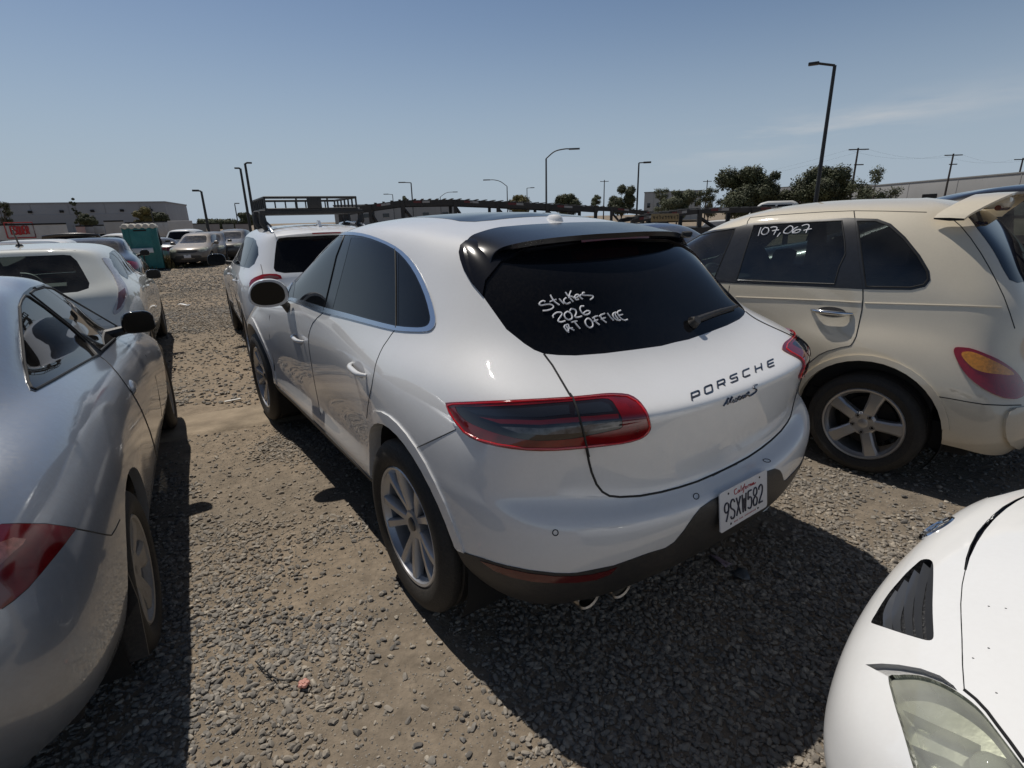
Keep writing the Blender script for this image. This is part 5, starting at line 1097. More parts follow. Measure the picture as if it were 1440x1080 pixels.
def build_suv():
    c = Car('sport_utility_vehicle', SUV2, (-2.24, 6.41, 2.100), 1, 110, 84, label='white SUV with a black steel basket on its roof, in front of the middle car', cat='car')
    suv_cuts(c, ZS)
    tl = [(352,399),(354,394.5),(359,391),(369.6,386.7),(380,385.8),(389,386),(395,388),(397,392),(389,393),(380,393.6),(372,396),(364,401),(357,407.5),(352.5,410)]
    c.cut('tail_light', tl, lim=lambda p: p.x < .2); c.cut('lens', [(370,390.5),(380,388),(390,389),(394,391),(386,392),(376,392.6)], within=('tail_light',))
    suv_parts(c, SUVW, TINT, PLASTIC, CLEARL)
    t = c.part('tail_light', REDDEEP, h=.012, split=True)
    for o, p_ in zip(c.part('lens', REDDIM, h=.0135, obj='clear_lens', split=True), t): o.parent = p_
    add_arch(c, 0, .36, .412, .86, .36); add_arch(c, 2.66, .36, .412, .86, .36); underbody(c, -.5, 3.1, .78, .28, .46)
    c.seam([[(366.7,372),(368.5,379),(369.8,386.5)]], r=.004)
    c.seam([c.sidecast([(.82, z) for z in (.46, .6, .8, 1.0, 1.12)]), c.sidecast([(1.80, z) for z in (.46, .6, .8, 1.0, 1.1)]), c.sidecast([(-.08, 1.13), (.05, 1.0), (.20, .85), (.34, .75), (.40, .6)]), c.rearcast([(y, .80) for y in (0, .2, .4, .56, .66)])], px=False)
    # rear spoiler lip and brake lamp
    mb = MB(); mb.grid([[(-.42 + .22 * y * y, y, 1.518 - y * y * .1), (-.52 + .25 * y * y, y, 1.506 - y * y * .11), (-.575 + .28 * y * y, y, 1.484 - y * y * .12), (-.57 + .28 * y * y, y, 1.469 - y * y * .12), (-.49 + .25 * y * y, y, 1.460 - y * y * .1)] for y in np.linspace(-.5, .5, 21)]); sp = mb.build('spoiler', SUVW, c.root)
    mb = MB(); mb.box((-.572, 0, 1.474), (.012, .30, .014), bev=.003); mb.build('brake_light', REDLENS, sp)
    # side rails, cross bars, basket
    RK = mat('rack_black', (.012, .012, .013), .5, dust=.1)
    for sd in (1, -1):
        mb = MB(); pts = [c.cast((x, .50, 3), (0, 0, -1), o) for x, o in ((-.33, .0), (-.26, .03), (-.1, .045), (.5, .05), (.9, .045), (1.02, .0))]; mb.tube([Vector((p.x, p.y * sd, p.z)) for p in pts], .014, 8); mb.build('roof_rail', SATIN, c.root)
    bk = empty('roof_basket', (-2.24, 6.41, 0), 2.1, 'black steel tube roof basket on cross bars on the white SUV ahead', 'roof rack')
    for x in (.0, .62):
        mb = MB(); mb.box((x, 0, 1.70), (.07, 1.14, .05), bev=.012)
        for sd in (1, -1): mb.tube([(x, sd * .50, 1.53), (x, sd * .545, 1.60), (x, sd * .545, 1.69), (x, sd * .50, 1.705)], [.05, .042, .036, .025], 8)
        mb.build('cross_bar', RK, bk)
    x0, x1, hy, zb, zt = -.02, 1.05, .50, 1.732, 1.858
    mb = MB()
    for z, r in ((zb, .015), (zt, .014)):
        mb.tube([(x0, -hy, z), (x1, -hy, z), (x1, hy, z), (x0, hy, z), (x0, -hy, z)], r, 8)
    for y in (-.5, -.17, .17, .5): mb.tube([(x0, y, zb), (x0, y, zt)], .010, 6)
    for k in range(7):
        x = x0 + (x1 - x0) * k / 6
        for sd in (1, -1): mb.tube([(x, sd * hy, zb), (x, sd * hy, zt)], .011, 6)
    for k in range(9): mb.tube([(x1, -hy + k * hy / 4, zb), (x1, -hy + k * hy / 4, zt)], .009, 6)
    mb.build('basket_rail', RK, bk)
    for k in range(9):
        y = -hy + .06 + k * .11; mb = MB(); mb.box(((x0 + x1) / 2, y, zb - .006), (x1 - x0, .03, .008)); mb.build('floor_bar', RK, bk, smooth=False)
    mb = MB(); mb.box((x0 - .016, -.02, (zb + zt) / 2 + .004), (.006, .16, .115), bev=.002); mb.build('mounting_plate', RK, bk)
    p = c.cast((-.22, 0, 3), (0, 0, -1)); mb = MB(); mb.prism([(-.08, -.018, -.01), (.09, -.018, -.01), (.03, -.012, .035), (-.035, -.008, .062), (-.065, -.008, .058)], (0, .03, 0)); mb.build('antenna', SUVW, c.root, loc=p, sharp=60)
    rows = [(.2, .03, -.03, .05, 0), (.6, .024, -.02, .04, 0), (1.0, .034, -.012, .03, 0)]
    for x in (0, 2.66): add_wheel(c, x, .90, .36, .36, .235, .225, spoke_set(5, rows, twin=R(9)), RIMS)
    simple_mirror(c, 1.78, 1.0, 1.13, GLOSSB, .115, .08)
    handle(c, .15, .985, SUVW); handle(c, 1.10, .985, SUVW)
    return c
SUVW = mat('suv_white_paint', (.72, .73, .745), .5, coat=1., spec=.2, dust=.05, coat_rough=.015, inner=True)
suv = build_suv()

# ------------------------------------------------------------------ white car nosing in at the lower right
NOSEW = mat('nose_white_paint', (.78, .78, .765), .55, coat=.8, spec=.2, dust=.035, noise=.015, coat_rough=.06, inner=True)
PRI = [
 [(-.75,0,.30),(-.73,.38,.30),(-.66,.62,.30),(-.56,.74,.31),(-.36,.80,.30),(0,.81,.27),(.6,.80,.22),(1.2,.80,.22),(1.8,.80,.22),(2.3,.81,.23),(2.7,.82,.25),(3.15,.77,.24),(3.46,.45,.23),(3.52,0,.23)],
 [(-.82,0,.46),(-.80,.40,.46),(-.72,.65,.46),(-.60,.78,.46),(-.38,.84,.46),(0,.86,.44),(.6,.85,.40),(1.2,.845,.40),(1.8,.845,.40),(2.3,.855,.40),(2.7,.875,.42),(3.34,.85,.40),(3.58,.48,.38),(3.63,0,.38)],
 [(-.84,0,.62),(-.82,.40,.62),(-.74,.66,.62),(-.62,.79,.62),(-.39,.85,.62),(0,.87,.62),(.6,.86,.60),(1.2,.86,.60),(1.8,.86,.58),(2.3,.87,.56),(2.7,.885,.56),(3.36,.86,.54),(3.60,.48,.52),(3.645,0,.52)],
 [(-.82,0,.78),(-.80,.40,.78),(-.72,.65,.78),(-.60,.78,.78),(-.38,.845,.79),(0,.87,.79),(.6,.868,.77),(1.2,.866,.74),(1.8,.864,.70),(2.3,.87,.67),(2.7,.88,.655),(3.34,.85,.64),(3.585,.48,.62),(3.635,0,.62)],
 [(-.80,0,.92),(-.78,.39,.92),(-.70,.63,.93),(-.58,.75,.94),(-.37,.82,.95),(0,.85,.94),(.6,.855,.91),(1.2,.855,.86),(1.8,.855,.81),(2.3,.86,.765),(2.7,.855,.745),(3.26,.82,.73),(3.545,.46,.70),(3.605,0,.695)],
 [(-.78,0,1.02),(-.76,.38,1.02),(-.68,.60,1.03),(-.56,.71,1.04),(-.35,.78,1.05),(0,.82,1.04),(.6,.83,1.01),(1.2,.83,.96),(1.8,.83,.90),(2.3,.82,.85),(2.68,.79,.82),(3.12,.74,.81),(3.455,.42,.785),(3.535,0,.785)],
 [(-.74,0,1.10),(-.72,.36,1.10),(-.64,.56,1.11),(-.52,.66,1.12),(-.30,.73,1.13),(.05,.77,1.12),(.6,.785,1.08),(1.2,.785,1.03),(1.8,.78,.98),(2.25,.75,.93),(2.55,.69,.895),(2.90,.61,.885),(3.19,.36,.875),(3.29,0,.875)],
 [(-.66,0,1.16),(-.64,.34,1.16),(-.56,.52,1.17),(-.44,.62,1.18),(-.22,.69,1.18),(.1,.73,1.17),(.6,.745,1.14),(1.2,.745,1.09),(1.8,.73,1.04),(2.2,.68,.99),(2.4,.60,.97),(2.62,.48,.965),(2.75,.26,.965),(2.80,0,.965)],
 [(-.5,0,1.26),(-.48,.33,1.26),(-.40,.49,1.265),(-.30,.58,1.27),(-.1,.65,1.27),(.18,.685,1.265),(.6,.70,1.24),(1.15,.70,1.2),(1.65,.68,1.14),(1.98,.62,1.07),(2.12,.53,1.05),(2.24,.40,1.04),(2.29,.2,1.04),(2.3,0,1.04)],
 [(-.25,0,1.37),(-.23,.31,1.37),(-.16,.45,1.37),(-.06,.53,1.375),(.1,.59,1.38),(.35,.62,1.375),(.65,.635,1.36),(1.1,.63,1.32),(1.45,.60,1.26),(1.68,.53,1.2),(1.78,.45,1.19),(1.86,.33,1.2),(1.89,.16,1.2),(1.9,0,1.2)],
 [(.1,0,1.455),(.11,.27,1.452),(.15,.38,1.448),(.22,.44,1.447),(.33,.475,1.448),(.5,.49,1.445),(.72,.495,1.435),(1.0,.48,1.41),(1.18,.44,1.385),(1.28,.39,1.37),(1.33,.33,1.368),(1.37,.24,1.37),(1.39,.12,1.373),(1.395,0,1.373)],
 [(.4,0,1.485),(.41,0,1.485),(.43,0,1.485),(.46,0,1.485),(.5,0,1.484),(.57,0,1.483),(.7,0,1.48),(.82,0,1.475),(.9,0,1.468),(.95,0,1.463),(.98,0,1.46),(1.0,0,1.457),(1.01,0,1.455),(1.015,0,1.454)],
]
def build_nose():
    a = R(124.5); fx, fy = math.cos(a), math.sin(a); ex, ey = 1.195, 1.284
    c = Car('sedan', PRI, (ex - 3.585 * fx, ey - 3.585 * fy, a), 1, 220, 120, label='white car nose at the lower right with black grille slats and cloudy headlight', cat='car')
    for x in (0, 2.70): c.cut('arch', c.circle(x, .32, .365), 'side', lim=lambda p: p.y > .55)
    gr = [(1225,874),(1231,863.5),(1239.6,849),(1251,832.5),(1263.7,817.6),(1275,805),(1287.7,793.5),(1295,787.5),(1303,786),(1309.4,788),(1312.5,795),(1312.3,820),(1311.5,849),(1312,872),(1313,891),(1312,898),(1307,900.6),(1297,899),(1280,894),(1263.7,889),(1243,882),(1228,877)]
    c.cut('grille', gr, sm=2)
    g2 = [(1355.5,801),(1358,785),(1364,767),(1372,752),(1382,738.5),(1393,730.5),(1402,726.5),(1396,733),(1385,746),(1374,763),(1364,784),(1359,802)]
    c.cut('vent', g2)
    hl = [(1249,951.5),(1262,949),(1283,948.5),(1298,951),(1312,955),(1329,962.5),(1345.5,972),(1360,982),(1374.5,994),(1387,1008),(1398.5,1023),(1419,1050),(1440,1078),(1465,1112),(1490,1150),(1420,1190),(1340,1170),(1300,1120),(1284.5,1080),(1276,1051),(1267.5,1022),(1260,998),(1253.5,974)]
    c.cut('headlight', hl, sm=2)
    c.cut('recess', [(1217,934.3),(1240,933),(1264,934.6),(1295,940),(1322,950),(1341,964),(1347,972),(1329,962.2),(1312,954.7),(1298,950.7),(1283,948.2),(1262,948.6),(1249,951.2)])
    c.cut('windshield', [(-.1,.95),(.52,.97),(.60,1.02),(.50,1.25),(.38,1.37),(-.1,1.39)], 'front', lim=lambda p: p.x > 1.3)
    c.cut('side_window', [(.0,1.19),(.6,1.165),(1.4,1.10),(2.0,1.04),(1.6,1.20),(1.2,1.33),(.8,1.39),(.4,1.39),(.1,1.34)], 'side', lim=lambda p: p.y > .3)
    c.cut('rear_window', [(-.1,1.2),(.45,1.2),(.5,1.25),(.42,1.38),(-.1,1.41)], 'rear', lim=lambda p: p.x < .2)
    c.part('body', NOSEW, lip=.035); c.part('windshield', TINTD, h=.001); c.part('side_window', TINTD, h=.001, split=True); c.part('rear_window', TINTD, h=.001)
    gp = c.part('grille', GRILLEM, h=-.022, split=True); c.part('vent', GLOSSB, h=-.006, split=True)
    hp = c.part('headlight', LENSG, h=-.010, split=True)
    for o, p_ in zip(c.part('headlight', HBOWL, h=-.050, obj='reflector_bowl', split=True), hp): o.parent = p_; c.part('recess', NOSEW, h=-.013, obj='headlight_recess', split=True)
    # slats of the near grille (and its mirror twin)
    SL = [[(1297,789),(1290,812),(1285,838),(1284,866),(1287,892)], [(1284,799),(1275,820),(1270,845),(1270,868),(1273,889)], [(1270,813),(1259,833),(1253,853),(1252,868),(1255,884)], [(1257,828),(1246,845),(1240,861),(1240,878)], [(1309,790),(1303,815),(1300,845),(1300,872),(1302,897)]]
    for k, ln in enumerate(SL):
        for sd in (1, -1):
            q = smooth_line([(u, v, 0) for u, v in ln], 5); A = [c.on(p.x, p.y, -.004) for p in q]; B = [c.on(p.x + 5.5, p.y + 1, -.020) for p in q]
            A = [p for p in A if p]; B = [p for p in B if p]; n_ = min(len(A), len(B))
            mb = MB(); mb.grid([[Vector((p.x, p.y * sd, p.z)) for p in (A[i], A[i].lerp(B[i], .5), B[i], A[i] - Vector((.010, 0, .012)))] for i in range(n_)]); mb.build('slat', SLATM, gp[0 if sd > 0 else 1])
    # headlight insides
    for sd in (1, -1):
        hb = hp[0 if sd > 0 else 1]
        for k, ln in enumerate((((1262,990),(1285,1000),(1312,1012),(1345,1026),(1375,1040)), ((1272,1040),(1300,1050),(1330,1062),(1360,1078)))):
            q = smooth_line([(u, v, 0) for u, v in ln], 5); A = [c.on(p.x, p.y, -.014) for p in q]; B = [c.on(p.x, p.y + 4, -.052) for p in q]
            mb = MB(); mb.grid([[Vector((p.x, p.y * sd, p.z)) for p in (a_, a_.lerp(b_, .5) + Vector((.006, 0, 0)), b_)] for a_, b_ in zip(A, B) if a_ and b_]); mb.build('reflector_step', HREF, hb)
        p0 = c.on(1380, 1062, -.040); 
        if p0:
            mb = MB(); mb.lathe([(.0005, .026), (.012, .024), (.022, .016), (.027, .004)], 28, 'Z'); o = mb.build('bulb_lens', HREF2, hb, loc=(p0.x, p0.y * sd, p0.z)); o.rotation_euler = (0, R(34), 0)
            mb = MB(); mb.lathe([(.027, .0), (.034, .006), (.038, .002), (.040, -.02)], 28, 'Z'); o = mb.build('bulb_ring', CHROME, hb, loc=(p0.x, p0.y * sd, p0.z)); o.rotation_euler = (0, R(34), 0)
    # bonnet gap, dark line along the headlight edge
    hood = [(1356,970),(1353.5,935),(1352.7,897),(1351.5,870),(1351,849),(1353,822),(1357.6,800.7),(1361,780),(1366,765),(1374,749),(1389,731.5),(1403,722)]
    c.seam([hood], r=.0014)
    c.seam([[(1356,970),(1372,983),(1388,1000),(1402,1019),(1421,1044),(1441,1072)]], r=.0032)
    # emblem
    mid = c.plane(1322, 748, 1, 0); ey_ = Vector((0, 1, 0)); L_ = .060; nrm = Vector((.78, 0, .62)); nrm.normalize(); ez_ = nrm.cross(ey_) * -1
    er = empty('emblem', (0, 0, 0)); er.parent = c.root
    o3 = Vector((mid.x, 0, mid.z)) + nrm * .012
    def ell(a, b, cy=0, cz=0, n=33): return [o3 + ey_ * (cy + a * math.cos(t)) + ez_ * (cz + b * math.sin(t)) for t in np.linspace(0, 2 * math.pi, n)]
    mb = MB(); mb.tube(ell(.062, .042), .0065, 8, caps=False); mb.tube(ell(.022, .038), .0045, 8, caps=False); mb.tube(ell(.042, .014, 0, .018), .0045, 8, caps=False); mb.build('emblem_ring', CHROME, er)
    mb = MB(); ring = ell(.060, .040)[:-1]; mb.prism(ring, nrm * -.012); mb.build('emblem_back', mat('emblem_navy', (.02, .03, .06), .3), er, smooth=False)
    # stone chips and scuffs
    rng = random.Random(4); mb = MB()
    for (u, v) in ((1392,853),(1416,856),(1392,912),(1370,926),(1403,975)):
        p = c.on(u, v, .0004)
        if p: mb.tube([p, p + Vector((.003, .001, 0))], (.0006 + rng.random() * .0005), 7)
    mb.build('stone_chip', mat('chip_grey', (.10, .095, .09), .8), c.root)
    add_arch(c, 2.70, .32, .367, .81, .36); add_arch(c, 0, .32, .367, .81, .36); underbody(c, -.5, 3.2, .72, .22, .40)
    rows = [(.2, .03, -.03, .05, 0), (.6, .025, -.02, .04, 0), (1.0, .035, -.012, .03, 0)]
    for x in (0, 2.70): add_wheel(c, x, .855, .315, .315, .205, .195, spoke_set(5, rows), RIMS2)
    simple_mirror(c, 1.75, .95, 1.05, NOSEW)
    return c
GRILLEM = mat('grille_mesh', (.010, .010, .011), .5, bump=.6, bscale=120)
SLATM = mat('grille_slat', (.07, .075, .085), .3, coat=.5)
HLENS = mat('cloudy_headlight', (.40, .41, .335), .22, coat=.7, noise=.5, nscale=9, coat_rough=.12)
HREF = mat('headlight_reflector', (.70, .72, .62), .3, .5)
HREF2 = mat('bulb_glass', (.30, .32, .30), .05, coat=1)
HBOWL = mat('reflector_bowl', (.60, .61, .55), .32, .6, noise=.2, nscale=10, bump=.2, bscale=18)
def lens_mat():
    M = glass_mat('cloudy_lens', (.86, .88, .80), .26, (.62, .63, .55)); return M
LENSG = lens_mat()
nose = build_nose()
# ------------------------------------------------------------------ ground: earth sheet, gravel, concrete strip
def vnoise(x, y, seed):
    """smooth value noise on arrays"""
    rs = np.random.RandomState(seed); T = rs.rand(256, 256)
    xi = np.floor(x).astype(int); yi = np.floor(y).astype(int); fx = x - xi; fy = y - yi; fx = fx * fx * (3 - 2 * fx); fy = fy * fy * (3 - 2 * fy)
    g = lambda a, b: T[a % 256, b % 256]
    return (g(xi, yi) * (1 - fx) + g(xi + 1, yi) * fx) * (1 - fy) + (g(xi, yi + 1) * (1 - fx) + g(xi + 1, yi + 1) * fx) * fy
def fbm(x, y, seed, o=4):
    s = 0; a = .5
    for k in range(o): s = s + a * vnoise(x * 2 ** k, y * 2 ** k, seed + k); a *= .5
    return s
def dirt_material():
    M = bpy.data.materials.new('earth'); M.use_nodes = True; nt = M.node_tree; b = nt.nodes['Principled BSDF']; Lk = nt.links.new
    b.inputs['Roughness'].default_value = .95; b.inputs['Specular IOR Level'].default_value = .15
    t = nt.nodes.new('ShaderNodeNewGeometry')
    def noise(sc, d, r=.55):
        n = nt.nodes.new('ShaderNodeTexNoise'); n.inputs['Scale'].default_value = sc; n.inputs['Detail'].default_value = d; n.inputs['Roughness'].default_value = r; Lk(t.outputs['Position'], n.inputs['Vector']); return n
    n1 = noise(.55, 6); n2 = noise(9, 8, .7)
    r1 = nt.nodes.new('ShaderNodeValToRGB'); e = r1.color_ramp.elements
    e[0].position = .3; e[0].color = (.200, .172, .137, 1); e[1].position = .7; e[1].color = (.345, .270, .192, 1)
    Lk(n1.outputs['Fac'], r1.inputs['Fac'])
    r2 = nt.nodes.new('ShaderNodeMapRange'); r2.inputs['From Min'].default_value = .3; r2.inputs['From Max'].default_value = .7; r2.inputs['To Min'].default_value = .72; r2.inputs['To Max'].default_value = 1.22; Lk(n2.outputs['Fac'], r2.inputs['Value'])
    mx = nt.nodes.new('ShaderNodeVectorMath'); mx.operation = 'SCALE'; Lk(r1.outputs['Color'], mx.inputs[0]); Lk(r2.outputs['Result'], mx.inputs['Scale'])
    # pebbly speckle
    vo = nt.nodes.new('ShaderNodeTexVoronoi'); vo.inputs['Scale'].default_value = 34; Lk(t.outputs['Position'], vo.inputs['Vector'])
    rv = nt.nodes.new('ShaderNodeMapRange'); rv.inputs['From Min'].default_value = .0; rv.inputs['From Max'].default_value = .55; rv.inputs['To Min'].default_value = 1.05; rv.inputs['To Max'].default_value = .88; Lk(vo.outputs['Distance'], rv.inputs['Value'])
    m2 = nt.nodes.new('ShaderNodeVectorMath'); m2.operation = 'SCALE'; Lk(mx.outputs['Vector'], m2.inputs[0]); Lk(rv.outputs['Result'], m2.inputs['Scale'])
    Lk(m2.outputs['Vector'], b.inputs['Base Color'])
    nb = noise(14, 8, .72); bp = nt.nodes.new('ShaderNodeBump'); bp.inputs['Strength'].default_value = .8; bp.inputs['Distance'].default_value = .02
    ad = nt.nodes.new('ShaderNodeMath'); ad.operation = 'MULTIPLY_ADD'; ad.inputs[1].default_value = -.22; Lk(vo.outputs['Distance'], ad.inputs[0]); Lk(nb.outputs['Fac'], ad.inputs[2])
    Lk(ad.outputs[0], bp.inputs['Height']); Lk(bp.outputs['Normal'], b.inputs['Normal'])
    return M
EARTH = dirt_material()
def rise_a(r):
    t = np.clip((r - 11) / 17, 0, 1); return -.42 * t * t * (3 - 2 * t)
def gh(x, y):
    """height of the earth: small ruts near the cars"""
    r = np.hypot(x, y - 3); w = np.clip(1.6 - r / 9, 0, 1)
    return (fbm(x * 1.1 + 7, y * 1.1 + 3, 5) - .47) * .035 * w + (fbm(x * 6, y * 6, 11, 3) - .44) * .022 * w - .004 + rise_a(np.hypot(x, y))
xs = np.concatenate([[-900, -300, -120, -60, -30, -26, -22, -19, -16, -14, -12, -10], np.linspace(-8, 7, 301), [9, 12, 18, 30, 60, 120, 300, 900]])
ys = np.concatenate([[-300, -60, -20, -8, -4], np.linspace(-2, 14, 321), [16, 18, 20, 22, 24, 26, 28, 30, 34, 50, 90, 160, 300, 600, 1200]])
X, Y = np.meshgrid(xs, ys); Z = gh(X, Y)
nx, ny = len(xs), len(ys)
V = np.stack([X, Y, Z], 2).reshape(-1, 3)
I = np.arange(nx * ny).reshape(ny, nx); Fq = np.stack([I[:-1, :-1], I[:-1, 1:], I[1:, 1:], I[1:, :-1]], 2).reshape(-1, 4)
me = bpy.data.meshes.new('ground'); me.from_pydata(V.tolist(), [], Fq.tolist())
tag(fin('ground', me, EARTH, None, True, 180), kind='structure')

# concrete strip across the lane
A = [ground(200, 597), ground(470, 553), ground(480, 580), ground(205, 625)]
dv = (A[1] - A[0]).normalized(); pv = Vector((dv.y, -dv.x, 0)); wv = abs((A[3] - A[0]).dot(pv)); 
S0 = A[0] - dv * 3.2; S1 = A[0] + dv * 7.5
rows = []
for i in range(90):
    p = S0.lerp(S1, i / 89); n = p
    j0 = .03 * (fbm(np.array(p.x * 3.1), np.array(p.y * 3.1), 3) - .5); j1 = .06 * (fbm(np.array(p.x * 2.3 + 9), np.array(p.y * 2.3), 7) - .5)
    rows.append([(p.x + pv.x * q, p.y + pv.y * q, z) for q, z in ((-.03 + j0, -.02), (j0, .010), (.03 + j0, .017), (wv * .5, .019), (wv - .04 + j1, .016), (wv + j1, .008), (wv + .04 + j1, -.02))])
mb = MB(); mb.grid(rows)
tag(mb.build('concrete_strip', mat('dusty_concrete', (.29, .235, .172), .95, noise=.30, nscale=5, bump=.7, bscale=38, spec=.15)), kind='structure')
STRIP = (S0, dv, pv, wv)

# gravel: stones with their own shape and shade, scattered densely near the camera (one uncountable mass)
def stone_meshes(n=14, STONE=None, nm='gravel_shapes'):
    rng = random.Random(2); out = []
    hid = bpy.data.collections.new(nm)
    for k in range(n):
        bm = bmesh.new(); bmesh.ops.create_icosphere(bm, subdivisions=2, radius=.5)
        ax = [Vector((rng.gauss(0, 1), rng.gauss(0, 1), rng.gauss(0, 1))).normalized() for _ in range(11)]; lim = [rng.uniform(.24, .40) for _ in ax]
        sc = (rng.uniform(.85, 1.25), rng.uniform(.6, .95), rng.uniform(.38, .66))
        for v in bm.verts:
            for a, l_ in zip(ax, lim):
                d = v.co.dot(a)
                if d > l_: v.co -= a * (d - l_)
            v.co += v.co.normalized() * rng.uniform(-.018, .018); v.co = Vector((v.co.x * sc[0], v.co.y * sc[1], v.co.z * sc[2]))
        me = bpy.data.meshes.new('stone'); bm.to_mesh(me); bm.free(); me.polygons.foreach_set('use_smooth', [True] * len(me.polygons)); me.set_sharp_from_angle(angle=R(20)); me.materials.append(STONE)
        o = bpy.data.objects.new('stone_shape', me); hid.objects.link(o)
    return hid
def stone_material(nm='gravel_stone', gain=1.25, dusty=.6):
    M = bpy.data.materials.new(nm); M.use_nodes = True; nt = M.node_tree; b = nt.nodes['Principled BSDF']; Lk = nt.links.new
    oi = nt.nodes.new('ShaderNodeObjectInfo'); r = nt.nodes.new('ShaderNodeValToRGB'); e = r.color_ramp.elements
    e[0].position = 0; e[0].color = (.085, .080, .075, 1); e[1].position = 1; e[1].color = (.36, .32, .26, 1)
    for p, c_ in ((.25, (.155, .145, .130, 1)), (.65, (.205, .188, .163, 1)), (.88, (.27, .24, .20, 1))): q = e.new(p); q.color = c_
    Lk(oi.outputs['Random'], r.inputs['Fac'])
    t = nt.nodes.new('ShaderNodeNewGeometry'); n = nt.nodes.new('ShaderNodeTexNoise'); n.inputs['Scale'].default_value = 70; n.inputs['Detail'].default_value = 4; Lk(t.outputs['Position'], n.inputs['Vector'])
    mr = nt.nodes.new('ShaderNodeMapRange'); mr.inputs['From Min'].default_value = .3; mr.inputs['From Max'].default_value = .7; mr.inputs['To Min'].default_value = .75 * gain; mr.inputs['To Max'].default_value = 1.2 * gain; Lk(n.outputs['Fac'], mr.inputs['Value'])
    m_ = nt.nodes.new('ShaderNodeVectorMath'); m_.operation = 'SCALE'; Lk(r.outputs['Color'], m_.inputs[0]); Lk(mr.outputs['Result'], m_.inputs['Scale'])
    # broad dusty areas: dust settled where little traffic goes
    n2 = nt.nodes.new('ShaderNodeTexNoise'); n2.inputs['Scale'].default_value = .9; n2.inputs['Detail'].default_value = 4; Lk(t.outputs['Position'], n2.inputs['Vector'])
    m2 = nt.nodes.new('ShaderNodeMapRange'); m2.inputs['From Min'].default_value = .40; m2.inputs['From Max'].default_value = .62; m2.inputs['To Max'].default_value = dusty; Lk(n2.outputs['Fac'], m2.inputs['Value'])
    mm = nt.nodes.new('ShaderNodeMixRGB'); mm.inputs['Color2'].default_value = (.28, .235, .18, 1); Lk(m2.outputs['Result'], mm.inputs['Fac']); Lk(m_.outputs['Vector'], mm.inputs['Color1']); Lk(mm.outputs['Color'], b.inputs['Base Color'])
    b.inputs['Roughness'].default_value = .82; b.inputs['Specular IOR Level'].default_value = .3
    return M
def gravel(name, x0, x1, y0, y1, per_m2, smin, smax, seed, dens, sink=.3, coll=None):
    coll = coll or STONES
    rs = np.random.RandomState(seed); n = int((x1 - x0) * (y1 - y0) * per_m2)
    x = rs.uniform(x0, x1, n); y = rs.uniform(y0, y1, n)
    keep = rs.rand(n) < dens(x, y)
    d0 = (x - S0.x) * pv.x + (y - S0.y) * pv.y; keep &= ~((d0 > 0) & (d0 < wv) & (rs.rand(n) > .06))
    # inside the picture (with a margin) only
    u = np.empty(n); v = np.empty(n)
    D = np.stack([x, y, np.full(n, -CH)], 1); w = D @ np.array(_F); u = 720 + CF * (D @ np.array(_R)) / w; v = 540 - CF * (D @ np.array(_U)) / w
    keep &= (w > .2) & (u > -500) & (u < 1940) & (v < 1600)
    x, y = x[keep], y[keep]; n = len(x)
    s = smin + (smax - smin) * rs.rand(n) ** 2.2
    z = gh(x, y) + s * (.30 - sink) * .6
    rot = np.stack([rs.uniform(-.35, .35, n), rs.uniform(-.35, .35, n), rs.uniform(0, 6.283, n)], 1)
    me = bpy.data.meshes.new(name); me.vertices.add(n); me.vertices.foreach_set('co', np.stack([x, y, z], 1).astype(np.float32).ravel())
    a = me.attributes.new('srot', 'FLOAT_VECTOR', 'POINT'); a.data.foreach_set('vector', rot.astype(np.float32).ravel())
    a = me.attributes.new('ssize', 'FLOAT', 'POINT'); a.data.foreach_set('value', s.astype(np.float32))
    a = me.attributes.new('skind', 'INT', 'POINT'); a.data.foreach_set('value', rs.randint(0, 14, n).astype(np.int32))
    me.update(); o = bpy.data.objects.new(name, me); COL.objects.link(o); tag(o, kind='stuff')
    g = bpy.data.node_groups.get('scatter_' + coll.name)
    if not g:
        g = bpy.data.node_groups.new('scatter_' + coll.name, 'GeometryNodeTree')
        g.interface.new_socket('Geometry', in_out='INPUT', socket_type='NodeSocketGeometry'); g.interface.new_socket('Geometry', in_out='OUTPUT', socket_type='NodeSocketGeometry')
        N = g.nodes.new; gi = N('NodeGroupInput'); go = N('NodeGroupOutput'); ip = N('GeometryNodeInstanceOnPoints'); ci = N('GeometryNodeCollectionInfo')
        ci.inputs['Collection'].default_value = coll; ci.inputs['Separate Children'].default_value = True; ci.inputs['Reset Children'].default_value = True; ip.inputs['Pick Instance'].default_value = True
        def na(nm, dt):
            q = N('GeometryNodeInputNamedAttribute'); q.data_type = dt; q.inputs['Name'].default_value = nm; return [s_ for s_ in q.outputs if s_.enabled and s_.name == 'Attribute'][0]
        er = N('FunctionNodeEulerToRotation'); Lg = g.links.new
        Lg(na('srot', 'FLOAT_VECTOR'), er.inputs[0]); Lg(gi.outputs[0], ip.inputs['Points']); Lg(ci.outputs[0], ip.inputs['Instance']); Lg(na('skind', 'INT'), ip.inputs['Instance Index'])
        Lg(er.outputs[0], ip.inputs['Rotation']); Lg(na('ssize', 'FLOAT'), ip.inputs['Scale']); Lg(ip.outputs[0], go.inputs[0])
    md = o.modifiers.new('stones', 'NODES'); md.node_group = g
    return n
STONES = stone_meshes(14, stone_material())
def behind_w(x, y):
    k = (fbm(x * 1.3 + 8, y * 1.3, 61, 3) - .45) * .5
    return np.clip((x + .12 + .0 * y + k) / .35, 0, 1) * np.clip((2.55 + k - y) / .35, 0, 1)     # thick clean gravel behind the middle car
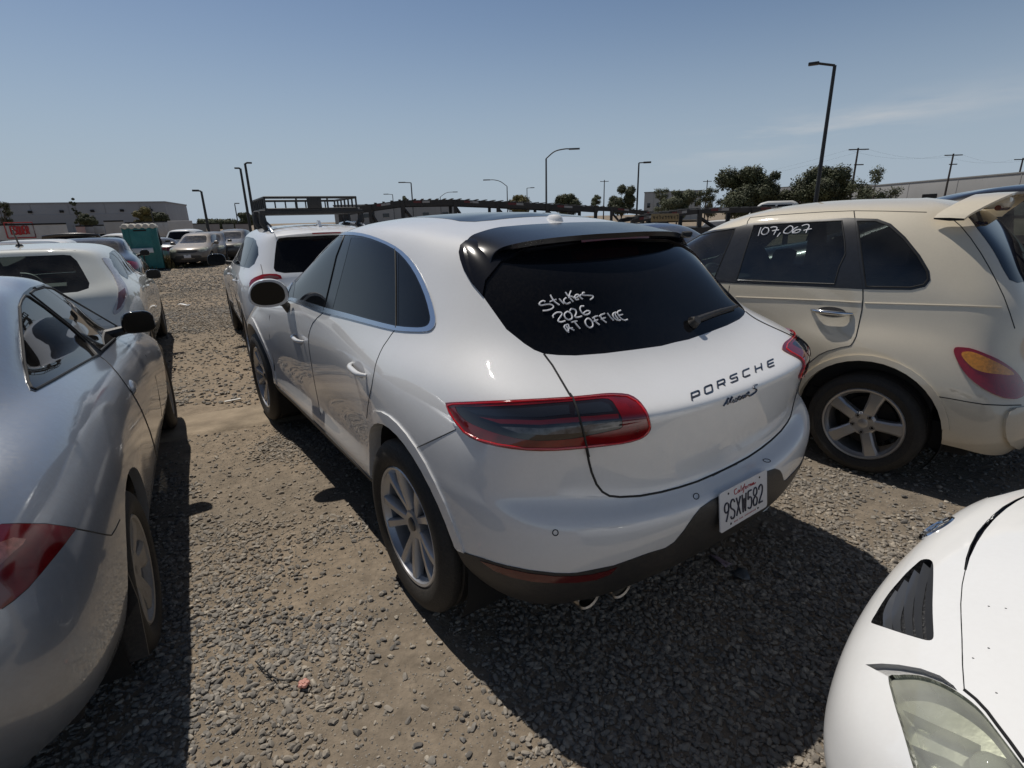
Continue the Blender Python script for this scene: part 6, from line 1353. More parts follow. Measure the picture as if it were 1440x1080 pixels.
def dens_near(x, y):
    d = fbm(x * .75 + 2.3, y * .75 + 5.1, 21, 4); d2 = fbm(x * 2.4 + 1, y * 2.4 + 6, 71, 3)
    base = np.clip((d * .6 + d2 * .4 - .41) / .13, .10, 1)
    left = np.clip((-.9 - x) / .4, 0, 1) * np.clip((3.0 - y) / .8, 0, 1) * .8
    return np.clip(np.maximum(base, left), 0, 1) * (1 - .9 * behind_w(x, y))
def dens_mid(x, y): return np.clip((fbm(x * .45, y * .45, 31, 4) - .34) / .2, .25, 1)
def dens_big(x, y): return np.clip((fbm(x * .8 + 4, y * .8, 41, 3) - .3) / .3, .1, 1)
NG = gravel('gravel', -2.6, 3.4, .3, 5.2, 5000, .010, .036, 1, dens_near, sink=.08)
NG += gravel('thick_gravel', -.8, 3.4, .3, 3.2, 7000, .011, .036, 8, behind_w, sink=.05)
NG += gravel('fine_grit', -2.4, 3.0, .5, 4.4, 5200, .004, .011, 2, lambda x, y: np.clip(.5 + dens_near(x, y) * .5, 0, 1), sink=.2)
NG += gravel('far_gravel', -9, 6, 4.6, 15, 1300, .016, .055, 3, dens_mid, sink=.1)
NG += gravel('distant_gravel', -22, 3, 14.5, 34, 130, .03, .10, 6, lambda x, y: np.clip(1.25 - y / 38, .2, 1) * np.clip((fbm(x * .3, y * .3, 51, 3) - .3) / .25, .3, 1), sink=.1)
NG += gravel('loose_stones', -3, 3.6, .6, 9, 14, .035, .065, 4, dens_big)
print('stones', NG)
# ------------------------------------------------------------------ distant cars: one of each kind, then copies in other paints
def copy_tree(o, parent=None):
    c = o.copy(); COL.objects.link(c); c.parent = parent
    for ch in o.children: copy_tree(ch, c)
    return c
def repaint(root, m):
    for ch in root.children:
        if ch.name.split('.')[0] in ('body', 'mirror', 'door_handle', 'hatch_lid') and ch.type == 'MESH':
            ch.material_slots[0].link = 'OBJECT'; ch.material_slots[0].material = m
def face(px, py, toward):
    return math.atan2(toward[1] - py, toward[0] - px)
DUSTY = [mat('dusty_taupe_paint', (.17, .145, .12), .42, .2, .5, dust=.35, coat_rough=.15), mat('dusty_charcoal_paint', (.045, .043, .043), .4, .3, .6, dust=.25), mat('dusty_navy_paint', (.02, .026, .075), .3, .2, .8, dust=.15),
         mat('dusty_white_paint', (.62, .62, .60), .4, 0, .7, dust=.25), mat('dusty_silver_paint', (.33, .34, .35), .35, .6, .7, dust=.2), mat('black_paint', (.008, .008, .010), .25, 0, .9, dust=.03)]
PALEG = glass_mat('windscreen_glass', (.35, .40, .38), .12)
def far_suv(pose, paint, label, name='parked_suv', scale=1.):
    c = Car(name, SUV, pose, 1, 64, 52, label=label, group='cars parked in the yard', cat='car')
    suv_cuts(c); suv_parts(c, paint, TINT, PLASTIC, HLENS, PALEG)
    for x in (0, 2.66): add_arch(c, x, .36, .412, .86, .36)
    cabin(c, [(1.0, .42, 2), (.15, .45, 1)], -.4, 2.0, .74, 1.08, dash=1.72); underbody(c, -.5, 3.1, .78, .28, .46)
    for sd in (1, -1):
        mb = MB(); mb.grid([[p for p in c.rearcast([(y * sd, z) for y in np.linspace(.60, .80, 5)], .008)] for z in (.86, .92, .98, 1.04)]) if False else mb.box((-.62, sd * .80, .98), (.10, .10, .24), bev=.03); mb.build('tail_light', REDDEEP, c.root)
    mb = MB(); mb.box((3.51, 0, .56), (.012, .305, .15), bev=.003); mb.build('license_plate', PLATEW, c.root)
    rows = [(.2, .03, -.03, .05, 0), (1.0, .034, -.012, .03, 0)]
    for x in (0, 2.66): add_wheel(c, x, .90, .36, .36, .235, .225, spoke_set(5, rows), RIMS2)
    simple_mirror(c, 1.78, 1.0, 1.13, paint, .115, .08)
    for x in (1.10, .15): handle(c, x, .985, paint, recess=False)
    c.root.scale = (scale,) * 3
    return c
def far_sedan(pose, paint, label, name='parked_sedan'):
    c = Car(name, SIL, pose, 1, 64, 52, label=label, group='cars parked in the yard', cat='car')
    for x in (0, 2.70): c.cut('arch', c.circle(x, .33, .375, 28), 'side', lim=lambda p: p.y > .55)
    c.cut('window_frame', [(-.05, 1.16), (.1, 1.13), (.6, 1.10), (1.2, 1.07), (1.78, 1.03), (1.5, 1.14), (1.2, 1.235), (.9, 1.30), (.6, 1.325), (.35, 1.32), (.15, 1.27)], 'side', lim=lambda p: p.y > .3)
    c.cut('g1', [(.72, 1.105), (1.2, 1.083), (1.7, 1.047), (1.45, 1.145), (1.18, 1.225), (.9, 1.288), (.74, 1.305)], 'side', within=('window_frame',)); c.cut('g2', [(0, 1.165), (.12, 1.142), (.68, 1.113), (.70, 1.31), (.55, 1.314), (.35, 1.305), (.17, 1.258)], 'side', within=('window_frame',))
    c.cut('rear_window', [(-.52, -.1), (-.50, .30), (-.40, .47), (-.30, .52), (.10, .50), (.24, .44), (.27, .25), (.28, -.1)], 'top', lim=lambda p: p.z > 1.02 and p.x < .5)
    c.cut('windshield', [(2.2, -.1), (2.17, .4), (2.0, .56), (1.62, .53), (1.36, .40), (1.34, -.1)], 'top', lim=lambda p: p.z > .9 and p.x > 1.0)
    c.cut('headlight', [(.42, .62), (.60, .58), (.76, .62), (.80, .72), (.62, .72)], 'front'); c.cut('grille', [(-.1, .42), (.40, .42), (.46, .50), (.36, .60), (-.1, .62)], 'front')
    c.cut('tail_light', [(.5, .78), (.66, .76), (.82, .80), (.80, .92), (.66, .96), (.52, .92)], 'rear')
    c.part('body', paint, lip=.03); c.part('window_frame', GLOSSB, h=.001)
    for w in ('g1', 'g2'): c.part(w, PALEG, obj='side_window', split=True)
    c.part('rear_window', PALEG, h=.001); c.part('windshield', PALEG, h=.001); c.part('headlight', HLENS, h=.003, split=True); c.part('grille', PLASTIC, h=.003); c.part('tail_light', REDDEEP, h=.004, split=True)
    for x in (0, 2.70): add_arch(c, x, .33, .377, .82, .36)
    cabin(c, [(.95, .30, 2), (.12, .34, 1)], -.2, 2.2, .68, .93, dash=1.75); underbody(c, -.6, 3.1, .74, .22, .42)
    rows = [(.2, .03, -.03, .05, 0), (1.0, .04, -.012, .03, 0)]
    for x in (0, 2.70): add_wheel(c, x, .872, .32, .32, .21, .205, spoke_set(6, rows), RIMS2)
    simple_mirror(c, 1.60, .905, 1.02, paint, .10, .07)
    return c
def front_pose(u, v, heading, off=3.5):
    """pose whose front middle stands over the ground pixel"""
    g = ground2(u, v); return (g.x - off * math.cos(heading), g.y - off * math.sin(heading), heading)
S1_ = far_suv(front_pose(267, 377, R(-74)), DUSTY[0], 'dusty taupe SUV facing the camera right of the teal portable toilet')
S1_.root.location.z = rise(S1_.x, S1_.y); S1_.root.name = 'parked_suv'
def mk(src, pose, paint, label, scale=1.):
    r = copy_tree(src.root); r.location = (pose[0], pose[1], rise(pose[0], pose[1])); r.rotation_euler = (0, 0, pose[2]); r['label'] = label; r['group'] = 'cars parked in the yard'; r.scale = (scale,) * 3
    repaint(r, paint); return r
mk(S1_, front_pose(319, 369, R(-76)), DUSTY[1], 'dark grey van with sun glare on its windscreen, right of the dusty taupe SUV', 1.06)
g0 = at_depth(258, 330, 38); mk(S1_, (g0.x, g0.y, R(100)), DUSTY[3], 'white SUV whose roof shows above the dusty taupe SUV', 1.1)
dk = (2.791 + 2.75, 3.564 + 1.35, R(131)); mk(S1_, dk, DUSTY[5], 'black SUV whose roof line shows behind the cream wagon', 1.10)
D1 = far_sedan((3.05, 9.6, R(128)), DUSTY[2], 'dark blue sedan roof glimpsed between the white SUV and the cream wagon')
def lane(u, d, hd): g_ = at_depth(u, 330, d); return (g_.x, g_.y, R(hd))
mk(D1, lane(96, 21, 126), DUSTY[2], 'dark blue sedan left of the teal portable toilet')
mk(D1, lane(140, 33, 150), DUSTY[4], 'silver sedan behind the dark blue sedan near the portable toilet')
mk(D1, lane(120, 14.5, 122), DUSTY[5], 'black sedan behind the pale hatchback roof')
mk(D1, lane(28, 13.5, 118), DUSTY[3], 'white sedan beyond the pale hatchback at the left edge')
mk(D1, lane(-18, 10.5, 118), DUSTY[1], 'charcoal sedan at the far left edge beyond the hatchback')
mk(D1, lane(170, 44, -60), DUSTY[3], 'white sedan facing the camera behind the portable toilet')
mk(S1_, lane(178, 42, 170), DUSTY[3], 'white SUV far behind the silver sedan near the trailers')
mk(D1, lane(232, 34, 160), DUSTY[4], 'silver sedan between the portable toilet and the taupe SUV')
mk(S1_, lane(300, 36, -70), DUSTY[1], 'charcoal SUV behind the dark grey van')
mk(D1, lane(60, 20, 130), DUSTY[1], 'charcoal sedan behind the black sedan with lifted lid')
# black car with its lid up
p = lane(104, 19.0, 121); lid = mk(D1, p, DUSTY[5], 'black sedan with its boot lid raised, behind the pale hatchback')
mb = MB(); rows = []
for t in np.linspace(0, 1, 9):
    z = .98 + .68 * t; x = -.28 - .34 * t + .10 * math.sin(t * 3); rows.append([(x + .05 * (abs(q)) ** 2, q * (.66 - .05 * t ** 4 - .10 * max(0, t - .8)), z - .05 * q * q * t) for q in np.linspace(-1, 1, 15)])
mb.grid(rows); o = mb.build('hatch_lid', DUSTY[5], lid); sm = o.modifiers.new('thick', 'SOLIDIFY'); sm.thickness = .035

# ------------------------------------------------------------------ portable toilet, letter box, closed parasol
def toward_cam(p): return math.atan2(-p.y, -p.x)
TEAL = mat('teal_plastic', (.008, .165, .16), .45, noise=.2, nscale=3, dust=.15)
RIBW = mat('translucent_white', (.55, .52, .45), .5, dust=.2)
g = ground2(210, 379); a = toward_cam(g) + R(-4)
t = empty('portable_toilet', g, a, 'teal portable toilet with ribbed cream roof standing across the lane', 'toilet')
mb = MB(); mb.box((0, 0, 1.0), (1.45, 1.35, 1.88), bev=.03); mb.build('cabin', TEAL, t)
mb = MB()
for k in range(9): mb.box((.732, -.60 + k * .15, 1.0), (.03, .035, 1.74), bev=.006)
mb.build('wall_ribs', TEAL, t)
mb = MB(); mb.box((.735, .02, 1.05), (.03, .82, 1.72), bev=.008); mb.build('door', TEAL, t)
mb = MB()
mb.box((0, 0, 1.97), (1.54, 1.44, .08), bev=.03)
for k in range(5): mb.lathe([(.0005, -.78), (.11, -.76), (.13, -.6), (.13, .6), (.11, .76), (.0005, .78)], 14, 'X', (0, -.54 + k * .27, 2.0))
mb.build('roof', RIBW, t)
mb = MB(); mb.box((0, 0, .04), (1.6, 1.45, .09), bev=.02); mb.build('skid_base', LINER, t)
mb = MB(); mb.box((.745, .02, 1.82), (.03, .5, .07)); mb.build('vent', LINER, t, smooth=False)
g = ground2(207, 381); a = toward_cam(g)
t = empty('letter_box', g, a + R(90), 'white letter box on a thin dark post in front of the teal toilet', 'mailbox')
mb = MB(); mb.tube([(0, 0, 0), (0, 0, .82)], .03, 8); mb.build('post', PLASTIC, t)
mb = MB(); pr = [(-.11, 0), (.11, 0), (.11, .12), (.08, .19), (.03, .22), (-.03, .22), (-.08, .19), (-.11, .12)]; mb.prism([(-.42, y, .82 + z) for y, z in pr], (.84, 0, 0)); mb.build('box', DUSTY[3], t, sharp=25)
mb = MB(); mb.box((-.05, .125, .95), (.60, .012, .05)); mb.build('flag', REDINK, t, smooth=False)
g = ground2(231, 378)
t = empty('closed_parasol', g, 0, 'closed dark parasol on a leaning pole right of the portable toilet', 'umbrella')
mb = MB(); mb.tube([(0, 0, 0), (-.03, 0, 2.9)], .022, 8); mb.build('pole', PLASTIC, t)
mb = MB(); mb.lathe([(.01, 1.95), (.07, 1.9), (.17, 1.25), (.15, 1.1), (.02, 1.08)], 12, 'Z', (-.02, 0, 0)); mb.build('canopy', mat('dark_canvas', (.02, .02, .025), .9), t)
def tuft(name, g, n, h, w, col, label):
    rng = random.Random(int(g.x * 100)); mb = MB()
    for i in range(n):
        b = Vector((rng.gauss(0, w), rng.gauss(0, w), 0)); a = rng.uniform(0, 6.28); l = h * rng.uniform(.4, 1); d = Vector((math.cos(a), math.sin(a), 0)); k = Vector((-d.y, d.x, 0)) * .02
        p1 = b + d * l * .2 + Vector((0, 0, l * .6)); p2 = b + d * l * .5 + Vector((0, 0, l)); mb.add([b - k, b + k, p1 + k, p1 - k, p2], [(0, 1, 2, 3), (3, 2, 4)])
    tag(mb.build(name, col, loc=g, smooth=False), label, 'weeds')
STRAW = mat('dry_straw', (.19, .145, .06), .9, noise=.3); WEED = mat('weed_green', (.06, .07, .03), .9, noise=.4)
tuft('dry_weeds', ground2(238, 377), 160, .75, .22, STRAW, 'tall dry straw weeds right of the portable toilet')
tuft('green_weeds', ground2(186, 382), 160, .5, .4, WEED, 'green weeds at the left foot of the portable toilet')

# ------------------------------------------------------------------ warehouse, trailers, containers
def wall_mat(n, c, sc=.15): return mat(n, c, .85, noise=.10, nscale=sc, bump=.1, bscale=4)
def block(name, P0, P1, depth, h, m, label, cat, group=None, z0=0., bev=.05, extra=None):
    """a building whose near wall runs from P0 to P1 (ground points)"""
    P0 = Vector((P0[0], P0[1], 0)); P1 = Vector((P1[0], P1[1], 0)); d = (P1 - P0); L_ = d.length; d.normalize(); n = Vector((-d.y, d.x, 0))
    if n.dot(P0) < 0: n = -n
    a = math.atan2(d.y, d.x); fl = 1 if n.dot(Vector((-d.y, d.x, 0))) > 0 else -1
    t = empty(name, P0, a, label, cat, group)
    mb = MB(); mb.box((L_ / 2, fl * depth / 2, z0 + h / 2), (L_, depth, h), bev=bev); mb.build('wall', m, t)
    if extra: extra(t, L_, depth * fl, h)
    return t
GREYW = wall_mat('grey_tilt_wall', (.31, .315, .33)); GREYL = wall_mat('light_grey_wall', (.30, .30, .295)); CONC = wall_mat('pale_wall', (.36, .36, .35))
def wh_extra(t, L_, dp, h):
    mb = MB(); mb.box((L_ / 2, dp / 2, h + .12), (L_ + .3, abs(dp) + .3, .25)); mb.build('parapet', mat('parapet_dark', (.26, .265, .28), .8), t, smooth=False)
    mb = MB(); mb.box((L_ / 2, -.06 if dp > 0 else .06, 3.2), (L_, .08, 2.4)); mb.build('lower_band', wall_mat('grey_band', (.29, .295, .31)), t, smooth=False)
    for k in range(12):
        x = L_ - 3 - k * L_ / 12; mb = MB(); mb.box((x, -.12 if dp > 0 else .12, h - 1.6), (.7, .35, .5), bev=.05); mb.build('wall_lamp', LINER, t)
    for k in range(10):
        x = L_ - k * L_ / 10 - 5; mb = MB(); mb.box((x, -.02 if dp > 0 else .02, h * .5), (.09, .06, h)); mb.build('panel_joint', mat('joint_grey', (.25, .255, .27), .9), t, smooth=False)
A_ = at_depth(-330, 330, 175); B_ = at_depth(240, 326, 150)
block('warehouse', (A_.x, A_.y), (B_.x, B_.y), 26, at_depth(240, 284.5, 150).z, GREYW, 'long grey flat roofed warehouse behind the white trailers at left', 'building', extra=wh_extra)
TRW = mat('trailer_white', (.52, .50, .47), .55, noise=.08, nscale=1.5, dust=.2)
STROKE = {'E': [[(1,1),(0,1),(0,0),(1,0)], [(0,.5),(.8,.5)]], 'S': [[(1,.9),(.7,1),(.2,1),(0,.8),(.15,.58),(.85,.42),(1,.2),(.8,0),(.2,0),(0,.1)]], 'Q': [[(.3,0),(0,.3),(0,.7),(.3,1),(.7,1),(1,.7),(1,.3),(.7,0),(.3,0)], [(.6,.3),(1.05,-.1)]], 'U': [[(0,1),(0,.2),(.25,0),(.75,0),(1,.2),(1,1)]], 'R': [[(0,0),(0,1),(.8,1),(1,.85),(1,.6),(.8,.5),(0,.5)], [(.5,.5),(1,0)]]}
def trailer(u0, u1, vt, vb, dist, label, m=TRW, text=None, d2=None, green=False, box=None, cat='trailer', name='trailer'):
    P0 = at_depth(u0, 330, dist); P1 = at_depth(u1, 330, d2 or dist)
    d = Vector((P1.x - P0.x, P1.y - P0.y, 0)); L_ = d.length; a = math.atan2(d.y, d.x)
    zt = at_depth((u0 + u1) / 2, vt, dist).z; zb = max(.25, at_depth((u0 + u1) / 2, vb, dist).z)
    t = empty(name, (P0.x, P0.y, 0), a, label, cat, 'trailers and containers along the yard edge')
    h = zt - zb; mb = MB(); mb.box((L_ / 2, 1.25, zb + h / 2), (L_, 2.5, h), bev=.04); mb.build('box_body', m, t)
    mb = MB()
    for z in (zb + .06, zt - .05): mb.box((L_ / 2, -.012, z), (L_, .05, .12))
    mb.build('edge_rail', LINER if not green else m, t, smooth=False)
    for x in np.arange(.6, L_ - .2, 1.22):
        mb = MB(); mb.box((x, -.008, zb + h / 2), (.04, .03, h - .3)); mb.build('panel_rib', m, t, smooth=False)
    if cat == 'trailer':
        for x in (L_ * .12, L_ * .12 + 1.2):
            for y in (.2, 2.3):
                mb = MB(); mb.lathe([(.0005, -.12), (.28, -.12), (.48, -.1), (.5, -.05), (.5, .05), (.48, .1), (.28, .12), (.0005, .12)], 24, 'Y', (x, y, .5)); mb.build('wheel', TYRE, t)
        mb = MB(); mb.box((L_ / 2, 1.25, zb - .1), (L_, .9, .16)); mb.build('chassis', LINER, t, smooth=False)
    if text:
        dn = d.normalized(); q0, q1 = [max(0, (at_depth(uu, 330, dist).x - P0.x) * dn.x + (at_depth(uu, 330, dist).y - P0.y) * dn.y) for uu in text[1:3]]
        x0, w, hh, z0 = q0, q1 - q0, text[3], zb + h * .42
        mb = MB(); pr = [(x0 - .3, z0 - .28), (x0 + w + .3, z0 - .28), (x0 + w + .3, z0 + hh + .28), (x0 - .3, z0 + hh + .28)]
        mb.tube([(x, -.03, z) for x, z in pr + pr[:1]], .05, 6); n = len(text[0]); cw = w / n
        for i, ch in enumerate(text[0]):
            for st in STROKE[ch]: mb.tube([(x0 + i * cw + cw * .75 * q, -.03, z0 + hh * r) for q, r in st], .06, 6)
        mb.build('painted_sign', mat('sign_red', (.45, .03, .03), .6), t)
    return t
trailer(-60, 97, 315, 340, 60, 'white box trailer with red ESQUER sign on its side', text=('ESQUER', 17, 43, .62))
trailer(109, 122, 317, 341, 66, 'narrow white trailer end with faded red panel', mat('faded_red_panel', (.50, .33, .30), .6, dust=.2))
trailer(121, 134, 317, 341, 67, 'narrow white trailer right of the faded red one')
trailer(134, 149, 316, 339, 69, 'white trailer with bright end left of the tall grey one')
trailer(150, 178, 310, 336, 64, 'tall grey box trailer behind the portable toilet', mat('trailer_grey', (.40, .385, .365), .6, dust=.2))
trailer(180, 239, 312, 334, 74, 'long white trailer behind the yellowish bushes', d2=66)
trailer(252, 271, 314, 330, 80, 'green shipping container right of the warehouse', mat('container_green', (.012, .09, .045), .55, dust=.15), green=True, cat='container', name='container')
for k, (u0, u1) in enumerate(((272, 292), (293, 311), (315, 331), (333, 352))):
    trailer(u0, u1, 314, 336, 88, ['grey container beside the green one', 'second grey container from the green one', 'third grey container from the green one', 'grey container nearest the roof rack SUV'][k], mat('container_grey%s' % 'abcd'[k], (.27 + .03 * (k % 2), .265, .255), .7, dust=.25), cat='container', name='container')
# right hand buildings
def win_extra(t, L_, dp, h):
    s_ = -.04 if dp > 0 else .04
    mb = MB(); mb.box((L_ / 2, dp / 2, h + .1), (L_ + .2, abs(dp) + .2, .2)); mb.build('roof', mat('roof_grey', (.22, .22, .215), .8), t, smooth=False)
    for k in range(6):
        x = L_ * (k + .5) / 6; mb = MB(); mb.box((x, s_, h * .55), (L_ * .05, .1, h * .16)); mb.build('window', TINTD, t, smooth=False)
    for k in range(5):
        x = L_ * (k + 1) / 6; mb = MB(); mb.box((x, s_ / 2, h / 2), (.12, .05, h)); mb.build('panel_joint', GREYL, t, smooth=False)
A_ = at_depth(905, 300, 130); B_ = at_depth(985, 300, 130); block('shed', (A_.x, A_.y), (B_.x, B_.y), 30, at_depth(945, 270, 130).z, CONC, 'small pale flat roofed building between the trees', 'building', extra=win_extra)
A_ = at_depth(1175, 290, 150); B_ = at_depth(1700, 290, 95); block('long_building', (A_.x, A_.y), (B_.x, B_.y), 40, 5.9, GREYL, 'long pale grey industrial building behind the trees at right', 'building', extra=win_extra)
A_ = at_depth(1070, 290, 190); B_ = at_depth(1180, 290, 180); block('low_building', (A_.x, A_.y), (B_.x, B_.y), 40, 8.0, CONC, 'low pale building glimpsed behind the two round trees', 'building', extra=win_extra)
A_ = at_depth(470, 300, 120); B_ = at_depth(640, 300, 120); block('low_shed', (A_.x, A_.y), (B_.x, B_.y), 25, at_depth(560, 288, 120).z, GREYL, 'low grey shed behind the black car carrier', 'building', extra=win_extra)

# ------------------------------------------------------------------ car carriers
CARB = mat('carrier_black', (.012, .012, .013), .55, dust=.15)
REFR = mat('reflector_red', (.13, .02, .02), .5); REFW = mat('reflector_white', (.34, .33, .32), .5)
def carrier(pts, dist, label, width=2.3, post_every=5, posts=True, beam=.24, tape=True, low=True):
    """pts: pixels along the top edge of the near deck beam"""
    P = [at_depth(u, v, dist + dd) for u, v, dd in pts]
    o = P[0].copy(); o.z = 0
    t = empty('car_carrier', o, 0, label, 'trailer', 'black car carriers')
    bd = (P[-1] - P[0]); bd.z = 0; bd.normalize(); n = Vector((-bd.y, bd.x, 0)); n = n if n.dot(P[0]) > 0 else -n
    for off in (0, width):
        mb = MB()
        for i in range(len(P) - 1):
            a, b = P[i] - o + n * off, P[i + 1] - o + n * off
            mb.prism([a, b, b - Vector((0, 0, beam)), a - Vector((0, 0, beam))], n * .12)
        mb.build('deck_beam', CARB, t, smooth=False)
    mb = MB()
    for i in range(len(P) - 1):
        k = max(2, int((P[i + 1] - P[i]).length / .32))
        for j in range(k):
            q = P[i].lerp(P[i + 1], (j + .5) / k) - o; mb.prism([q + Vector((0, 0, .02)), q + bd * .1 + Vector((0, 0, .02)), q + bd * .1 + n * width + Vector((0, 0, .02)), q + n * width + Vector((0, 0, .02))], (0, 0, .03))
    mb.build('deck_slats', CARB, t, smooth=False)
    if tape:
        for nm, mt, ph in (('red_reflector', REFR, 0), ('white_reflector', REFW, .5)):
            mb = MB()
            for i in range(len(P) - 1):
                L_ = (P[i + 1] - P[i]).length; k = max(1, int(L_ / 1.5))
                for j in range(k):
                    q = P[i].lerp(P[i + 1], (j + .2 + ph * .28) / k) - o - Vector((0, 0, beam * .5)); dd = (P[i + 1] - P[i]).normalized()
                    mb.prism([q - n * .004, q + dd * .38 - n * .004, q + dd * .38 - n * .004 + Vector((0, 0, .09)), q - n * .004 + Vector((0, 0, .09))], n * -.006)
            mb.build(nm, mt, t, smooth=False)
    if posts:
        for i in range(len(P)):
            for off in (.02, width):
                a = P[i] - o + n * off; mb = MB(); mb.box((a.x, a.y, a.z / 2), (.14, .14, max(.2, a.z - .05))); mb.build('post', CARB, t, smooth=False)
        for i in range(len(P) - 1):
            a = P[i] - o + n * .03; b = P[i + 1] - o + n * .03
            mb = MB(); mb.tube([a - Vector((0, 0, .3)), Vector((a.x * .6 + b.x * .4, a.y * .6 + b.y * .4, .9))], .07, 6); mb.build('brace', CARB, t)
    if low:
        a = P[0] - o; b = P[-1] - o; mb = MB()
        mb.prism([Vector((a.x, a.y, .75)), Vector((b.x, b.y, .75)), Vector((b.x, b.y, 1.05)), Vector((a.x, a.y, 1.05))], n * width); mb.build('lower_deck', CARB, t, smooth=False)
        L_ = (b - a).length; dd = Vector((b.x - a.x, b.y - a.y, 0)).normalized()
        for s_ in (.62, .72):
            q = a + dd * L_ * s_; mb = MB(); ww = math.atan2(n.y, n.x)
            mb.lathe([(.0005, -.14), (.25, -.14), (.46, -.11), (.48, 0), (.46, .11), (.25, .14), (.0005, .14)], 20, 'X', (0, 0, 0)); o_ = mb.build('wheel', TYRE, t, loc=(q.x, q.y, .48)); o_.rotation_euler = (0, 0, ww)
    return t
carrier([(478, 294, 0), (520, 287.5, 0), (566, 281.5, 0), (640, 280.5, .3), (700, 283, .6), (770, 286.5, 1.0), (838, 291, 1.5)], 24, 'black car carrier with sloping upper deck behind the middle car roof')
carrier([(800, 289, 0), (860, 291, 0), (905, 296, 0), (930, 300, 0)], 33, 'black car carrier behind the rear spoiler of the middle car', posts=True)
c3 = carrier([(890, 308, 0), (935, 300, .5), (985, 294, 1.0), (1060, 292, 1.5), (1110, 292, 2)], 21, 'black car carrier with a small yellow sign left of the cream wagon roof', beam=.16)
q = at_depth(935, 306, 20.4); a = toward_cam(q)
mb = MB(); mb.box((0, 0, 0), (.03, .95, .26), bev=.006); sg = mb.build('deck_sign', mat('sign_yellow', (.26, .19, .09), .6, dust=.2), c3, loc=q - Vector(c3.location)); sg.rotation_euler = (0, 0, a)
mb = MB()
for i in range(9):
    y = -.44 + i * .10; mb.tube([(.018, -y, -.05), (.018, -y, .06)], .010, 4); mb.tube([(.018, -y, .06 - .05 * (i % 3)), (.018, -y - .05, .06 - .05 * (i % 2))], .010, 4)
mb.build('sign_lettering', BLACK, sg)
mb = MB(); mb.box((-.05, 0, -.1), (.04, .04, .5)); mb.build('sign_bracket', CARB, sg, smooth=False)

# ------------------------------------------------------------------ white pickup
q = at_depth(1092, 300, 27); a = R(150)
t = empty('pickup_truck', (q.x, q.y, 0), a, 'white pickup truck whose cab roof shows between the trees and the cream wagon', 'pickup truck')
def prof(pts, w, nm, m, bev=.06, parent=None, taper=None):
    mb = MB(); mb.prism([(x, -w, z) for x, z in pts], (0, 2 * w, 0)); o = mb.build(nm, m, parent or t, sharp=30)
    b_ = o.modifiers.new('round', 'BEVEL'); b_.width = bev; b_.segments = 3; b_.limit_method = 'ANGLE'
    if taper:
        for v in o.data.vertices:
            if v.co.z > taper[0]: v.co.y *= 1 - taper[1] * (v.co.z - taper[0])
    return o
prof([(-2.7, .6), (2.9, .6), (2.9, 1.05), (2.75, 1.2), (1.35, 1.28), (-.9, 1.28), (-2.7, 1.26)], .98, 'body', DUSTY[3])
prof([(-.85, 1.26), (1.25, 1.26), (.62, 1.90), (.35, 1.97), (-.60, 1.97), (-.78, 1.88)], .90, 'cab', DUSTY[3], .08, taper=(1.26, .22))
prof([(-.70, 1.36), (-.05, 1.36), (-.05, 1.83), (-.62, 1.83)], .905, 'side_window', TINT, .02, taper=(1.26, .22)); prof([(.02, 1.36), (.98, 1.36), (.55, 1.83), (.02, 1.83)], .905, 'side_window', TINT, .02, taper=(1.26, .22))
mb = MB(); mb.box((-.83, 0, 1.60), (.05, 1.35, .42), bev=.02, rot=Matrix.Rotation(R(8), 3, 'Y')); mb.build('rear_window', TINT, t)
mb = MB(); mb.box((-.86, 0, 1.90), (.04, .3, .04), bev=.01); mb.build('brake_light', DULLRED, t)
for x in (-1.7, 2.0):
    for y in (.86, -.86):
        mb = MB(); mb.lathe([(.0005, -.13), (.24, -.13), (.38, -.12), (.40, 0), (.38, .12), (.24, .13), (.0005, .13)], 24, 'Y', (x, y, .40)); mb.build('wheel', TYRE, t)

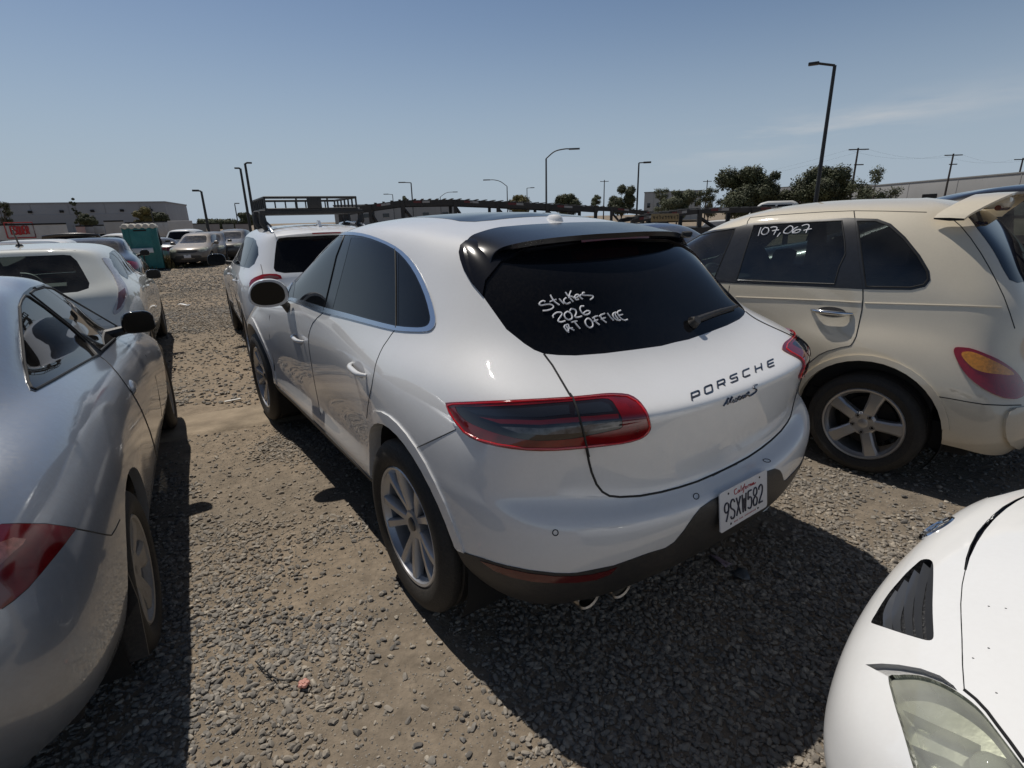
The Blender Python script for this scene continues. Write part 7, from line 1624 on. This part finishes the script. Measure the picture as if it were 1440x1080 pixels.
# ------------------------------------------------------------------ trees
LEAFD = mat('leaf_dark', (.060, .068, .030), .75, noise=.45, nscale=1.2); LEAFM = mat('leaf_mid', (.095, .105, .055), .75, noise=.4, nscale=1.2); LEAFO = mat('leaf_olive', (.13, .11, .035), .8, noise=.4, nscale=1.5); BARK = mat('bark', (.10, .08, .06), .9, noise=.3)
def tree(u, vbase, vtop, wpx, dist, label, m, seed, dens=1.0, leaf=.30, lean=0, sparse=False, name='tree'):
    rng = random.Random(seed); g_ = at_depth(u, 300, dist); top = at_depth(u, vtop, dist); sc_ = zdepth(top) / CF; H = top.z; w = wpx * sc_ / 2
    zb = max(.8, at_depth(u, vbase, dist).z)
    t = empty(name, (g_.x, g_.y, 0), rng.uniform(0, 6), label, 'tree')
    mb = MB(); limbs = []
    mb.tube([(0, 0, -.1), (lean * .3, 0, zb * .6), (lean * .6, .05, zb + (H - zb) * .35)], [.05 * H * .5, .035 * H * .5, .02 * H * .5], 8)
    blobs = []
    nb = 14 if not sparse else 15
    for i in range(nb):
        an = rng.uniform(0, 6.28); rr = w * math.sqrt(rng.random()) * .78; zz = zb + (H - zb) * (.06 + .78 * rng.random()); sh = 1 - .45 * abs((zz - zb) / (H - zb) - .4)
        c_ = Vector((rr * math.cos(an) * sh + lean * (zz / H), rr * math.sin(an) * sh, zz)); br = (.38 if not sparse else .24) * w * rng.uniform(.7, 1.35); br = min(br, (H - zz) * .95 + .1); blobs.append((c_, br))
        mb.tube([(lean * .4, 0, zb * .8), c_.lerp(Vector((lean * .5, 0, zb)), .45) + Vector((0, 0, .1)), c_], [.035 * w, .02 * w, .008 * w], 5)
    c_ = Vector((lean, 0, H - .25 * w)); blobs.append((c_, .25 * w))
    mb.build('trunk', BARK, t)
    vs, fs = [], []
    for c_, br in blobs:
        n = int((900 if not sparse else 420) * dens * (br / (.3 * w)) ** 1.6)
        for k in range(n):
            d = Vector((rng.gauss(0, 1), rng.gauss(0, 1), rng.gauss(0, .8))); d.normalize(); p = c_ + d * br * (rng.random() ** .45) * rng.uniform(.75, 1.15)
            a_ = Vector((rng.gauss(0, 1), rng.gauss(0, 1), rng.gauss(0, .6))).normalized(); b_ = a_.cross(d); 
            if b_.length < .05: continue
            b_.normalize(); s_ = leaf * w / 3 * rng.uniform(.22, .6); a_ *= s_; b_ *= s_ * .55
            i0 = len(vs); vs += [p - a_, p + b_, p + a_ * 1.1, p - b_]; fs.append((i0, i0 + 1, i0 + 2, i0 + 3))
    me = bpy.data.meshes.new('crown'); me.from_pydata([tuple(v) for v in vs], [], fs); fin('crown', me, m, t, False)
    return t
tree(1, 318, 280, 30, 118, 'sparse dark tree at the left edge in front of the warehouse', LEAFD, 3, 1.2, sparse=True)
tree(110, 316, 278, 15, 112, 'thin crooked tree in front of the warehouse', LEAFD, 5, 2, .5, sparse=True, lean=.2); tree(121, 318, 300, 24, 110, 'dark low bush at the foot of the thin crooked tree', LEAFD, 6, 1.4, .4, name='bush')
tree(203, 318, 290, 30, 100, 'yellowish bush behind the portable toilet', LEAFO, 7, 1.3, .4, name='bush'); tree(222, 318, 299, 36, 101, 'dark green bush right of the yellowish bush', LEAFD, 8, 1.3, .4, name='bush')
tree(290, 318, 308, 40, 260, 'far hazy tree right of the green container', LEAFM, 9, 1.2, .5); tree(318, 318, 308, 36, 260, 'far hazy tree behind the grey containers', LEAFM, 10, 1.2, .5); tree(345, 316, 299, 30, 95, 'dark bush left of the roof basket', LEAFD, 12, 1.3, .4, name='bush')
tree(512, 300, 276, 24, 140, 'small round tree behind the car carrier ramp', LEAFM, 13, 1.2, .4) if False else None
tree(570, 300, 275, 18, 140, 'small tree top above the car carrier', LEAFM, 14, 1.2, .5); tree(726, 300, 274, 36, 120, 'low olive tree above the car carrier middle', LEAFO, 15, 1.2, .4); tree(800, 300, 273, 44, 90, 'dark bushy tree right of the tall curved lamp', LEAFD, 16, 1.4, .4)
tree(838, 300, 273, 26, 95, 'sparse grey green tree left of the square lamp', LEAFM, 17, 1, .4, sparse=True); tree(874, 302, 259, 40, 75, 'upright dark tree left of the square topped lamp', LEAFD, 18, 1.5, .35); tree(952, 304, 267, 46, 80, 'mid green bushy tree in front of the pale building', LEAFM, 19, 1.5, .35)
tree(935, 300, 263, 40, 100, 'thin sparse tree in front of the pale building', LEAFM, 24, .8, .3, sparse=True); tree(996, 304, 262, 46, 85, 'light sparse tree left of the biggest tree', LEAFM, 20, .9, .3, sparse=True)
tree(1045, 304, 233, 86, 58, 'biggest dark tree, left of the tall black lamp post', LEAFD, 21, 2.2, .26); tree(1084, 304, 240, 60, 61, 'dark tree merging with the right side of the biggest tree', LEAFD, 27, 1.8, .28)
tree(1150, 300, 234, 84, 60, 'round dark tree behind the tall black lamp post', LEAFD, 22, 2.0, .26); tree(1224, 296, 232, 82, 56, 'open light green tree right of the tall black lamp post', LEAFM, 23, 1.1, .24, sparse=True)

# ------------------------------------------------------------------ lamps and power poles
POLE = mat('pole_black', (.015, .015, .016), .5); POLEG = mat('pole_grey', (.10, .105, .11), .5, .4); WOOD = mat('pole_wood', (.06, .05, .045), .9)
def lamp(pts, head, dist, label, m, r, name='street_lamp', hd=(.7, .3, .14)):
    """pts: pixels from low on the pole to the arm end"""
    P = [at_depth(u, v, dist) for u, v in pts]; b = Vector((P[0].x, P[0].y, 0)); 
    d = P[1] - P[0]; base = P[0] - d * (P[0].z / d.z) if d.z > .01 else b
    base = Vector((P[1].x, P[1].y, 0)) if True else base
    t = empty(name, base, 0, label, 'street lamp', 'lamps around the yard')
    top = P[1] - base; mb = MB(); mb.tube([Vector((0, 0, -.2)), Vector((0, 0, top.z))], [r, r * .7], 10); mb.build('pole', m, t)
    mb = MB(); mb.lathe([(r * 2.4, 0), (r * 2.4, .12), (r * 1.4, .2)], 12, 'Z'); mb.build('base', m, t)
    arm = [Vector((0, 0, top.z))] + [p - base for p in P[2:]]
    if len(arm) > 1: mb = MB(); mb.tube(smooth_line(arm, 5) if len(arm) > 2 else arm, r * .5, 8); mb.build('arm', m, t)
    e = arm[-1]; dr = (arm[-1] - arm[-2]).normalized() if len(arm) > 1 else Vector((1, 0, 0)); an = math.atan2(dr.y, dr.x)
    mb = MB(); mb.box(e + Vector((math.cos(an), math.sin(an), 0)) * hd[0] * .3, hd, rz=an, bev=.03); mb.build('lamp_head', m, t)
lamp([(1145, 285), (1174, 92), (1149, 89)], 0, 25, 'tall black lamp post rising behind the cream wagon', POLE, .085, hd=(.36, .22, .10))
lamp([(292, 330), (283, 269), (278, 268)], 0, 52, 'black lamp post beyond the warehouse corner', POLE, .12, hd=(.5, .3, .14))
lamp([(352, 300), (338, 237), (335.5, 236.5)], 0, 50, 'left one of the twin dark lamp posts by the roof basket', POLE, .12, hd=(.38, .25, .11)); lamp([(356, 290), (344.5, 230), (348, 229)], 0, 47, 'right one of the twin dark lamp posts by the roof basket', POLE, .12, hd=(.38, .25, .11))
lamp([(334, 310), (330, 287), (331, 286)], 0, 95, 'small far lamp left of the twin dark lamp posts', POLEG, .1)
lamp([(768, 283), (768, 223), (780, 213), (794, 209.5), (803, 209.5)], 0, 48, 'tall lamp with curved arm above the middle car roof', POLEG, .10, hd=(.9, .3, .12))
lamp([(713, 280), (713, 262), (704, 255.5), (695, 253), (687, 253)], 0, 75, 'lamp with arm curving left above the car carrier', POLEG, .09, hd=(.9, .3, .12))
lamp([(578, 280), (578, 257), (568, 256.5)], 0, 75, 'square armed lamp above the left car carrier', POLEG, .11, hd=(.9, .4, .12)); lamp([(552, 282), (552, 273.5), (545, 273)], 0, 115, 'small far square lamp left of the carrier lamp', POLEG, .1, hd=(1, .4, .14))
lamp([(619, 285), (619, 277), (628, 271), (638, 270)], 0, 115, 'small far curved lamp above the carrier deck', POLEG, .1, hd=(1, .4, .14)); lamp([(741, 285), (741, 264.5), (747, 264)], 0, 110, 'small far lamp left of the tall curved lamp', POLEG, .1, hd=(.8, .4, .14))
lamp([(897, 275), (898.5, 229), (907, 228.5)], 0, 62, 'square armed lamp left of the pale building', POLE, .11, hd=(.8, .4, .16))
def wpole(u, vb, vt, arms, dist, label):
    p = at_depth(u, vt, dist); t = empty('power_pole', (p.x, p.y, 0), math.atan2(_R.y, _R.x), label, 'power pole', 'power poles behind the buildings')
    mb = MB(); mb.tube([(0, 0, 0), (0, 0, p.z)], [.17, .11], 8); mb.build('pole', WOOD, t)
    for (a, b, dz) in arms:
        s = zdepth(p) / CF; mb = MB(); mb.box(((a + b) / 2 * s, 0, p.z - dz * s), ((b - a) * s, .12, .14)); mb.build('crossarm', WOOD, t, smooth=False)
    return p
w1 = wpole(1207, 255, 208, [(-13, 15, 2), (-2, 11, 22)], 92, 'leaning power pole between the open tree and the long building'); w2 = wpole(1341, 250, 216, [(-12, 13, 2), (-3, 8, 14)], 112, 'power pole in the middle of the long building'); w3 = wpole(1439, 245, 222, [(-12, 12, 2)], 125, 'power pole at the right edge')
w4 = wpole(850, 280, 253, [(-6, 6, 2)], 150, 'far power pole left of the upright dark tree'); w5 = wpole(995, 280, 253, [(-6, 6, 2)], 150, 'far power pole above the light sparse tree')
mb = MB()
for a_, b_ in ((w5, w1), (w1, w2), (w2, w3)):
    for off in (-1.4, 1.4):
        o_ = Vector((_R.x, _R.y, 0)) * off; pts = [a_.lerp(b_, t_) + o_ - Vector((0, 0, .2 + 3.2 * t_ * (1 - t_))) for t_ in np.linspace(0, 1, 16)]; mb.tube(pts, .006, 4)
tag(mb.build('power_wires', LINER), 'thin sagging wires strung between the power poles at right', 'power lines')

# ------------------------------------------------------------------ litter on the gravel
def on_ground(u, v): 
    g_ = ground(u, v); return Vector((g_.x, g_.y, float(gh(np.array(g_.x), np.array(g_.y)))))
g = on_ground(428, 966); mb = MB()
for k in range(5):
    a_ = k * 1.2566 + .3; mb.lathe([(.0005, .012), (.007, .011), (.010, .006), (.008, .0)], 10, 'Z', (.012 * math.cos(a_), .012 * math.sin(a_), .012))
mb.lathe([(.0005, .013), (.006, .012), (.007, .004)], 10, 'Z', (0, 0, .013)); tag(mb.build('flower_charm', mat('coral_plastic', (.48, .22, .17), .6), loc=g), 'small coral pink five petal flower charm on the gravel', 'litter')
g = on_ground(1013, 794); mb = MB(); rows = [[(x * .045 - .022, y * .10 - .05, .030 + .010 * math.sin(x * 3 + y * 2) ) for x in np.linspace(0, 1, 4)] for y in np.linspace(0, 1, 7)]; mb.grid(rows)
o = mb.build('candy_wrapper', mat('wrapper_pink', (.35, .26, .30), .45, noise=.7, nscale=60), loc=g, rz=R(25)); sm = o.modifiers.new('thick', 'SOLIDIFY'); sm.thickness = .0015; tag(o, 'small pink and white wrapper in the shade behind the middle car', 'litter')
g = on_ground(1040, 812); mb = MB(); mb.grid([[(x * .07 - .035, y * .06 - .03, .025 + .012 * math.cos(x * 4 + y * 3)) for x in np.linspace(0, 1, 4)] for y in np.linspace(0, 1, 4)]); o = mb.build('plastic_scrap', mat('scrap_grey', (.10, .115, .125), .35), loc=g); sm = o.modifiers.new('thick', 'SOLIDIFY'); sm.thickness = .0015; tag(o, 'dark grey plastic scrap near the pink wrapper', 'litter')
g = on_ground(328, 566); mb = MB(); mb.box((0, 0, .02), (.14, .03, .012), rz=R(35), bev=.003); tag(mb.build('white_stick', mat('stick_white', (.62, .60, .55), .6), loc=g), 'short white stick just beyond the concrete strip', 'litter')
g = on_ground(258, 429); mb = MB(); mb.grid([[(x * .22 - .1, y * .12 - .06, .03 + .02 * math.sin(x * 5 + y)) for x in np.linspace(0, 1, 4)] for y in np.linspace(0, 1, 4)]); o = mb.build('white_paper', mat('paper_white', (.72, .71, .68), .7), loc=g); sm = o.modifiers.new('thick', 'SOLIDIFY'); sm.thickness = .002; tag(o, 'crumpled white paper scrap far up the dirt lane', 'litter')
# loose wire in the gravel
g = on_ground(395, 950); pts = [on_ground(u, v) + Vector((0, 0, .02)) - g for u, v in ((360, 935), (375, 950), (392, 962), (412, 963), (426, 965))]; mb = MB(); mb.tube(smooth_line(pts, 4), .0022, 6); tag(mb.build('loose_wire', LINER, loc=g), 'thin dark bent wire lying beside the coral flower charm', 'litter')
